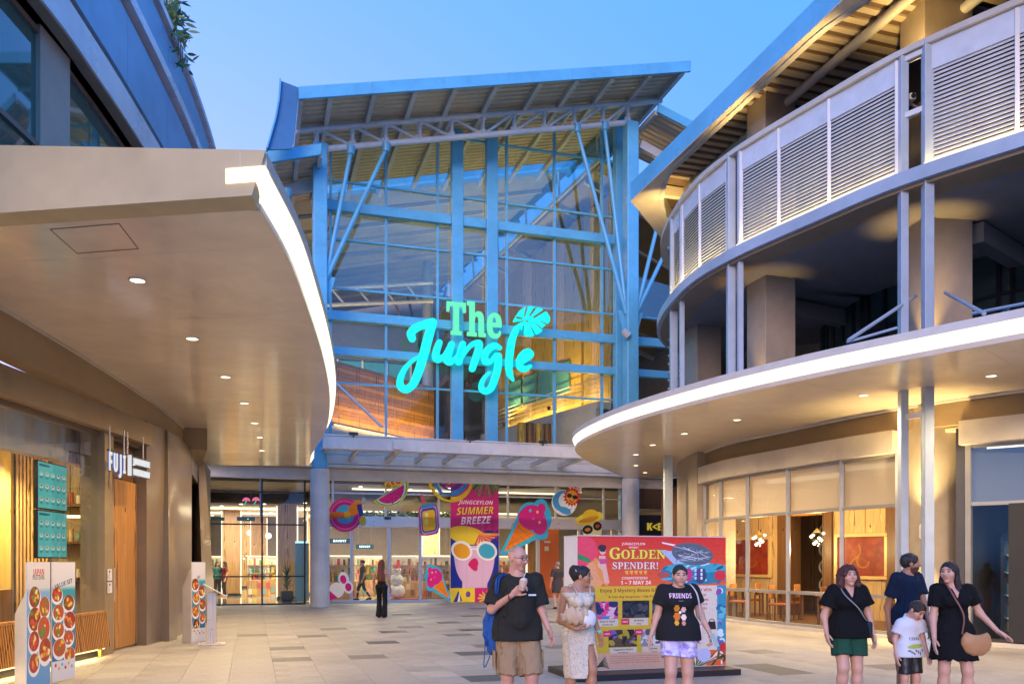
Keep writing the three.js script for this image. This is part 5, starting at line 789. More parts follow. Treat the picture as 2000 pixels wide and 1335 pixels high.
function garment(R, name, bones, clips, mat, o = {}) {
  const base = fieldOf(bones, o.k || 0.04), am = o.fold ?? 0.006, [lo, hi] = bounds(bones, 0.03), sd = R.P.cx;
  const f = (x, y, z) => { let d = base(x, y, z) + am * (n3(x * 9 + sd, y * 5, z * 9) + 0.6 * n3(x * 22, y * 13 + sd, z * 22)); for (const c of clips) d = Math.max(d, c(x, y, z)); return d; };
  const g = surfaceNet(f, lo, hi, (o.cell || 0.011) * R.lod), n = g.toNonIndexed(); boxUV(n);
  if (o.print) { const p = n.attributes.position, q = n.attributes.normal, uv = n.attributes.uv, [x0, y0, x1, y1] = o.print; for (let i = 0; i < p.count; i++) { const front = q.getZ(i) > 0.15 && p.getX(i) > x0 && p.getX(i) < x1 && p.getY(i) > y0 && p.getY(i) < y1; if (front) uv.setXY(i, (p.getX(i) - x0) / (x1 - x0), (p.getY(i) - y0) / (y1 - y0)); else uv.setXY(i, 0.004, 0.004); } for (let i = 0; i < p.count; i += 3) { let c = 0; for (let j = 0; j < 3; j++) if (uv.getX(i + j) === Math.fround(0.004)) c++; if (c) for (let j = 0; j < 3; j++) uv.setXY(i + j, 0.004, 0.004); } }
  return mesh(name, n, mat, R.root, true);
}
const below = (y) => (a, b) => y - b, above = (y) => (a, b) => b - y, notBall = (c, r) => (x, y, z) => r - Math.hypot(x - c[0], y - c[1], z - c[2]);
const frac = (a, b, t) => lerp3(a, b, t);
function top(R, mat, o) {
  const { D, r } = R, e = o.e ?? 0.016, bn = [...R.torso(e)];
  for (const q of ['L', 'R']) bn.push(bone([D['hi' + q][0], D.pel[1] + r(0.05), 0], [D['hi' + q][0], Math.min(D.pel[1] - 0.02, o.hem - 0.02), 0], R.rb(0.1) + e + 0.01, R.rb(0.104) + e + 0.016 + (o.flare || 0), { sz: 1.0 }));
  bn.push(bone([0, D.pel[1], 0], [0, Math.min(D.pel[1] - 0.02, o.hem), 0.005], R.rb(0.138) + e + (o.flare || 0), R.rb(0.14) + e + (o.flare || 0) * 1.4, { sz: 1.2 }));
  if (o.sleeve) for (const q of ['L', 'R']) bn.push(bone(D['sh' + q], frac(D['sh' + q], D['el' + q], o.sleeve), r(0.05) * (0.7 + 0.3 * (R.P.b || 1)) + e, r(0.055) * (0.7 + 0.3 * (R.P.b || 1)) + e + (o.cuff || 0.004), { flat: true }));
  return garment(R, o.name || 'shirt', bn, [below(o.hem), notBall([0, D.nek[1] + r(o.nk?.[0] ?? 0.055), r(o.nk?.[1] ?? 0.03)], r(o.nk?.[2] ?? 0.085)), ...(o.clips || [])], mat, o);
}
function shorts(R, mat, o) {
  const { D } = R, e = o.e ?? 0.02, bn = [bone([D.hiL[0], D.pel[1], 0], [D.hiR[0], D.pel[1], 0], R.rb(0.104) + e * 0.5, R.rb(0.104) + e * 0.5, { sz: 1.05 }), bone(D.pel, [0, D.pel[1] + R.r(0.08), 0], R.rb(0.135) + e * 0.4, R.rb(0.125) + e * 0.3, { sz: 1.3 })];
  for (const q of ['L', 'R']) bn.push(bone(D['hi' + q], frac(D['hi' + q], D['kn' + q], o.len), R.rb(0.09) + e * 0.6, R.rb(0.068) + e * 0.7 + (o.flare || 0.012) * 0.6, { flat: true }));
  return garment(R, o.name || 'shorts', bn, [above(D.pel[1] + R.r(0.11))], mat, { k: 0.012, ...o });
}
function shoes(R, mat) { for (const q of ['L', 'R']) garment(R, 'shoe', R.foot(q, 0.008), [above(R.r(0.1))], mat, { fold: 0.001, k: 0.02, cell: 0.009 }); }
function held(R, name, label, category) { const g = thing(name, label, category, R.root.position.clone(), R.root.rotation.y); return g; }
const cloth = (c, o = {}) => new THREE.MeshPhysicalMaterial({ color: new THREE.Color().setRGB(...c), roughness: 0.9, specularIntensity: 0.3, side: THREE.DoubleSide, bumpMap: wrinkle, bumpScale: 0.016, ...o });
const path = (pts, rad, n = 40) => new THREE.TubeGeometry(new THREE.CatmullRomCurve3(pts.map(toV)), n, rad, 6);
const fair = [0.6, 0.32, 0.215], pinkish = [0.62, 0.3, 0.2], tan = [0.45, 0.215, 0.115], brown = [0.36, 0.165, 0.09];
const glassesMat = M([0.05, 0.045, 0.04], 0.3);
function glasses(R) { const g = []; for (const s of [-1, 1]) { g.push(new THREE.TorusGeometry(0.021, 0.0026, 6, 20).scale(1.15, 0.75, 1).translate(s * 0.031, 0.012, 0.1)); g.push(rod(V(s * 0.055, 0.016, 0.098), V(s * 0.08, 0.012, -0.01), 0.0022, 0.0022, 5)); } g.push(rod(V(-0.01, 0.015, 0.102), V(0.01, 0.015, 0.102), 0.0022, 0.0022, 5)); mesh('spectacles', g.map((q) => q.applyMatrix4(R.hm)), glassesMat, R.root); }
// man with ice cream
{
  const R = person({ label: 'balding man in dark shirt and khaki shorts holding a paper cup', cx: 1011, t: 8.2, h: 1.75, b: 1.16, wide: 1.06, belly: 1, face: 0.12, skin: pinkish, hairC: [0.2, 0.16, 0.12], stubble: 0.75, yaw: 0.75, pitch: 0.12, j: { elR: [961, 1189, 0.06], wrR: [1002, 1158, 0.27], elL: [1056, 1190, -0.03], wrL: [1072, 1229, 0.07] }, o: { knL: [0.12, 0.49, 0.1], anL: [0.13, 0.085, 0.06] }, handR: { d: [0.7, 0.62, 0.25], n: [0.2, -0.3, 0.9], c: 0.95 }, handL: { c: 0.5 } });
  top(R, cloth([0.03, 0.028, 0.022]), { hem: 0.84, sleeve: 0.86, e: 0.022, flare: 0.004, cuff: 0.014, nk: [0.06, 0.03, 0.082], fold: 0.009 });
  const khaki = cloth([0.36, 0.23, 0.12]); shorts(R, khaki, { len: 1.0, e: 0.026, flare: 0.03, fold: 0.011 });
  for (const s of [-1, 1]) mesh('cargo_pocket', rbox(0.02, 0.17, 0.16, s * 0.235, 0.66, 0.02, 0.008), khaki, R.root);
  shoes(R, cloth([0.1, 0.09, 0.08])); glasses(R);
  mesh('hem_tag', rbox(0.075, 0.018, 0.012, 0.115, 1.285, 0.2, 0.003), M([0.7, 0.7, 0.72], 0.4), R.root); mesh('wrist_band', new THREE.TorusGeometry(0.036, 0.006, 6, 20).rotateY(1.1).translate(...frac(R.D.elR, R.D.wrR, 0.86)), M([0.06, 0.02, 0.015], 0.6), R.root);
  const c = held(R, 'paper_cup', 'pale paper cup held before the chest of the man in dark shirt', 'cup'), w = R.D.wrR, cp = V(w[0] + 0.085, w[1] + 0.085, w[2] + 0.055);
  mesh('cup_wall', new THREE.CylinderGeometry(0.04, 0.028, 0.095, 20, 1, true).rotateZ(-0.2).translate(cp.x, cp.y, cp.z), M([0.62, 0.42, 0.28], 0.6), c); mesh('ice_cream', new THREE.SphereGeometry(0.036, 16, 10).scale(1, 0.7, 1).translate(cp.x + 0.01, cp.y + 0.048, cp.z), M([0.75, 0.55, 0.45], 0.6), c); mesh('spoon', rod(V(cp.x, cp.y + 0.05, cp.z), V(cp.x + 0.03, cp.y + 0.13, cp.z), 0.004), m.white, c);
  const bag = held(R, 'drawstring_bag', 'blue drawstring bag hanging behind the man in khaki shorts', 'bag'), blue = cloth([0.03, 0.1, 0.32]), bc = R.J([966, 1222, -0.06]);
  mesh('sack', surfaceNet((x, y, z) => { const v = (y + 0.26) / 0.52; return ell(x, y, z, [0, -0.04, 0], [0.115 + 0.02 * (0.5 - v), 0.25, 0.075]) + 0.016 * n3(x * 16, y * 9, z * 16) + 0.008 * n3(x * 34, y * 30, z * 34); }, [-0.2, -0.36, -0.16], [0.2, 0.3, 0.16], 0.011).translate(...bc), blue, bag);
  const A = R.J([972, 1250, 0.02]), sh = [R.D.shR[0] * 0.62, R.D.shR[1] + 0.055, 0.0]; mesh('strap', [path([R.J([974, 1180, 0.0]), R.J([969, 1150, 0.15]), R.J([972, 1128, 0.12]), sh, [sh[0], sh[1] - 0.1, -0.14]], 0.011), path([R.J([976, 1180, 0.01]), R.J([973, 1150, 0.155]), R.J([977, 1128, 0.13]), [sh[0] + 0.02, sh[1], 0]], 0.008)], blue, bag);
  mesh('cord', [path([[bc[0] - 0.05, bc[1] + 0.2, 0], R.J([952, 1230, 0.0]), R.J([947, 1270, 0.02]), R.J([946, 1303, 0.02]), R.J([955, 1285, 0.02]), R.J([962, 1262, 0.0]), A], 0.005, 60)], blue, bag);
}
// woman in pale dress
{
  const R = person({ label: 'dark haired woman in long cream dress with side slit looking over her shoulder', cx: 1130, t: 8.96, h: 1.6, b: 0.92, face: 0.42, bust: 0.85, skin: tan, hairC: [0.012, 0.01, 0.01], hair: 'bun', yaw: 0.85, lips: [0.3, 0.08, 0.06], j: { elR: [1094, 1211, 0.02], wrR: [1122, 1224, 0.24], elL: [1160, 1202, -0.08], wrL: [1170, 1236, 0.0], hed: [1139, 1126, -0.02] }, o: { knL: [0.12, 0.49, 0.1], anL: [0.12, 0.085, 0.06] }, handR: { d: [0.9, 0.0, 0.3], n: [0, 1, -0.3], c: 0.5 } });
  const dress = printMat(128, 128, (x, w, h) => { const q = mulberry(3); x.fillStyle = '#d8cbb4'; x.fillRect(0, 0, w, h); for (let k = 0; k < 260; k++) { x.fillStyle = ['#b9a78c', '#cbb79a', '#e6dccb', '#b5a690'][Math.floor(q() * 4)]; x.beginPath(); x.ellipse(q() * w, q() * h, 1 + q() * 2.6, 1 + q() * 1.6, q() * 3, 0, 7); x.fill(); } }, { roughness: 0.85, bumpMap: wrinkle, bumpScale: 0.012 }); dress.map.wrapS = dress.map.wrapT = THREE.RepeatWrapping; dress.map.repeat.set(3.2, 3.2);
  const D = R.D, skirt = (e) => ['L', 'R'].map((q) => bone(D['hi' + q], [D['kn' + q][0] * 0.95, D['kn' + q][1], D['kn' + q][2]], R.rb(0.1) + e, R.rb(0.07) + e)), top0 = D.che[1] + 0.085, bn = [...R.torso(0.014), ...skirt(0.022), bone([0, D.pel[1], 0], [0, 0.36, 0.01], R.rb(0.135) + 0.02, R.rb(0.165) + 0.02, { sz: 1.2 })];
  garment(R, 'dress', bn, [below(0.37), (x, y, z) => y - top0 + Math.max(0, -z) * 0.5, (x, y, z) => y < 0.72 && z > 0 ? Math.min(0.05, 0.035 - Math.abs(x - 0.09 - (0.72 - y) * 0.12) + (0.72 - y) * 0.18) : -1], dress, { fold: 0.008 });
  for (const s of [-1, 1]) mesh('shoulder_strap', path([[s * 0.075, top0 - 0.03, 0.125], [s * 0.095, top0 + 0.06, 0.07], [s * 0.1, D.shL[1] + 0.058, -0.01], [s * 0.08, top0 - 0.02, -0.11]], 0.006), dress, R.root);
  mesh('hair_clip', new THREE.TorusGeometry(0.03, 0.009, 6, 12, 4).rotateY(1.2).translate(-0.055, 0.06, -0.09).applyMatrix4(R.hm), M([0.75, 0.72, 0.68], 0.3), R.root);
  mesh('watch', [new THREE.TorusGeometry(0.03, 0.007, 6, 20).rotateX(1.5).translate(...frac(D.elL, D.wrL, 0.9)), new THREE.CylinderGeometry(0.019, 0.019, 0.012, 16).rotateX(1.57).translate(...frac(D.elL, D.wrL, 0.9)).translate(0, 0, 0.03)], M([0.2, 0.6, 0.5], 0.4), R.root);
  shoes(R, cloth([0.4, 0.25, 0.15]));
  const b = held(R, 'handbag', 'pleated beige handbag with white flap carried against the cream dress', 'handbag'), c = R.J([1122, 1200, 0.22]), c2 = R.J([1147, 1206, 0.2]);
  mesh('pouch', surfaceNet((x, y, z) => ell(x, y, z, [0, 0, 0], [0.155, 0.095, 0.06]) + 0.006 * Math.sin(x * 90 + y * 20) + 0.008 * n3(x * 20, y * 20, z * 20), [-0.19, -0.13, -0.1], [0.19, 0.13, 0.1], 0.009).rotateY(-0.3).translate(...c), M([0.6, 0.41, 0.25], 0.55, { sheen: 0.3 }), b);
  mesh('flap', surfaceNet((x, y, z) => ell(x, y, z, [0, 0, 0], [0.085, 0.095, 0.05]) + 0.004 * n3(x * 30, y * 30, z * 30), [-0.12, -0.12, -0.08], [0.12, 0.12, 0.08], 0.009).translate(...c2), M([0.75, 0.72, 0.7], 0.6), b); mesh('clasp', new THREE.SphereGeometry(0.012, 10, 8).translate(c[0] + 0.02, c[1] + 0.06, c[2] + 0.05), m.gold, b);
}
// girl in black printed tee
{
  const R = person({ label: 'girl in black printed tee and lilac shorts walking before the advertising box', cx: 1325, t: 8.77, h: 1.6, b: 1.22, bust: 0.95, skin: fair, hairC: [0.02, 0.014, 0.012], hair: 'tied', pitch: 0.05, j: { elR: [1284, 1204, -0.02], wrR: [1271, 1240, 0.04], elL: [1369, 1200, -0.02], wrL: [1383, 1236, 0.1], hed: [1327, 1124, 0.03] }, o: { knL: [0.1, 0.49, 0.02], knR: [-0.1, 0.5, 0.1], anR: [-0.1, 0.1, 0.02] }, handL: { d: [0.1, -0.8, 0.5], c: 0.9 } });
  const tee = printMat(256, 256, (x, w, h) => { x.fillStyle = '#0b0b0d'; x.fillRect(0, 0, w, h); x.fillStyle = '#f4c9d6'; x.font = 'bold 44px sans-serif'; x.textAlign = 'center'; x.save(); x.translate(w / 2, 46); x.scale(0.98, 1); x.fillText('FRIENDS', 0, 0); x.restore(); x.fillStyle = '#8b8b90'; x.fillRect(108, 62, 40, 3); for (const [a, b, r, c] of [[96, 112, 26, '#e08a1e'], [150, 122, 22, '#e7b8ae'], [100, 166, 30, '#d8741a'], [152, 172, 24, '#f0d9c8'], [96, 208, 20, '#e6a31f'], [150, 210, 18, '#d98a7a'], [124, 140, 12, '#f4ead8']]) { x.fillStyle = c; x.beginPath(); for (let k = 0; k <= 12; k++) { const q = k * Math.PI / 6, R2 = r * (k % 2 ? 0.78 : 1); x.lineTo(a + Math.cos(q) * R2, b + Math.sin(q) * R2); } x.fill(); } }, { roughness: 0.85, bumpMap: null });
  top(R, tee, { hem: 0.79, sleeve: 0.55, e: 0.02, flare: 0.006, cuff: 0.012, nk: [0.06, 0.03, 0.085], print: [-0.17, 0.9, 0.17, 1.30], fold: 0.006 });
  const tie = printMat(128, 128, (x, w, h) => { const q = mulberry(8); x.fillStyle = '#cbbde6'; x.fillRect(0, 0, w, h); for (let k = 0; k < 70; k++) { x.fillStyle = ['#8f78cf', '#e9e2f6', '#b3a0de', '#7460bd', '#ffffff'][Math.floor(q() * 5)]; x.globalAlpha = 0.5; x.beginPath(); x.ellipse(q() * w, q() * h, 4 + q() * 16, 2 + q() * 7, q() * 3, 0, 7); x.fill(); } }, { roughness: 0.85, bumpMap: wrinkle, bumpScale: 0.012 }); tie.map.wrapS = tie.map.wrapT = THREE.RepeatWrapping; tie.map.repeat.set(2, 2);
  shorts(R, tie, { len: 0.62, e: 0.02, flare: 0.022, fold: 0.008 }); shoes(R, m.white);
  const D = R.D; mesh('ear_stud', new THREE.SphereGeometry(0.006, 8, 6).translate(0.085, -0.03, -0.01).applyMatrix4(R.hm), m.gold, R.root);
  const bag = held(R, 'shoulder_bag', 'small white shoulder bag on thin strap at the hip of the girl in lilac shorts', 'shoulder bag'); const bp = R.J([1372, 1238, -0.04]);
  mesh('pouch', rbox(0.05, 0.2, 0.16, bp[0] - 0.02, bp[1], bp[2], 0.02), M([0.7, 0.62, 0.66], 0.5), bag); mesh('strap', path([[bp[0] - 0.01, bp[1] + 0.09, bp[2] + 0.05], R.J([1364, 1195, 0.1]), R.J([1356, 1158, 0.13]), [D.shL[0] * 0.75, D.shL[1] + 0.062, 0.02], [D.shL[0] * 0.78, D.shL[1], -0.12]], 0.008), M([0.62, 0.55, 0.58], 0.6), bag);
  const ph = held(R, 'phone', 'mobile phone in the hand of the girl in lilac shorts', 'phone'), pp = R.J([1388, 1246, 0.16]); mesh('case', rbox(0.075, 0.15, 0.01, 0, 0, 0, 0.004).rotateX(-0.5).rotateY(0.6).translate(...pp), M([0.55, 0.6, 0.75], 0.3), ph); mesh('display', box(0.066, 0.138, 0.002).translate(0, 0, 0.007).rotateX(-0.5).rotateY(0.6).translate(...pp), glow([0.5, 0.7, 1], 0.5), ph);
}
// red haired woman
{
  const R = person({ label: 'woman with curly red hair in black blouse and dark green shorts', cx: 1656, t: 9.11, h: 1.585, b: 1.22, bust: 1.15, skin: fair, hairC: [0.075, 0.02, 0.012], hair: 'curly', yaw: 0.12, pitch: -0.1, j: { elR: [1612, 1203, -0.03], wrR: [1612, 1236, 0.05], elL: [1699, 1200, -0.03], wrL: [1702, 1238, 0.05], hed: [1656, 1125, 0.03] }, o: { knR: [-0.09, 0.5, 0.1], anR: [-0.09, 0.1, 0.0] } });
  const D = R.D; top(R, cloth([0.008, 0.008, 0.009]), { name: 'blouse', hem: 0.785, sleeve: 0.62, e: 0.02, flare: 0.008, cuff: 0.022, nk: [0.045, 0.04, 0.075], fold: 0.008, clips: [(x, y, z) => z > 0 ? 0.05 - Math.abs(x) * 1.0 - (D.nek[1] - 0.02 - y) * 0.42 - Math.max(0, y - D.nek[1]) * 2 - 0.01 : -1] });
  shorts(R, cloth([0.018, 0.07, 0.04]), { len: 0.66, e: 0.026, flare: 0.03, fold: 0.01 }); shoes(R, cloth([0.05, 0.04, 0.04]));
  const b = held(R, 'shoulder_bag', 'black shoulder bag with thin strap at the side of the red haired woman', 'shoulder bag'), bp = R.J([1690, 1228, 0.06]); mesh('pouch', rbox(0.09, 0.18, 0.1, bp[0], bp[1], bp[2], 0.025), M([0.012, 0.01, 0.01], 0.4), b); mesh('strap', path([[bp[0], bp[1] + 0.09, bp[2] + 0.02], R.J([1677, 1205, 0.17]), R.J([1662, 1185, 0.2]), R.J([1640, 1160, 0.15]), [D.shR[0] * 0.6, D.shR[1] + 0.065, 0]], 0.007), M([0.25, 0.24, 0.24], 0.4), b);
}
// man in navy tee
{
  const R = person({ label: 'bearded man in navy tee shirt looking aside behind the boy', cx: 1774, t: 9.94, h: 1.74, b: 1.02, face: 0.45, skin: brown, hairC: [0.012, 0.01, 0.009], hair: 'short', beard: 0.85, yaw: 0.95, pitch: -0.05, j: { elR: [1738, 1186, -0.05], wrR: [1735, 1230, 0.04], elL: [1806, 1182, 0.0], wrL: [1808, 1222, 0.1], hed: [1779, 1101, 0.0] } });
  top(R, cloth([0.008, 0.017, 0.04]), { hem: 0.86, sleeve: 0.62, e: 0.016, cuff: 0.01, nk: [0.06, 0.03, 0.085] }); shorts(R, cloth([0.02, 0.022, 0.03]), { len: 0.95 }); shoes(R, m.black);
}
// boy
{
  const R = person({ label: 'small boy in white tee and black shorts with bowed head', cx: 1777, t: 9.1, h: 1.2, b: 0.98, headScale: 1.24, face: 0.25, skin: fair, hairC: [0.03, 0.018, 0.012], hair: 'short', yaw: 0.2, pitch: 0.62, roll: -0.12, j: { elR: [1750, 1248, -0.02], wrR: [1747, 1278, 0.05], elL: [1801, 1246, 0.02], wrL: [1804, 1276, 0.1], hed: [1786, 1192, 0.06], shR: [1759, 1217, 0], shL: [1798, 1217, 0] } });
  const tee = printMat(128, 128, (x, w, h) => { x.fillStyle = '#d3d3d8'; x.fillRect(0, 0, w, h); x.fillStyle = '#54565e'; x.font = 'bold 20px sans-serif'; x.textAlign = 'center'; x.fillText('CERRA', 62, 46); x.fillStyle = '#a4b84f'; x.beginPath(); x.ellipse(60, 76, 46, 11, -0.1, 0, 7); x.fill(); x.fillStyle = '#5a6376'; for (let k = 0; k < 7; k++) { x.beginPath(); x.ellipse(22 + k * 13, 98 + (k % 3) * 7, 9, 4, 0.3 * k, 0, 7); x.fill(); } }, { roughness: 0.85 });
  top(R, tee, { hem: 0.575, sleeve: 0.62, e: 0.016, flare: 0.012, cuff: 0.012, nk: [0.05, 0.03, 0.075], print: [-0.13, 0.585, 0.13, 0.86] }); shorts(R, m.black, { len: 0.84, flare: 0.016 }); shoes(R, cloth([0.1, 0.1, 0.12]));
  const toy = held(R, 'toy', 'small dark toy dangling from the hand of the boy', 'toy'), w = R.D.wrR; mesh('toy_body', [new THREE.SphereGeometry(0.024, 10, 8).scale(1, 1.3, 1).translate(w[0], w[1] - 0.095, w[2] + 0.02), new THREE.ConeGeometry(0.016, 0.1, 8).rotateX(Math.PI).translate(w[0], w[1] - 0.16, w[2] + 0.02)], M([0.12, 0.08, 0.03], 0.5), toy);
}
// woman in black dress
{
  const R = person({ label: 'long haired woman in short black dress gesturing with an outstretched hand', cx: 1862, t: 8.86, h: 1.61, b: 1.1, bust: 1.05, face: -0.12, skin: fair, hairC: [0.02, 0.009, 0.008], hair: 'long', yaw: -0.75, pitch: 0.0, lips: [0.4, 0.12, 0.1], j: { elR: [1823, 1206, 0.0], wrR: [1816, 1246, 0.1], elL: [1913, 1196, 0.0], wrL: [1934, 1230, 0.14], hed: [1853, 1118, 0.01] }, o: { knL: [0.13, 0.49, 0.06], anL: [0.15, 0.085, 0.02] }, handL: { d: [0.85, -0.6, 0.2], n: [-0.3, -0.7, 0.2], c: 0.2 }, handR: { c: 0.25 } });
  const D = R.D, blk = cloth([0.008, 0.008, 0.009]), bn = [...R.torso(0.016), ...['L', 'R'].map((q) => bone(D['hi' + q], D['kn' + q], R.rb(0.1) + 0.02, R.rb(0.08) + 0.02)), bone([0, D.pel[1], 0], [0, 0.56, 0.0], R.rb(0.15) + 0.02, R.rb(0.2) + 0.03, { sz: 1.15 })];
  for (const q of ['L', 'R']) bn.push(bone(D['sh' + q], frac(D['sh' + q], D['el' + q], 0.62), 0.066, 0.072, { flat: true }));
  garment(R, 'dress', bn, [(x, y, z) => 0.58 + 0.012 * Math.sin(Math.atan2(x, z) * 14) - y, notBall([0, D.nek[1] + 0.05, 0.05], 0.085), (x, y, z) => z > 0 ? 0.04 - Math.abs(x) - (D.nek[1] - 0.02 - y) * 0.35 - Math.max(0, y - D.nek[1]) * 2 : -1], blk, { fold: 0.01 });
  shoes(R, m.black);
  const b = held(R, 'shoulder_bag', 'tan crescent shoulder bag hanging in front of the black dress', 'shoulder bag'), bp = R.J([1887, 1250, 0.2]);
  mesh('pouch', surfaceNet((x, y, z) => Math.max(ell(x, y, z, [0, 0, 0], [0.15, 0.145, 0.05]), -ell(x, y, z, [-0.02, 0.15, 0], [0.12, 0.08, 0.2])) + 0.003 * n3(x * 20, y * 20, z * 20), [-0.19, -0.19, -0.08], [0.19, 0.19, 0.08], 0.009).rotateZ(-0.12).translate(...bp), M([0.42, 0.2, 0.075], 0.5), b);
  mesh('strap', path([[bp[0] - 0.13, bp[1] + 0.08, bp[2] - 0.02], R.J([1863, 1200, 0.2]), R.J([1850, 1165, 0.15]), [D.shR[0] * 0.55, D.shR[1] + 0.07, 0.0], [D.shR[0] * 0.5, D.shR[1], -0.12]], 0.01), M([0.22, 0.08, 0.06], 0.5), b);
}
// people further off
{
  let R = person({ label: 'woman with long auburn hair in flared black trousers walking to the doors', cx: 745, t: 24.2, h: 1.66, b: 0.92, face: Math.PI - 0.1, lod: 1.5, skin: tan, hairC: [0.13, 0.03, 0.012], hair: 'verylong', o: { knL: [0.09, 0.49, 0.1], anL: [0.09, 0.1, 0.02], anR: [-0.09, 0.085, -0.06] } });
  garment(R, 'crop_top', R.torso(0.012), [below(1.12), above(1.3)], cloth([0.6, 0.57, 0.54]), {});
  const tr = [...R.torso(0.012)]; for (const q of ['L', 'R']) tr.push(bone(R.D['hi' + q], R.D['kn' + q], 0.09, 0.066), bone(R.D['kn' + q], [R.D['an' + q][0], 0.03, R.D['an' + q][2]], 0.066, 0.095, { flat: true }));
  garment(R, 'trousers', tr, [above(1.06)], cloth([0.016, 0.015, 0.016]), { k: 0.02 }); shoes(R, m.black);
  R = person({ label: 'person in olive top and black trousers striding past inside the glass doors', cx: 708, t: 35.4, h: 1.68, face: -1.2, lod: 1.7, skin: fair, hairC: [0.03, 0.02, 0.015], hair: 'fringe', o: { knL: [0.09, 0.5, 0.2], anL: [0.09, 0.1, 0.24], knR: [-0.09, 0.5, -0.08], anR: [-0.09, 0.12, -0.34] } });
  top(R, cloth([0.12, 0.14, 0.1]), { hem: 0.84, sleeve: 0.8 });
  const t2 = [...R.torso(0.01)]; for (const q of ['L', 'R']) t2.push(bone(R.D['hi' + q], R.D['kn' + q], 0.095, 0.066), bone(R.D['kn' + q], R.D['an' + q], 0.066, 0.045, { flat: true })); garment(R, 'trousers', t2, [above(1.0)], m.black, { k: 0.02 }); shoes(R, m.black);
  R = person({ label: 'grey haired person in dark grey tunic strolling beside the advertising box', cx: 1089, t: 28.6, h: 1.6, face: Math.PI + 0.3, lod: 1.6, skin: fair, hairC: [0.25, 0.22, 0.2], hair: 'fringe', o: { knL: [0.09, 0.49, 0.08], anL: [0.09, 0.1, -0.02] } });
  garment(R, 'tunic', [...R.torso(0.02), bone([0, 0.88, 0], [0, 0.55, 0], 0.17, 0.2, { sz: 1.2 }), ...['L', 'R'].map((q) => bone(R.D['sh' + q], frac(R.D['sh' + q], R.D['el' + q], 0.8), 0.07, 0.075, { flat: true }))], [below(0.56)], cloth([0.06, 0.055, 0.06])); shoes(R, m.dark);
  const seat = { knL: [0.1, 0.5, 0.36], knR: [-0.1, 0.5, 0.36], anL: [0.1, 0.085, 0.36], anR: [-0.1, 0.085, 0.36], elL: [0.22, 1.1, 0.08], wrL: [0.14, 1.0, 0.3], elR: [-0.22, 1.1, 0.08], wrR: [-0.14, 1.0, 0.3] };
  for (const [cx, label, c, yw] of [[424, 'dark haired person in teal top standing at the counter inside the glazed bay', [0.05, 0.2, 0.18], 0.8], [438, 'person in dark red top standing beside the one in teal inside the glazed bay', [0.2, 0.04, 0.04], -0.9]]) {
    R = person({ label, cx, t: 38.5, h: 1.62, face: yw, lod: 1.9, skin: fair, hairC: [0.02, 0.014, 0.01], hair: 'long', base: 0 }); void seat;
    top(R, cloth(c), { hem: 0.82, sleeve: 0.7 }); const t3 = [...R.torso(0.01)]; for (const q of ['L', 'R']) t3.push(bone(R.D['hi' + q], R.D['kn' + q], 0.095, 0.07), bone(R.D['kn' + q], R.D['an' + q], 0.07, 0.05, { flat: true })); garment(R, 'trousers', t3, [above(1.0)], m.dark, { k: 0.02 });
  }
}
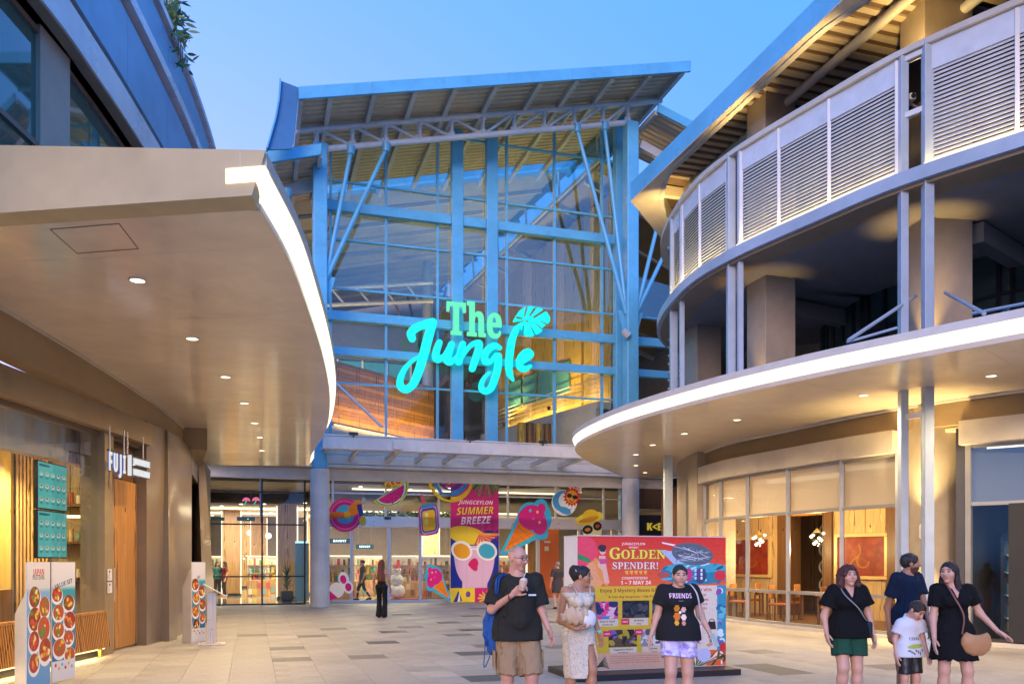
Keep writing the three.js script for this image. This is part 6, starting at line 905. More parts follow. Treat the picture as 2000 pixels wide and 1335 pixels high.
// ---------------------------------------------------------------- big letter sign on the glass front
{
  const zS = -31.55, s = thing('illuminated_sign', 'large glowing turquoise lettering with a split leaf mounted across the glass front', 'sign');
  const cyan = glow([0.0, 0.98, 0.9], 1.0), mint = glow([0.14, 0.9, 0.52], 0.95), P = (u, v) => onZ(760 + 0.17 * u, 580 + 0.17 * v, zS), K = 0.17 * 0.0205;
  const letter = (name, strokes, minus, mat = cyan, par = s) => {
    const bs = []; for (const st of strokes) { const c = new THREE.CatmullRomCurve3(st.map(([u, v]) => { const p = P(u, v); return V(p.x, p.y, 0); }), false, 'centripetal'), n = Math.max(6, st.length * 5), q = c.getPoints(n), rad = (t) => { const f = t * (st.length - 1), i = Math.min(st.length - 2, Math.floor(f)); return (st[i][2] + (st[i + 1][2] - st[i][2]) * (f - i)) * K; }; for (let i = 0; i < n; i++) bs.push([q[i].x, q[i].y, q[i + 1].x, q[i + 1].y, rad(i / n), rad((i + 1) / n)]); }
    const seg = ([ax, ay, bx, by, ra, rb], x, y) => { const dx = bx - ax, dy = by - ay, h = cl(((x - ax) * dx + (y - ay) * dy) / (dx * dx + dy * dy || 1e-9)); return Math.hypot(x - ax - dx * h, y - ay - dy * h) - (ra + (rb - ra) * h); };
    const mi = (minus || []).map(([u, v, u2, v2, r]) => { const a = P(u, v), b = P(u2, v2); return [a.x, a.y, b.x, b.y, r * K, r * K * 0.7]; });
    let lo = [1e9, 1e9], hi = [-1e9, -1e9]; for (const b of bs) { lo = [Math.min(lo[0], b[0] - b[4], b[2] - b[5]), Math.min(lo[1], b[1] - b[4], b[3] - b[5])]; hi = [Math.max(hi[0], b[0] + b[4], b[2] + b[5]), Math.max(hi[1], b[1] + b[4], b[3] + b[5])]; }
    const f = (x, y, z) => { let d = 9; for (const b of bs) d = Math.min(d, seg(b, x, y)); for (const b of mi) d = Math.max(d, -seg(b, x, y)); return Math.max(d, Math.abs(z) - 0.075); };
    const g = surfaceNet(f, [lo[0] - 0.06, lo[1] - 0.06, -0.12], [hi[0] + 0.06, hi[1] + 0.06, 0.12], 0.026); g.translate(0, 0, zS);
    return mesh(name, g, mat, par);
  };
  letter('letter_j', [[[265, 475, 40], [250, 420, 46], [290, 365, 46], [390, 320, 42], [500, 290, 46]], [[500, 300, 46], [455, 440, 52], [415, 590, 52], [375, 740, 50], [325, 890, 48], [265, 1010, 44], [190, 1060, 40], [130, 1020, 40], [128, 940, 36], [175, 830, 30], [260, 735, 22], [350, 680, 18]]]);
  letter('letter_u', [[[575, 525, 36], [545, 610, 40], [535, 690, 42], [565, 715, 38], [630, 670, 24], [690, 570, 24]], [[715, 545, 38], [685, 640, 42], [665, 720, 44], [700, 745, 38], [770, 690, 22], [840, 580, 22]]]);
  letter('letter_n', [[[845, 540, 36], [820, 640, 42], [800, 740, 42]], [[800, 740, 30], [870, 640, 22], [950, 545, 28], [1035, 530, 36], [1030, 590, 42], [995, 700, 42], [955, 820, 38]]]);
  letter('letter_g', [[[1275, 585, 22], [1215, 560, 36], [1140, 600, 42], [1095, 680, 42], [1110, 740, 40], [1165, 740, 30], [1225, 660, 22]], [[1255, 680, 40], [1250, 790, 44], [1215, 930, 42], [1165, 1050, 40], [1105, 1080, 36], [1060, 1045, 34], [1070, 970, 28], [1110, 905, 22], [1150, 870, 18]]]);
  letter('letter_l', [[[1465, 360, 34], [1415, 480, 42], [1390, 620, 44], [1375, 780, 44], [1385, 880, 36], [1425, 955, 14]], [[1465, 360, 30], [1500, 315, 16], [1560, 285, 8]]]);
  letter('letter_e', [[[1510, 760, 22], [1580, 715, 26], [1630, 660, 34], [1600, 625, 34], [1545, 650, 38], [1500, 730, 42], [1510, 805, 40], [1560, 825, 34], [1620, 795, 22]]]);
  letter('leaf_emblem', [[[1450, 285, 28], [1500, 230, 44], [1570, 190, 70], [1660, 210, 100], [1740, 240, 100]], [[1540, 330, 40], [1600, 380, 70], [1680, 330, 95]], [[1600, 300, 60], [1780, 250, 70]]], [[1415, 302, 1600, 275, 15], [1470, 235, 1530, 245, 17], [1580, 120, 1555, 225, 15], [1690, 105, 1615, 215, 15], [1790, 150, 1660, 235, 15], [1850, 330, 1740, 280, 15], [1800, 400, 1680, 300, 15], [1680, 440, 1620, 320, 15], [1535, 420, 1545, 325, 15]]);
  const word = part('word', s); const p0 = P(655, 420), cap = (P(655, 150).y - P(655, 415).y); let x = 0; const sc = (P(1300, 300).x - P(655, 300).x);
  const gs = [...'The'].map((ch) => { const g = new TextGeometry(ch, { font: serifBold, size: 1, depth: 0.11, curveSegments: 6, bevelEnabled: true, bevelSize: 0.02, bevelThickness: 0.02, bevelSegments: 1 }); g.computeBoundingBox(); const b = g.boundingBox, w = b.max.x - b.min.x; g.translate(x - b.min.x, 0, 0); x += w + 0.06; return g; });
  gs.forEach((g) => { g.scale(sc / x, cap * 1.34 * 1.02, 1).translate(p0.x, p0.y, zS); mesh('letter', g, mint, word); });
  for (const [u, v] of [[370, 700], [560, 640], [820, 620], [1010, 600], [1200, 700], [1390, 700], [1580, 720], [1640, 250]]) { const p = P(u, v); mesh('standoff', rod(p.clone().add(V(0, 0, -0.07)), p.clone().add(V(0, 0, -0.6)), 0.025), m.frame, s); }
  area(V(8.3, 9.9, zS + 0.2), V(8.3, 9.9, 0), 5, 2.4, 0.22, [0.1, 1, 0.85]);
}
// ---------------------------------------------------------------- summer cut-outs and banner on the entrance
const zDec = zD + 0.3;
function decal(label, [x0, y0, x1, y1], draw, o = {}) {
  const mx = (x0 + x1) / 2, a = onZ(x0, y1, zDec).x, b = onZ(x1, y1, zDec).x, ya = onZ(mx, y1, zDec).y, yb = onZ(mx, y0, zDec).y, t = thing(o.name || 'window_sticker', label, o.cat || 'sticker', V((a + b) / 2, ya, zDec + (o.dz || 0)), 0, o.cat ? undefined : 'summer stickers on the entrance glass');
  const w = b - a, h = yb - ya, R = 256, mm = printMat(R, Math.round(R * Math.min(3, h / w)), (x, W_, H_) => { x.scale(W_ / 100, H_ / 100); x.lineJoin = x.lineCap = 'round'; draw(x); }, { alphaTest: 0.5, roughness: 0.4 });
  if (o.opaque) mm.alphaTest = 0; const vinyl = new THREE.MeshPhysicalMaterial({ map: mm.map, alphaTest: mm.alphaTest, roughness: 1, transmission: 0.5, thickness: 0, side: THREE.DoubleSide }); mesh('print', quadUV(V(-w / 2, 0, 0), V(w / 2, 0, 0), V(w / 2, h, 0), V(-w / 2, h, 0)), vinyl, t, true); return t;
}
const E = (x, c, cx, cy, rx, ry = rx, rot = 0, st) => { x.beginPath(); x.ellipse(cx, cy, rx, ry, rot, 0, 7); if (st) { x.lineWidth = st; x.strokeStyle = c; x.stroke(); } else { x.fillStyle = c; x.fill(); } };
const poly = (x, c, p, st) => { x.beginPath(); p.forEach(([a, b], i) => i ? x.lineTo(a, b) : x.moveTo(a, b)); x.closePath(); if (st) { x.lineWidth = st; x.strokeStyle = c; x.stroke(); } x.fillStyle = c; if (!st) x.fill(); };
const cone = (x) => { const body = () => { x.beginPath(); x.moveTo(6, 96); x.lineTo(36, 38); x.bezierCurveTo(38, 12, 58, 8, 68, 14); x.bezierCurveTo(72, 2, 88, 2, 88, 16); x.bezierCurveTo(98, 30, 98, 44, 86, 54); x.bezierCurveTo(92, 66, 84, 72, 72, 66); x.closePath(); }; body(); x.lineWidth = 9; x.strokeStyle = '#35b6e2'; x.stroke(); x.fillStyle = '#35b6e2'; x.fill(); poly(x, '#f28a1c', [[8, 94], [36, 40], [68, 64]]); x.strokeStyle = '#e06c12'; x.lineWidth = 1.2; for (let k = 1; k < 6; k++) { x.beginPath(); x.moveTo(8 + k * 5, 94 - k * 9); x.lineTo(8 + k * 10, 94 - k * 5); x.stroke(); x.beginPath(); x.moveTo(36 + k * 5, 40 + k * 4); x.lineTo(14 + k * 2, 84 - k); x.stroke(); } E(x, '#d81d86', 62, 34, 25, 22); E(x, '#d81d86', 76, 46, 15, 18); E(x, '#d81d86', 46, 34, 11, 14); E(x, '#d81d86', 80, 18, 8, 9); for (const [a, b, c] of [[58, 22, '#43c3e0'], [72, 24, '#f5c84a'], [76, 42, '#f7d877'], [86, 32, '#8d6fd0'], [64, 36, '#e45aa6']]) E(x, c, a, b, 2.6); };
decal('round pink and orange swim ring sticker beside the white column', [640, 966, 716, 1042], (x) => { E(x, '#e5338f', 44, 52, 43); E(x, '#f06ab0', 44, 52, 36, 36, 0, 4); E(x, '#d81d86', 44, 52, 31, 31, 0, 4); E(x, '#46b9e8', 44, 50, 24); E(x, '#f28a1c', 70, 34, 14, 24, 0.7); poly(x, '#f47b20', [[2, 44], [42, 44], [42, 60], [2, 62]]); E(x, '#f4b52c', 50, 52, 9, 10); poly(x, '#2d3f9e', [[74, 24], [86, 22], [92, 50], [80, 56]]); E(x, '#e9d24a', 90, 66, 9, 12); E(x, '#9fb8c8', 92, 14, 6, 9); });
decal('watermelon slice sticker above the automatic doors', [726, 930, 804, 996], (x) => { const sl = (c, k) => { x.beginPath(); x.moveTo(4 + k, 74 - k * 0.4); x.bezierCurveTo(30, 104 - k, 98 - k, 92 - k, 92 - k, 6 + k * 1.4); x.closePath(); x.fillStyle = c; x.fill(); }; sl('#efe127', 0); sl('#35b36c', 4); sl('#cfe7f2', 7); sl('#d6248c', 12); for (const [a, b] of [[38, 74], [52, 78], [60, 64], [72, 60], [76, 44], [66, 50], [50, 66]]) E(x, '#6a1d62', a, b, 1.6, 2.6, 0.6); for (const [a, b] of [[42, 26], [54, 18], [66, 16]]) { E(x, '#f1dd2a', a, b, 11); E(x, '#d6248c', a, b, 6); E(x, '#f1dd2a', a, b, 2); } });
decal('yellow lemonade jar sticker with pink straw', [812, 962, 862, 1046], (x) => { x.save(); x.translate(50, 55); x.rotate(-0.12); const rr2 = (c, a, b, w, h, r) => { x.beginPath(); x.roundRect(a, b, w, h, r); x.fillStyle = c; x.fill(); }; x.lineWidth = 9; x.strokeStyle = '#e0527f'; x.beginPath(); x.moveTo(-4, -22); x.lineTo(-22, -50); x.stroke(); rr2('#c22a92', -38, -28, 76, 72, 16); rr2('#a9b4e6', -33, -24, 66, 64, 14); rr2('#5a45a8', -29, -20, 58, 56, 11); rr2('#f0c318', -25, -14, 50, 47, 9); rr2('#3a8fd0', -26, -30, 52, 9, 3); rr2('#f7e27a', -18, 4, 16, 14, 3); rr2('#f5b21a', 3, -6, 16, 14, 3); rr2('#fae9a0', -15, -10, 14, 10, 3); x.restore(); });
decal('hanging rainbow of yellow blue and purple rings over the doors', [834, 930, 922, 980], (x) => { for (const [c, r] of [['#efd321', 96], ['#3b9be0', 74], ['#6a3fa8', 52], ['#e13a8c', 34]]) { x.save(); x.beginPath(); x.ellipse(52, 0, r * 0.5, r, 0, 0, 7); x.lineWidth = 7; x.strokeStyle = c; x.stroke(); x.restore(); } }, { dz: 0.012 });
decal('large pink ice cream cone sticker tilted across the door header', [976, 972, 1078, 1084], cone);
decal('smiling sun with dark glasses sticker on a blue wave', [1076, 938, 1138, 1008], (x) => { E(x, '#f3f7fa', 42, 62, 40, 36); E(x, '#4aa3e0', 40, 58, 35, 30); E(x, '#eef5fa', 52, 56, 28, 24); E(x, '#4aa3e0', 44, 84, 20, 10, 0.3); poly(x, '#e8d3da', [[60, 6], [98, 18], [94, 36], [54, 22]]); x.strokeStyle = '#b5305c'; x.lineWidth = 2; for (let k = 0; k < 2; k++) { x.beginPath(); x.moveTo(64, 14 + k * 6); x.lineTo(90, 22 + k * 6); x.stroke(); } const p = []; for (let k = 0; k < 32; k++) { const a = k * Math.PI / 16, r = k % 2 ? 21 : 29; p.push([66 + Math.cos(a) * r, 45 + Math.sin(a) * r]); } poly(x, '#d92a1c', p); E(x, '#f6a81c', 66, 45, 18); E(x, '#231a3a', 58, 42, 8, 6); E(x, '#231a3a', 76, 46, 8, 6); x.strokeStyle = '#231a3a'; x.lineWidth = 2; x.beginPath(); x.moveTo(58, 40); x.lineTo(76, 44); x.stroke(); x.beginPath(); x.arc(65, 52, 7, 0.3, 2.8); x.stroke(); });
decal('yellow sun hat and dark sunglasses sticker above the advertising box', [1122, 992, 1178, 1050], (x) => { E(x, '#e6e6a4', 62, 74, 34, 34); E(x, '#f3e13b', 52, 34, 50, 20, -0.25); E(x, '#eecb1e', 56, 26, 28, 22, -0.2); E(x, '#e0941c', 50, 38, 36, 8, -0.25); E(x, '#15131c', 46, 72, 18, 15, -0.2); E(x, '#15131c', 80, 60, 15, 15, -0.2); E(x, '#e38f1f', 46, 72, 10, 6, -0.2); E(x, '#d85a1c', 80, 60, 8, 6, -0.4); });
decal('small ice cream cone sticker low on the sliding door', [829, 1100, 882, 1174], (x) => { x.translate(100, 0); x.scale(-1, 1); cone(x); });
decal('pink and white sunglasses sticker low beside the white column', [640, 1116, 690, 1174], (x) => { E(x, '#f1e6ee', 34, 62, 30, 26); poly(x, '#d81d86', [[2, 60], [40, 88], [2, 96]]); E(x, '#f4eef4', 62, 24, 20, 24, -0.4); E(x, '#f4eef4', 80, 52, 19, 22, -0.4); E(x, '#d81d86', 60, 26, 12, 15, -0.4); E(x, '#d81d86', 80, 52, 12, 14, -0.4); E(x, '#dfe9e6', 40, 60, 12, 10); });
const banner = decal('tall pink summer banner with stylised face in sunglasses standing between the doors', [880, 930, 974, 1180], (x) => {
  x.fillStyle = '#d3267f'; x.fillRect(0, 0, 100, 42); x.fillStyle = '#1a2f9c'; x.fillRect(0, 42, 100, 58);
  x.fillStyle = '#c01f78'; for (let k = 0; k < 8; k++) { x.beginPath(); x.ellipse(80, 36, 24, 0.9, -0.6 + k * 0.18, 0, 7); x.fill(); }
  for (const [c, r, l] of [['#efd321', 44, 4], ['#3b9be0', 32, 3.6], ['#7a3fa8', 20, 3]]) { x.beginPath(); x.ellipse(2, 0, r, r * 0.42, 0, 0, 7); x.lineWidth = l; x.strokeStyle = c; x.stroke(); }
  for (let k = 0; k < 13; k++) { const a = 0.2 + k * 0.22; x.strokeStyle = ['#2f8f3a', '#1f6b2c', '#4aa83e'][k % 3]; x.lineWidth = 2.6; x.beginPath(); x.moveTo(72, -1); x.quadraticCurveTo(72 + Math.cos(a) * 20, 2 + Math.sin(a) * 4, 72 + Math.cos(a) * 34, Math.sin(a) * 15); x.stroke(); }
  x.save(); x.scale(1, 0.376); x.textAlign = 'center'; x.fillStyle = '#f4e9f2'; x.font = 'bold italic 11px sans-serif'; x.fillText('JUNGCEYLON', 52, 58); x.font = 'bold italic 21px sans-serif'; x.save(); x.translate(50, 78); x.rotate(-0.05); x.scale(0.86, 1); x.fillStyle = '#8a1556'; x.fillText('SUMMER', 1.5, 1.5); x.fillStyle = '#f6d42b'; x.fillText('SUMMER', 0, 0); x.fillStyle = '#f4eef6'; x.fillText('BREEZE', 0, 20); x.restore(); x.restore();
  x.fillStyle = '#efcf2c'; x.beginPath(); x.ellipse(34, 46, 40, 7, 0.05, 0, 7); x.fill(); for (let k = 0; k < 12; k++) { x.strokeStyle = k % 2 ? '#f0a52a' : '#d3267f'; x.lineWidth = 1.8; x.beginPath(); x.moveTo(60, 45); x.lineTo(50 + k * 4.6, 56 - Math.abs(k - 4) * 0.6 - k * 0.6); x.stroke(); }
  x.fillStyle = '#e0b6dc'; x.beginPath(); x.moveTo(6, 54); x.lineTo(92, 54); x.bezierCurveTo(94, 70, 84, 78, 76, 84); x.lineTo(76, 88); x.lineTo(24, 88); x.lineTo(24, 82); x.bezierCurveTo(10, 76, 6, 66, 6, 54); x.fill();
  for (const [c, a, b] of [['#e8a11e', 23, 0], ['#3fa6cf', 75, 1]]) { E(x, '#f2eef6', a, 58, 22, 7.6, 0.05); E(x, c, a, 58.3, 17, 5.8, 0.05); void b; } x.fillStyle = '#f2eef6'; x.fillRect(40, 56, 18, 1.2);
  x.fillStyle = '#cf1f68'; x.beginPath(); x.moveTo(36, 69); x.bezierCurveTo(40, 64, 54, 62, 56, 66); x.bezierCurveTo(60, 68, 54, 70, 56, 72); x.bezierCurveTo(54, 76, 44, 73, 36, 69); x.fill();
  x.fillStyle = '#efcf2c'; x.fillRect(0, 87, 50, 13); x.fillStyle = '#c8207a'; x.fillRect(50, 87, 50, 13); poly(x, '#2a2f9c', [[6, 98], [16, 89], [24, 97]]); poly(x, '#f3f3f8', [[14, 98], [18, 90], [20, 97]]); E(x, '#7a3fa8', 36, 92, 5, 2.4); E(x, '#efcf2c', 36, 96, 5, 2); for (let k = 0; k < 12; k++) { x.strokeStyle = '#f0c22a'; x.lineWidth = 1.4; x.beginPath(); x.moveTo(76, 95); x.lineTo(76 + Math.cos(k * 0.52) * 19, 95 + Math.sin(k * 0.52) * 5.4); x.stroke(); } E(x, '#d8e0ef', 76, 95, 7, 2.2);
}, { name: 'summer_banner', cat: 'banner', opaque: true, dz: -0.005 });
for (const k of [1, 2]) { const q = banner.children[0]; q.geometry.computeBoundingBox(); const b = q.geometry.boundingBox; mesh('banner_seam', box(0.006, b.max.y, 0.004, b.min.x + (b.max.x - b.min.x) * k / 3, b.max.y / 2, 0.003), m.frame, banner); }
// ---------------------------------------------------------------- advertising box
{
  const zf = -10.78, x0 = onZ(1128, 1200, zf).x, x1 = onZ(1418, 1200, zf).x, h = onZ(1128, 1043, zf).y - 0.11, w = x1 - x0, t = thing('advertising_box', 'free standing orange advertising box with sale print on a black platform', 'advertising board', V((x0 + x1) / 2, 0, zf));
  mesh('platform', rbox(2.5, 0.085, 1.15, (4.15 + 6.6) / 2 - (x0 + x1) / 2, 0.0425, -0.2, 0.008, 1), M([0.025, 0.018, 0.016], 0.4), t);
  mesh('carcass', box(w, h, 0.52, 0, 0.09 + h / 2, -0.265), M([0.72, 0.72, 0.74], 0.45), t); for (const y of [0.09 + h + 0.004]) mesh('top_trim', box(w + 0.01, 0.012, 0.54, 0, y, -0.262), m.white, t);
  const mat = printMat(1024, Math.round(1024 * h / w), (x, W_, H_) => {
    x.scale(W_ / 290, H_ / 262); x.lineJoin = 'round'; const q = mulberry(21), F = (c, a, b, ww, hh) => { x.fillStyle = c; x.fillRect(a, b, ww, hh); }, TX = (s, c, a, b, f, al = 'center') => { x.font = f; x.textAlign = al; x.fillStyle = c; x.fillText(s, a, b); };
    let g = x.createLinearGradient(0, 0, 0, 100); g.addColorStop(0, '#d8301f'); g.addColorStop(1, '#e2602a'); x.fillStyle = g; x.fillRect(0, 0, 290, 262);
    E(x, '#e5455a', 12, 30, 26, 30); E(x, '#3b8a4c', 8, 42, 18, 5, 0.4); E(x, '#e8a06a', 30, 78, 22, 34, 0.4); E(x, '#e9963c', 44, 70, 7, 30, -0.4);
    poly(x, '#e7b3a0', [[40, 38], [52, 38], [54, 60], [60, 92], [50, 92], [46, 66], [38, 60]]); E(x, '#e7b3a0', 47, 28, 6, 8); E(x, '#3a2430', 46, 22, 8, 6); E(x, '#1d1a22', 47, 28, 5.5, 2); poly(x, '#c84f7c', [[38, 44], [56, 44], [54, 54], [42, 54]]);
    TX('JUNGCEYLON', '#f3d9cf', 106, 16, 'bold 7px sans-serif'); TX('PHUKET', '#f3d9cf', 106, 23, 'bold 5px sans-serif');
    x.save(); x.translate(108, 44); x.lineWidth = 2.4; x.strokeStyle = '#a8651a'; x.font = 'bold 31px serif'; x.textAlign = 'right'; x.strokeText('G', -26, 0); x.fillStyle = '#f5e14a'; x.fillText('G', -26, 0); x.font = 'bold 24px serif'; x.textAlign = 'left'; x.strokeText('OLDEN', -27, 0); x.fillText('OLDEN', -27, 0); x.restore();
    x.save(); x.translate(110, 64); x.scale(0.92, 1); x.lineWidth = 2; x.strokeStyle = '#9a3f2c'; x.font = 'bold 19px serif'; x.textAlign = 'center'; x.strokeText('SPENDER!', 0, 0); x.fillStyle = '#f3dccf'; x.fillText('SPENDER!', 0, 0); x.restore();
    for (let k = 0; k < 5; k++) { x.strokeStyle = '#f2c944'; x.lineWidth = 1.2; const a = 90 + k * 9; x.strokeRect(a, 68, 5, 2.4); x.beginPath(); x.moveTo(a, 72); x.lineTo(a + 6, 74); x.moveTo(a + 3, 68); x.lineTo(a + 3, 75); x.stroke(); }
    TX('COMPETITION!', '#f3dccf', 108, 84, 'bold 7px sans-serif'); TX('1 – 7 MAY 24', '#f8ece4', 110, 95, 'bold 10px sans-serif');
    poly(x, '#a9bfd6', [[156, 26], [200, 30], [230, 50], [190, 60]]); E(x, '#2b7f9c', 230, 74, 74, 22); E(x, '#3fa3b8', 230, 62, 66, 10); for (let k = 0; k < 26; k++) E(x, ['#bfe0ea', '#1f6f90', '#58b4c6', '#16587a'][k % 4], 160 + q() * 128, 54 + q() * 40, 3 + q() * 10, 1 + q() * 2, q() - 0.5);
    E(x, '#5d6570', 222, 34, 42, 22, 0.15); for (let k = 0; k < 34; k++) { x.strokeStyle = ['#c9d2dc', '#3a3f48', '#8d98a6', '#e8edf2'][k % 4]; x.lineWidth = 0.8; x.beginPath(); x.moveTo(184 + q() * 76, 16 + q() * 36); x.lineTo(184 + q() * 76, 20 + q() * 32); x.stroke(); } TX('〰', '#e9eef4', 176, 14, '9px sans-serif'); poly(x, '#e9eef4', [[160, 10], [188, 15], [184, 18], [162, 13]]);
    E(x, '#c23a78', 214, 76, 8, 14); E(x, '#3c3f66', 238, 78, 12, 16); for (let k = 0; k < 12; k++) F(['#c6d8f0', '#5e3f8c', '#e6e9f3', '#2c4f80'][k % 4], 226 + (k % 4) * 6, 64 + Math.floor(k / 4) * 8, 4, 6); E(x, '#d33038', 278, 78, 12, 11); E(x, '#b5524a', 164, 76, 12, 6);
    F('#d8b42a', 0, 98, 232, 28); TX('Enjoy 3 Mystery Boxes GIVEAWAYS', '#8c3a12', 116, 110, 'bold 9px sans-serif'); TX('& Two Big Surprises / 100 Prizes Rewards', '#8c3a12', 120, 121, 'bold 6.4px sans-serif');
    F('#cfae28', 0, 126, 232, 106); F('#d9cfc0', 206, 98, 66, 132);
    const pic = (a, b, ww, hh, cs) => { F(cs[0], a, b, ww, hh); x.save(); x.beginPath(); x.rect(a, b, ww, hh); x.clip(); for (let k = 0; k < 40; k++) E(x, cs[1 + k % (cs.length - 1)], a + q() * ww, b + q() * hh, 2 + q() * 6, 2 + q() * 9, q() * 3); x.restore(); };
    pic(32, 128, 44, 34, ['#2a7fd0', '#d0206a', '#e2457e', '#1f2a5a', '#e8b0c0']); pic(84, 127, 52, 34, ['#1a1a1e', '#2e2e34', '#4a4a52', '#111114']); pic(142, 127, 52, 34, ['#15171e', '#223a4c', '#0c0d12', '#3a5a6c']); pic(58, 184, 54, 34, ['#3a3020', '#7a5a9c', '#b09a2c', '#57462a', '#231c16']); pic(120, 184, 52, 34, ['#b8b2ac', '#8d8890', '#57525c', '#d9d2ca']);
    const cap = (a, b, ww, s1, s2) => { F('#d5c6ae', a, b, ww, 14); TX(s1, '#3a2a24', a + ww / 2, b + 6, 'bold 4.6px sans-serif'); TX(s2, '#3a2a24', a + ww / 2, b + 11.5, 'bold 4px sans-serif'); };
    cap(36, 163, 40, 'Dine in Style', 'Combo Set'); cap(98, 162, 36, 'Birthday', 'Stay'); cap(60, 219, 52, 'Fragrance Dance', 'Workshop'); cap(122, 219, 48, 'Photo', 'Shoot'); for (const [a, b] of [[82, 163], [140, 163], [48, 186], [108, 184]]) { F('#cf1f55', a, b, 15, 11); TX('FREE', '#f5e3e8', a + 7.5, b + 7.5, 'bold 4.6px sans-serif'); }
    TX('LUCKY WIN', '#c22a2a', 239, 110, 'bold 8px sans-serif'); for (let k = 0; k < 4; k++) TX(['JEWELRY', 'GOLD 1,000', 'NECKLACE', '24 PRIZES'][k], '#b02c2c', 239, 120 + k * 9, 'bold 5.4px sans-serif'); poly(x, '#2a1c1e', [[254, 172], [268, 172], [270, 188], [252, 188]]); x.strokeStyle = '#2a1c1e'; x.lineWidth = 1.4; x.beginPath(); x.arc(261, 172, 5, Math.PI, 0); x.stroke(); E(x, '#c7202c', 249, 180, 3, 5);
    F('#2f8fb0', 272, 98, 18, 134); for (let k = 0; k < 20; k++) E(x, ['#1c6a94', '#62b8cc', '#d5e6ea', '#8a4a9c'][k % 4], 274 + q() * 14, 100 + q() * 130, 3 + q() * 4, 2 + q() * 6, q()); E(x, '#cc2a30', 286, 228, 9, 12);
    F('#d6a888', 0, 230, 250, 32); for (let k = 0; k < 4; k++) { x.fillStyle = '#b5624a'; for (let j = 0; j < 30; j++) x.fillRect(60 + j * 3.2 + q(), 236 + k * 4.2, 2.2, 1.1); }
    for (let k = 0; k < 18; k++) { x.strokeStyle = ['#2f4a2c', '#e8e2cc', '#35502f'][k % 3]; x.lineWidth = 2; x.beginPath(); x.moveTo(226 + k * 0.5, 262); x.quadraticCurveTo(212 + k * 4, 246, 204 + k * 5.2, 236 + (k % 4) * 4); x.stroke(); } for (let k = 0; k < 10; k++) E(x, ['#1f3d22', '#2f5a30', '#e5e4d2'][k % 3], 262 + q() * 26, 236 + q() * 24, 4 + q() * 5, 2, q() * 3); for (let k = 0; k < 8; k++) { x.strokeStyle = '#2d3f28'; x.lineWidth = 1.4; x.beginPath(); x.moveTo(30, 262); x.quadraticCurveTo(42, 250, 52 + k, 236 + k * 3.4); x.stroke(); } E(x, '#b9bfe6', 245, 240, 14, 14);
    for (let k = 0; k < 5000; k++) { x.globalAlpha = 0.05 + q() * 0.07; x.fillStyle = q() < 0.5 ? '#000' : '#fff'; const a = q() * 290, b = q() * 262; x.fillRect(a, b, 0.6 + q() * 2.4, 0.5 + q() * 1.4); } x.globalAlpha = 1;
  });
  mesh('print', quadUV(V(-w / 2, 0.1, 0.001), V(w / 2, 0.1, 0.001), V(w / 2, 0.085 + h, 0.001), V(-w / 2, 0.085 + h, 0.001)), mat, t, true);
}
// ---------------------------------------------------------------- menu standees, pedestal, notices
function dishes(x, w, h, seed, n, title) {
  const q = mulberry(seed); const g = x.createLinearGradient(0, 0, 0, h); g.addColorStop(0, '#e2d8d2'); g.addColorStop(0.2, '#d9d3cc'); g.addColorStop(0.24, seed % 2 ? '#2f9aa0' : '#7fb0d0'); g.addColorStop(1, seed % 2 ? '#2a5c9c' : '#5a94c8'); x.fillStyle = g; x.fillRect(0, 0, w, h);
  x.save(); x.translate(w / 2, h * 0.1); x.font = 'bold ' + Math.round(w * 0.16) + 'px sans-serif'; x.textAlign = 'center'; x.fillStyle = seed % 2 ? '#20304c' : '#c2252c'; if (seed % 2) { x.translate(0, h * 0.1); x.rotate(-0.2); } x.fillText(title[0], 0, 0); x.fillStyle = '#3f4a3a'; x.font = 'bold ' + Math.round(w * 0.12) + 'px sans-serif'; if (title[1]) x.fillText(title[1], 0, h * 0.035); x.restore();
  for (let k = 0; k < n; k++) { const cx = w * (0.27 + 0.46 * (k % 2)) + (q() - 0.5) * w * 0.12, cy = h * (0.27 + 0.6 * k / n), r = w * (0.24 + q() * 0.07); x.fillStyle = '#ece7e2'; x.beginPath(); x.ellipse(cx, cy + r * 0.15, r, r * 0.92, 0, 0, 7); x.fill(); x.fillStyle = ['#8c3a1e', '#4a2416', '#b5562a', '#a33424'][Math.floor(q() * 4)]; x.beginPath(); x.ellipse(cx, cy, r * 0.86, r * 0.76, 0, 0, 7); x.fill(); for (let j = 0; j < 9; j++) { x.fillStyle = ['#d8402a', '#e38a2c', '#5f8c35', '#efd9a0', '#c5502c', '#e7c23c'][Math.floor(q() * 6)]; x.beginPath(); x.ellipse(cx + (q() - 0.5) * r * 1.1, cy + (q() - 0.5) * r * 0.9, r * 0.24, r * 0.15, q() * 3, 0, 7); x.fill(); } }
  if (seed % 2) { x.fillStyle = '#d9d4d4'; x.fillRect(0, h * 0.83, w, h * 0.17); for (let k = 0; k < 6; k++) { x.fillStyle = ['#c2452c', '#dca05a', '#7fa8c8'][k % 3]; x.beginPath(); x.arc(w * (0.15 + 0.14 * k), h * (0.865 + (k % 2) * 0.03), w * 0.045, 0, 7); x.fill(); } }
}
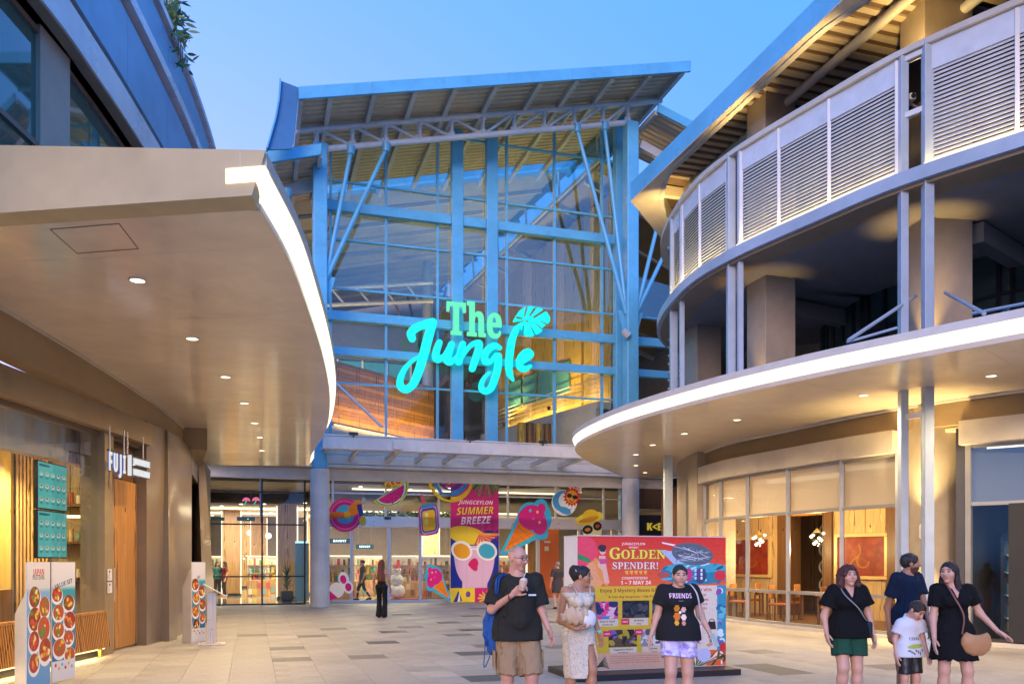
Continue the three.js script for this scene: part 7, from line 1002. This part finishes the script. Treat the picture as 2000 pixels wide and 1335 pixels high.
{
  const t = thing('menu_standee', 'folded cardboard menu standee printed with bowls of food before the restaurant bench', 'standee');
  const pan = (a, b, y0, y1, mat, name, th = 0.012) => { const n = V(-(b.z - a.z), 0, b.x - a.x).normalize(); if (n.dot(FW) > 0 && Math.abs(n.dot(FW)) > 0.3) n.negate(); else if (n.dot(RT) < 0) n.negate(); mesh(name + '_board', slab([a, b], [a.clone().addScaledVector(n, -th), b.clone().addScaledVector(n, -th)], y0, y1, y0, y1, 0), m.white, t); const U = (p, y) => V(p.x, y, p.z).addScaledVector(n, 0.002); mesh(name + '_print', quadUV(U(a, y0 + 0.004), U(b, y0 + 0.004), U(b, y1 - 0.004), U(a, y1 - 0.004)), mat, t, true); };
  pan(W(-5.9, 10.2), W(-5.98, 10.86), 0, 1.6, printMat(256, 620, (x, w, h) => dishes(x, w, h, 4, 7, ['JAPAN', 'FESTIVAL'])), 'front');
  pan(W(-6.02, 10.98), W(-5.99, 11.5), 0.02, 1.6, printMat(256, 780, (x, w, h) => dishes(x, w, h, 7, 8, ['VALUE SET', ''])), 'side');
  mesh('wing', hexa([W(-5.9, 10.2, 0), W(-6.16, 10.4, 0), W(-6.17, 10.41, 0), W(-5.91, 10.21, 0)], [W(-5.9, 10.2, 1.25), W(-6.16, 10.4, 0.95), W(-6.17, 10.41, 0.95), W(-5.91, 10.21, 1.25)]), m.white, t); mesh('spine', box(0.03, 1.55, 0.03, W(-6.06, 10.95).x, 0.775, W(-6.06, 10.95).z), m.white, t);
}
{
  const t = thing('menu_standee', 'white folded menu standee seen edge on against the curved taupe wall', 'standee'), q = [W(-6.56, 16.7), W(-6.35, 16.6), W(-6.2, 16.5)];
  mesh('wing', hexa([V(q[0].x, 0, q[0].z), V(q[1].x, 0, q[1].z), V(q[1].x, 0, q[1].z - 0.02), V(q[0].x, 0, q[0].z - 0.02)], [V(q[0].x, 1.1, q[0].z), V(q[1].x, 1.5, q[1].z), V(q[1].x, 1.5, q[1].z - 0.02), V(q[0].x, 1.1, q[0].z - 0.02)]), m.cream, t);
  const b = q[1], c = W(-6.2, 16.9); mesh('panel', slab([b, c], [b.clone().addScaledVector(RT, 0.02), c.clone().addScaledVector(RT, 0.02)], 0, 1.6, 0, 1.6, 0), m.white, t); const U = (p, y) => V(p.x, y, p.z).addScaledVector(RT, 0.023); mesh('print', quadUV(U(b, 0.02), U(c, 0.02), U(c, 1.58), U(b, 1.58)), printMat(128, 400, (x, w, h) => dishes(x, w, h, 9, 7, ['SET', ''])), t, true);
}
{
  const p = onY(413, 1258), t = thing('menu_pedestal', 'stainless steel pedestal with tilted reading tray near the restaurant wall', 'menu stand', p, -YAW + 0.35);
  mesh('base_plate', rbox(0.5, 0.03, 0.42, 0, 0.015, 0, 0.006, 1), m.stainless, t); mesh('post', rbox(0.17, 0.98, 0.1, 0.0, 0.52, 0, 0.01), m.stainless, t); mesh('tray', rbox(0.5, 0.02, 0.36, 0, 0, 0, 0.006, 1).rotateZ(-0.52).translate(0.06, 1.05, 0), m.stainless, t); mesh('tray_lip', box(0.02, 0.05, 0.36).rotateZ(-0.52).translate(0.275, 0.945, 0), m.stainless, t); mesh('screw', new THREE.CylinderGeometry(0.018, 0.018, 0.01, 12).rotateX(1.57).translate(0, 0.3, 0.053), m.frame, t);
}
{
  const t = thing('notice_card', 'pair of small white notice cards fixed to the jamb beside the wooden door', 'notice'), U = (l, z, y) => W(l, z, y);
  [[1.28, 1.48, 21], [1.06, 1.25, 23]].forEach(([y0, y1, sd]) => { const a = [U(-6.972, 14.46, y0), U(-6.99, 14.66, y0), U(-6.99, 14.66, y1), U(-6.972, 14.46, y1)]; mesh('card', quadUV(...a), printMat(64, 64, (x, w, h) => { const q = mulberry(sd); x.fillStyle = '#ddd3d2'; x.fillRect(0, 0, w, h); x.fillStyle = '#4b4670'; x.fillRect(22, 8, 20, 14); x.fillStyle = '#8a8088'; for (let k = 0; k < 6; k++) x.fillRect(8, 28 + k * 5, 20 + q() * 28, 2); }), t, true); });
}
// ---------------------------------------------------------------- what stands inside the mall
const onFloor = (px, t) => W((px - 1000) / FOC * t, t, 0.003);
{
  const p = onFloor(560, 34.2), t = thing('potted_plant', 'leafy plant in dark green pot inside the glazed bay beside a timber column', 'potted plant', p);
  mesh('pot', new THREE.LatheGeometry([[0, 0], [0.2, 0], [0.25, 0.1], [0.255, 0.4], [0.235, 0.42], [0.22, 0.38], [0, 0.36]].map(([a, b]) => new THREE.Vector2(a, b)), 24), M([0.05, 0.07, 0.05], 0.5), t);
  const lf = new THREE.Shape(); lf.moveTo(0, 0); lf.quadraticCurveTo(0.07, 0.14, 0, 0.4); lf.quadraticCurveTo(-0.07, 0.14, 0, 0); const g = new THREE.ShapeGeometry(lf, 4), mats = [M([0.05, 0.12, 0.03], 0.45), M([0.09, 0.18, 0.05], 0.45)];
  for (let k = 0; k < 46; k++) { const y = 0.45 + (k / 46) * 0.75; mesh('leaf', g.clone().rotateX(rr(0.5, 1.15)).rotateY(k * 2.4).translate(0, y, 0), mats[k % 2], t); } mesh('stem', rod(V(0, 0.3, 0), V(0, 1.25, 0), 0.02, 0.01, 6), m.brown, t);
}
{
  const p = onFloor(589, 34.4), t = thing('ticket_kiosk', 'tall pale green cabinet with lit top behind the glazed bay', 'cabinet', p); mesh('cabinet', rbox(0.55, 2.35, 0.5, 0, 1.19, 0, 0.02), M([0.25, 0.42, 0.36], 0.3, { clearcoat: 0.5 }), t); mesh('lit_cap', box(0.5, 0.08, 0.44, 0, 2.4, 0), glow([0.5, 0.95, 1], 1.2), t); mesh('door_seam', [box(0.008, 2.2, 0.004, 0, 1.2, 0.252), box(0.5, 0.008, 0.004, 0, 1.1, 0.252)], m.dark, t);
}
{
  const p = onFloor(470, 45), t = thing('light_arch', 'arch of small bulbs over a stall inside the mall seen through the bay', 'light decoration', p); mesh('arch', new THREE.TorusGeometry(1.5, 0.05, 8, 40, Math.PI).scale(1, 0.5, 1).translate(0, 1.1, 0), m.brown, t); for (let k = 0; k < 60; k++) { const a = k / 59 * Math.PI, r = 1.5 + rr(-0.4, 0.25); mesh('bulb', new THREE.SphereGeometry(rr(0.02, 0.05), 8, 6).translate(Math.cos(a) * r, 1.1 + Math.sin(a) * r * 0.5 + rr(-0.12, 0.12), rr(-0.1, 0.2)), m.linear, t); }
  for (const s of [-1, 1]) mesh('leg', box(0.12, 1.1, 0.12, s * 1.5, 0.55, 0), m.wood, t);
}
function stall(px, t, label, turn, w, seed, cols) {
  const q = mulberry(seed), o = thing('display_stall', label, 'shop display', onFloor(px, t), turn, 'shop displays behind the doors');
  mesh('cabinet', rbox(w, 0.75, 0.7, 0, 0.375, 0, 0.02), m.woodPale, o); mesh('back_panel', box(w, 1.9, 0.05, 0, 0.95, -0.34), m.white, o); for (const y of [1.05, 1.45]) mesh('shelf', box(w, 0.03, 0.34, 0, y, -0.16), m.woodPale, o);
  for (const y of [0.75, 1.065, 1.465]) for (let x = -w / 2 + 0.12; x < w / 2 - 0.08; x += 0.16 + q() * 0.12) { const h = 0.12 + q() * 0.2, c = cols[Math.floor(q() * cols.length)]; mesh('product', q() < 0.5 ? box(0.09 + q() * 0.07, h, 0.12, x, y + h / 2, -0.12 + q() * 0.12) : new THREE.CylinderGeometry(0.05, 0.055, h, 10).translate(x, y + h / 2, -0.1 + q() * 0.1), M(c, 0.5), o); }
  for (let x = -w / 2 + 0.1; x < w / 2 - 0.05; x += 0.2) mesh('drawer_front', box(0.17, 0.26, 0.02, x, 0.5 - 0.28 * Math.floor(q() * 2), 0.36), M(cols[Math.floor(q() * cols.length)], 0.5), o);
  mesh('shelf_light', box(w - 0.1, 0.03, 0.04, 0, 1.86, -0.28), m.linear, o);
}
const sweet = [[0.5, 0.05, 0.06], [0.7, 0.6, 0.5], [0.1, 0.35, 0.35], [0.6, 0.35, 0.05], [0.06, 0.2, 0.1], [0.6, 0.3, 0.35], [0.12, 0.08, 0.06]];
stall(660, 37, 'display stall with bright packets just inside the doors beside the white column', 0.1, 1.5, 3, sweet); stall(722, 39.5, 'white backed display stall behind the striding person in olive', 0.05, 1.3, 5, sweet); stall(800, 38, 'display stall heaped with brown goods behind the snowman figure', -0.1, 1.6, 9, [[0.25, 0.12, 0.05], [0.4, 0.25, 0.1], [0.5, 0.06, 0.05], [0.6, 0.5, 0.35]]); stall(856, 37, 'tall display stall of dark jars behind the small ice cream sticker', -0.15, 1.4, 12, [[0.2, 0.1, 0.05], [0.45, 0.3, 0.1], [0.1, 0.12, 0.06], [0.55, 0.1, 0.06]]); stall(990, 40, 'display stall half hidden by the bald man', 0, 1.6, 15, sweet);
{
  const p = onFloor(775, 36.2), t = thing('snowman_figure', 'white snowman figure standing on a red mat inside the doors', 'decoration', p); const wh = M([0.75, 0.72, 0.66], 0.7, { bumpMap: grit, bumpScale: 0.006 });
  mesh('lower_ball', new THREE.SphereGeometry(0.36, 24, 16).scale(1, 0.9, 1).translate(0, 0.34, 0), wh, t); mesh('middle_ball', new THREE.SphereGeometry(0.28, 24, 16).translate(0, 0.82, 0), wh, t); mesh('head_ball', new THREE.SphereGeometry(0.2, 20, 14).translate(0, 1.2, 0), wh, t); mesh('cap', new THREE.ConeGeometry(0.17, 0.24, 16).translate(0, 1.44, 0), M([0.5, 0.04, 0.04], 0.7), t); mesh('nose', new THREE.ConeGeometry(0.03, 0.14, 10).rotateX(1.57).translate(0, 1.2, 0.25), M([0.6, 0.2, 0.03], 0.6), t); for (const s of [-1, 1]) mesh('eye', new THREE.SphereGeometry(0.022, 8, 6).translate(s * 0.07, 1.26, 0.185), m.black, t); mesh('mat', box(1.9, 0.02, 0.8, 0.2, 0.008, 0), M([0.5, 0.06, 0.05], 0.8), t);
}
function hungSign(label, px, py, t, w, h, text, col, bg) { const p = onT(px, py, t), o = thing('shop_sign', label, 'sign', p, 0, undefined); const tx = canvasTex(256, Math.round(256 * h / w), (x, W_, H_) => { x.fillStyle = bg; x.fillRect(0, 0, W_, H_); x.fillStyle = col; x.font = 'bold ' + Math.round(H_ * 0.72) + 'px sans-serif'; x.textAlign = 'center'; x.textBaseline = 'middle'; x.fillText(text, W_ / 2, H_ / 2, W_ * 0.94); }); mesh('panel', box(w, h, 0.08, 0, 0, 0), m.dark, o); mesh('lit_face', quadUV(V(-w / 2 + 0.01, -h / 2 + 0.01, 0.044), V(w / 2 - 0.01, -h / 2 + 0.01, 0.044), V(w / 2 - 0.01, h / 2 - 0.01, 0.044), V(-w / 2 + 0.01, h / 2 - 0.01, 0.044)), new THREE.MeshStandardMaterial({ color: 0x111111, emissive: 0xffffff, emissiveMap: tx, emissiveIntensity: 1.3 }), o, true); for (const s of [-1, 1]) mesh('hanger', rod(V(s * w * 0.35, h / 2, 0), V(s * w * 0.35, Math.max(h / 2 + 0.1, 3.66 - p.y), 0), 0.012), m.frame, o); return o; }
hungSign('lit shop name above the stall beside the white column', 663, 1056, 38, 1.1, 0.22, 'BAVIPIT', '#dff6f4', '#1b2c2a'); hungSign('lit shop name hanging behind the striding person', 712, 1067, 38.5, 0.8, 0.2, 'SERVOT', '#e6fbf8', '#20403c'); hungSign('dark direction sign with white arrow symbols above the timber columns', 480, 1013, 36.5, 0.75, 0.17, '⌂ ↑ +', '#e8f7ec', '#14231b'); hungSign('dark direction sign with small white marks at the far end of the bay', 424, 1013, 37.5, 0.6, 0.15, '← ▪▪▪', '#e8f7ec', '#14231b');
{
  const p = onT(700, 1009, 37.5), t = thing('planted_ledge', 'row of green leaves on the white ledge above the automatic doors inside', 'plants', p); t.userData.kind = 'stuff'; mesh('ledge', box(6.6, 0.24, 0.4, 1.6, -0.2, 0), m.white, t); const g = new THREE.PlaneGeometry(0.14, 0.07), s = [[], []]; for (let k = 0; k < 700; k++) s[k % 2].push(g.clone().rotateX(rr(-1.4, 1.4)).rotateY(rr(0, 6.28)).translate(rr(-1.6, 4.8), rr(-0.1, 0.28), rr(-0.2, 0.2))); mesh('foliage', s[0], M([0.04, 0.12, 0.02], 0.5), t); mesh('foliage', s[1], M([0.1, 0.22, 0.03], 0.5), t);
}
for (const [px, t, w, label, mm] of [[1023, 36, 0.9, 'orange timber screen with lit edge behind the bald man', m.wood], [1070, 38, 1.0, 'orange red poster wall behind the grey haired person', M([0.62, 0.13, 0.03], 0.5)]]) { const o = thing('wall_screen', label, 'screen wall', onFloor(px, t)); mesh('board', box(w, 3.4, 0.12, 0, 1.7, 0), mm, o); mesh('edge_light', box(0.06, 3.3, 0.05, px < 1050 ? 0.1 : -w / 2, 1.7, 0.08), m.led, o); if (px > 1050) { mesh('white_mark', [box(0.3, 0.08, 0.01, -0.05, 2.5, 0.067), box(0.2, 0.2, 0.01, -0.08, 2.2, 0.067)], m.white, o); } }
{
  const p = onZ(1276, 1026, -32.0), t = thing('gold_sign', 'gold letters on a dark shop front between the white column and the corner pier', 'sign', V(p.x, p.y, -32.0)); const g = new TextGeometry('K<E', { font: sansBold, size: 0.5, depth: 0.06, curveSegments: 3 }); g.computeBoundingBox(); g.scale(0.7 / g.boundingBox.max.x, 0.62, 1).translate(-0.35, -0.2, 0.06); mesh('letters', g, glow([0.85, 0.6, 0.06], 0.5), t); mesh('fascia', box(1.5, 0.9, 0.08, 0, 0, 0), m.dark, t); mesh('timber_panel', [box(1.5, 0.8, 0.08, 0, 1.15, -0.1), box(1.5, 0.05, 0.1, 0, 0.72, -0.06)], m.woodDark, t); mesh('lower_front', box(1.5, 2.2, 0.08, 0, -1.6, -0.1), m.woodDark, t);
}

{
  for (const [px, t, w, label, c] of [[436, 41, 1.6, 'pale counter with coloured goods beside the two people inside the bay', 3], [505, 39.5, 1.0, 'yellow and white counter in front of the bulb arch inside the bay', 31], [530, 43, 1.3, 'dark shelf unit with bright packs behind the timber column with lit edges', 8]]) stall(px, t, label, 0.05, w, 60 + c, [[0.6, 0.5, 0.08], [0.2, 0.4, 0.5], [0.5, 0.1, 0.1], [0.7, 0.65, 0.55], [0.1, 0.25, 0.12]]);
  for (const [px, py, t, label] of [[447, 1050, 43, 'globe pendant lamp over the pale counter inside the bay'], [524, 1046, 44, 'globe pendant lamp over the dark shelf unit inside the bay'], [487, 1040, 48, 'globe pendant lamp deep inside the bay between timber columns']]) { const p = onT(px, py, t), o = thing('globe_pendant', label, 'pendant lamp', p, 0, 'globe lamps in the mall'); mesh('globe', new THREE.SphereGeometry(0.16, 16, 12), m.linear, o); mesh('cord', rod(V(0, 0.15, 0), V(0, 4.0 - p.y, 0), 0.012), m.dark, o); }
  const o = thing('neon_flower_sign', 'pink and green glowing flower shapes above the timber columns inside the bay', 'neon sign', onT(494, 978, 36.2)); for (const [x, y] of [[-0.28, 0.0], [0.12, 0.02]]) { for (let k = 0; k < 3; k++) mesh('petal', new THREE.SphereGeometry(0.09, 10, 8).scale(0.55, 1.1, 0.3).rotateZ(-0.7 + k * 0.7).translate(x + (k - 1) * 0.09, y + 0.06, 0), glow([0.95, 0.15, 0.35], 0.9), o); mesh('stalk', path([[x, y, 0], [x - 0.04, y - 0.1, 0], [x - 0.12, y - 0.2, 0]], 0.025, 10), glow([0.1, 0.8, 0.5], 0.7), o); } mesh('hanger', rod(V(-0.1, 0.1, 0), V(-0.1, 0.9, 0), 0.012), m.frame, o);
}
renderer.render(scene, camera);
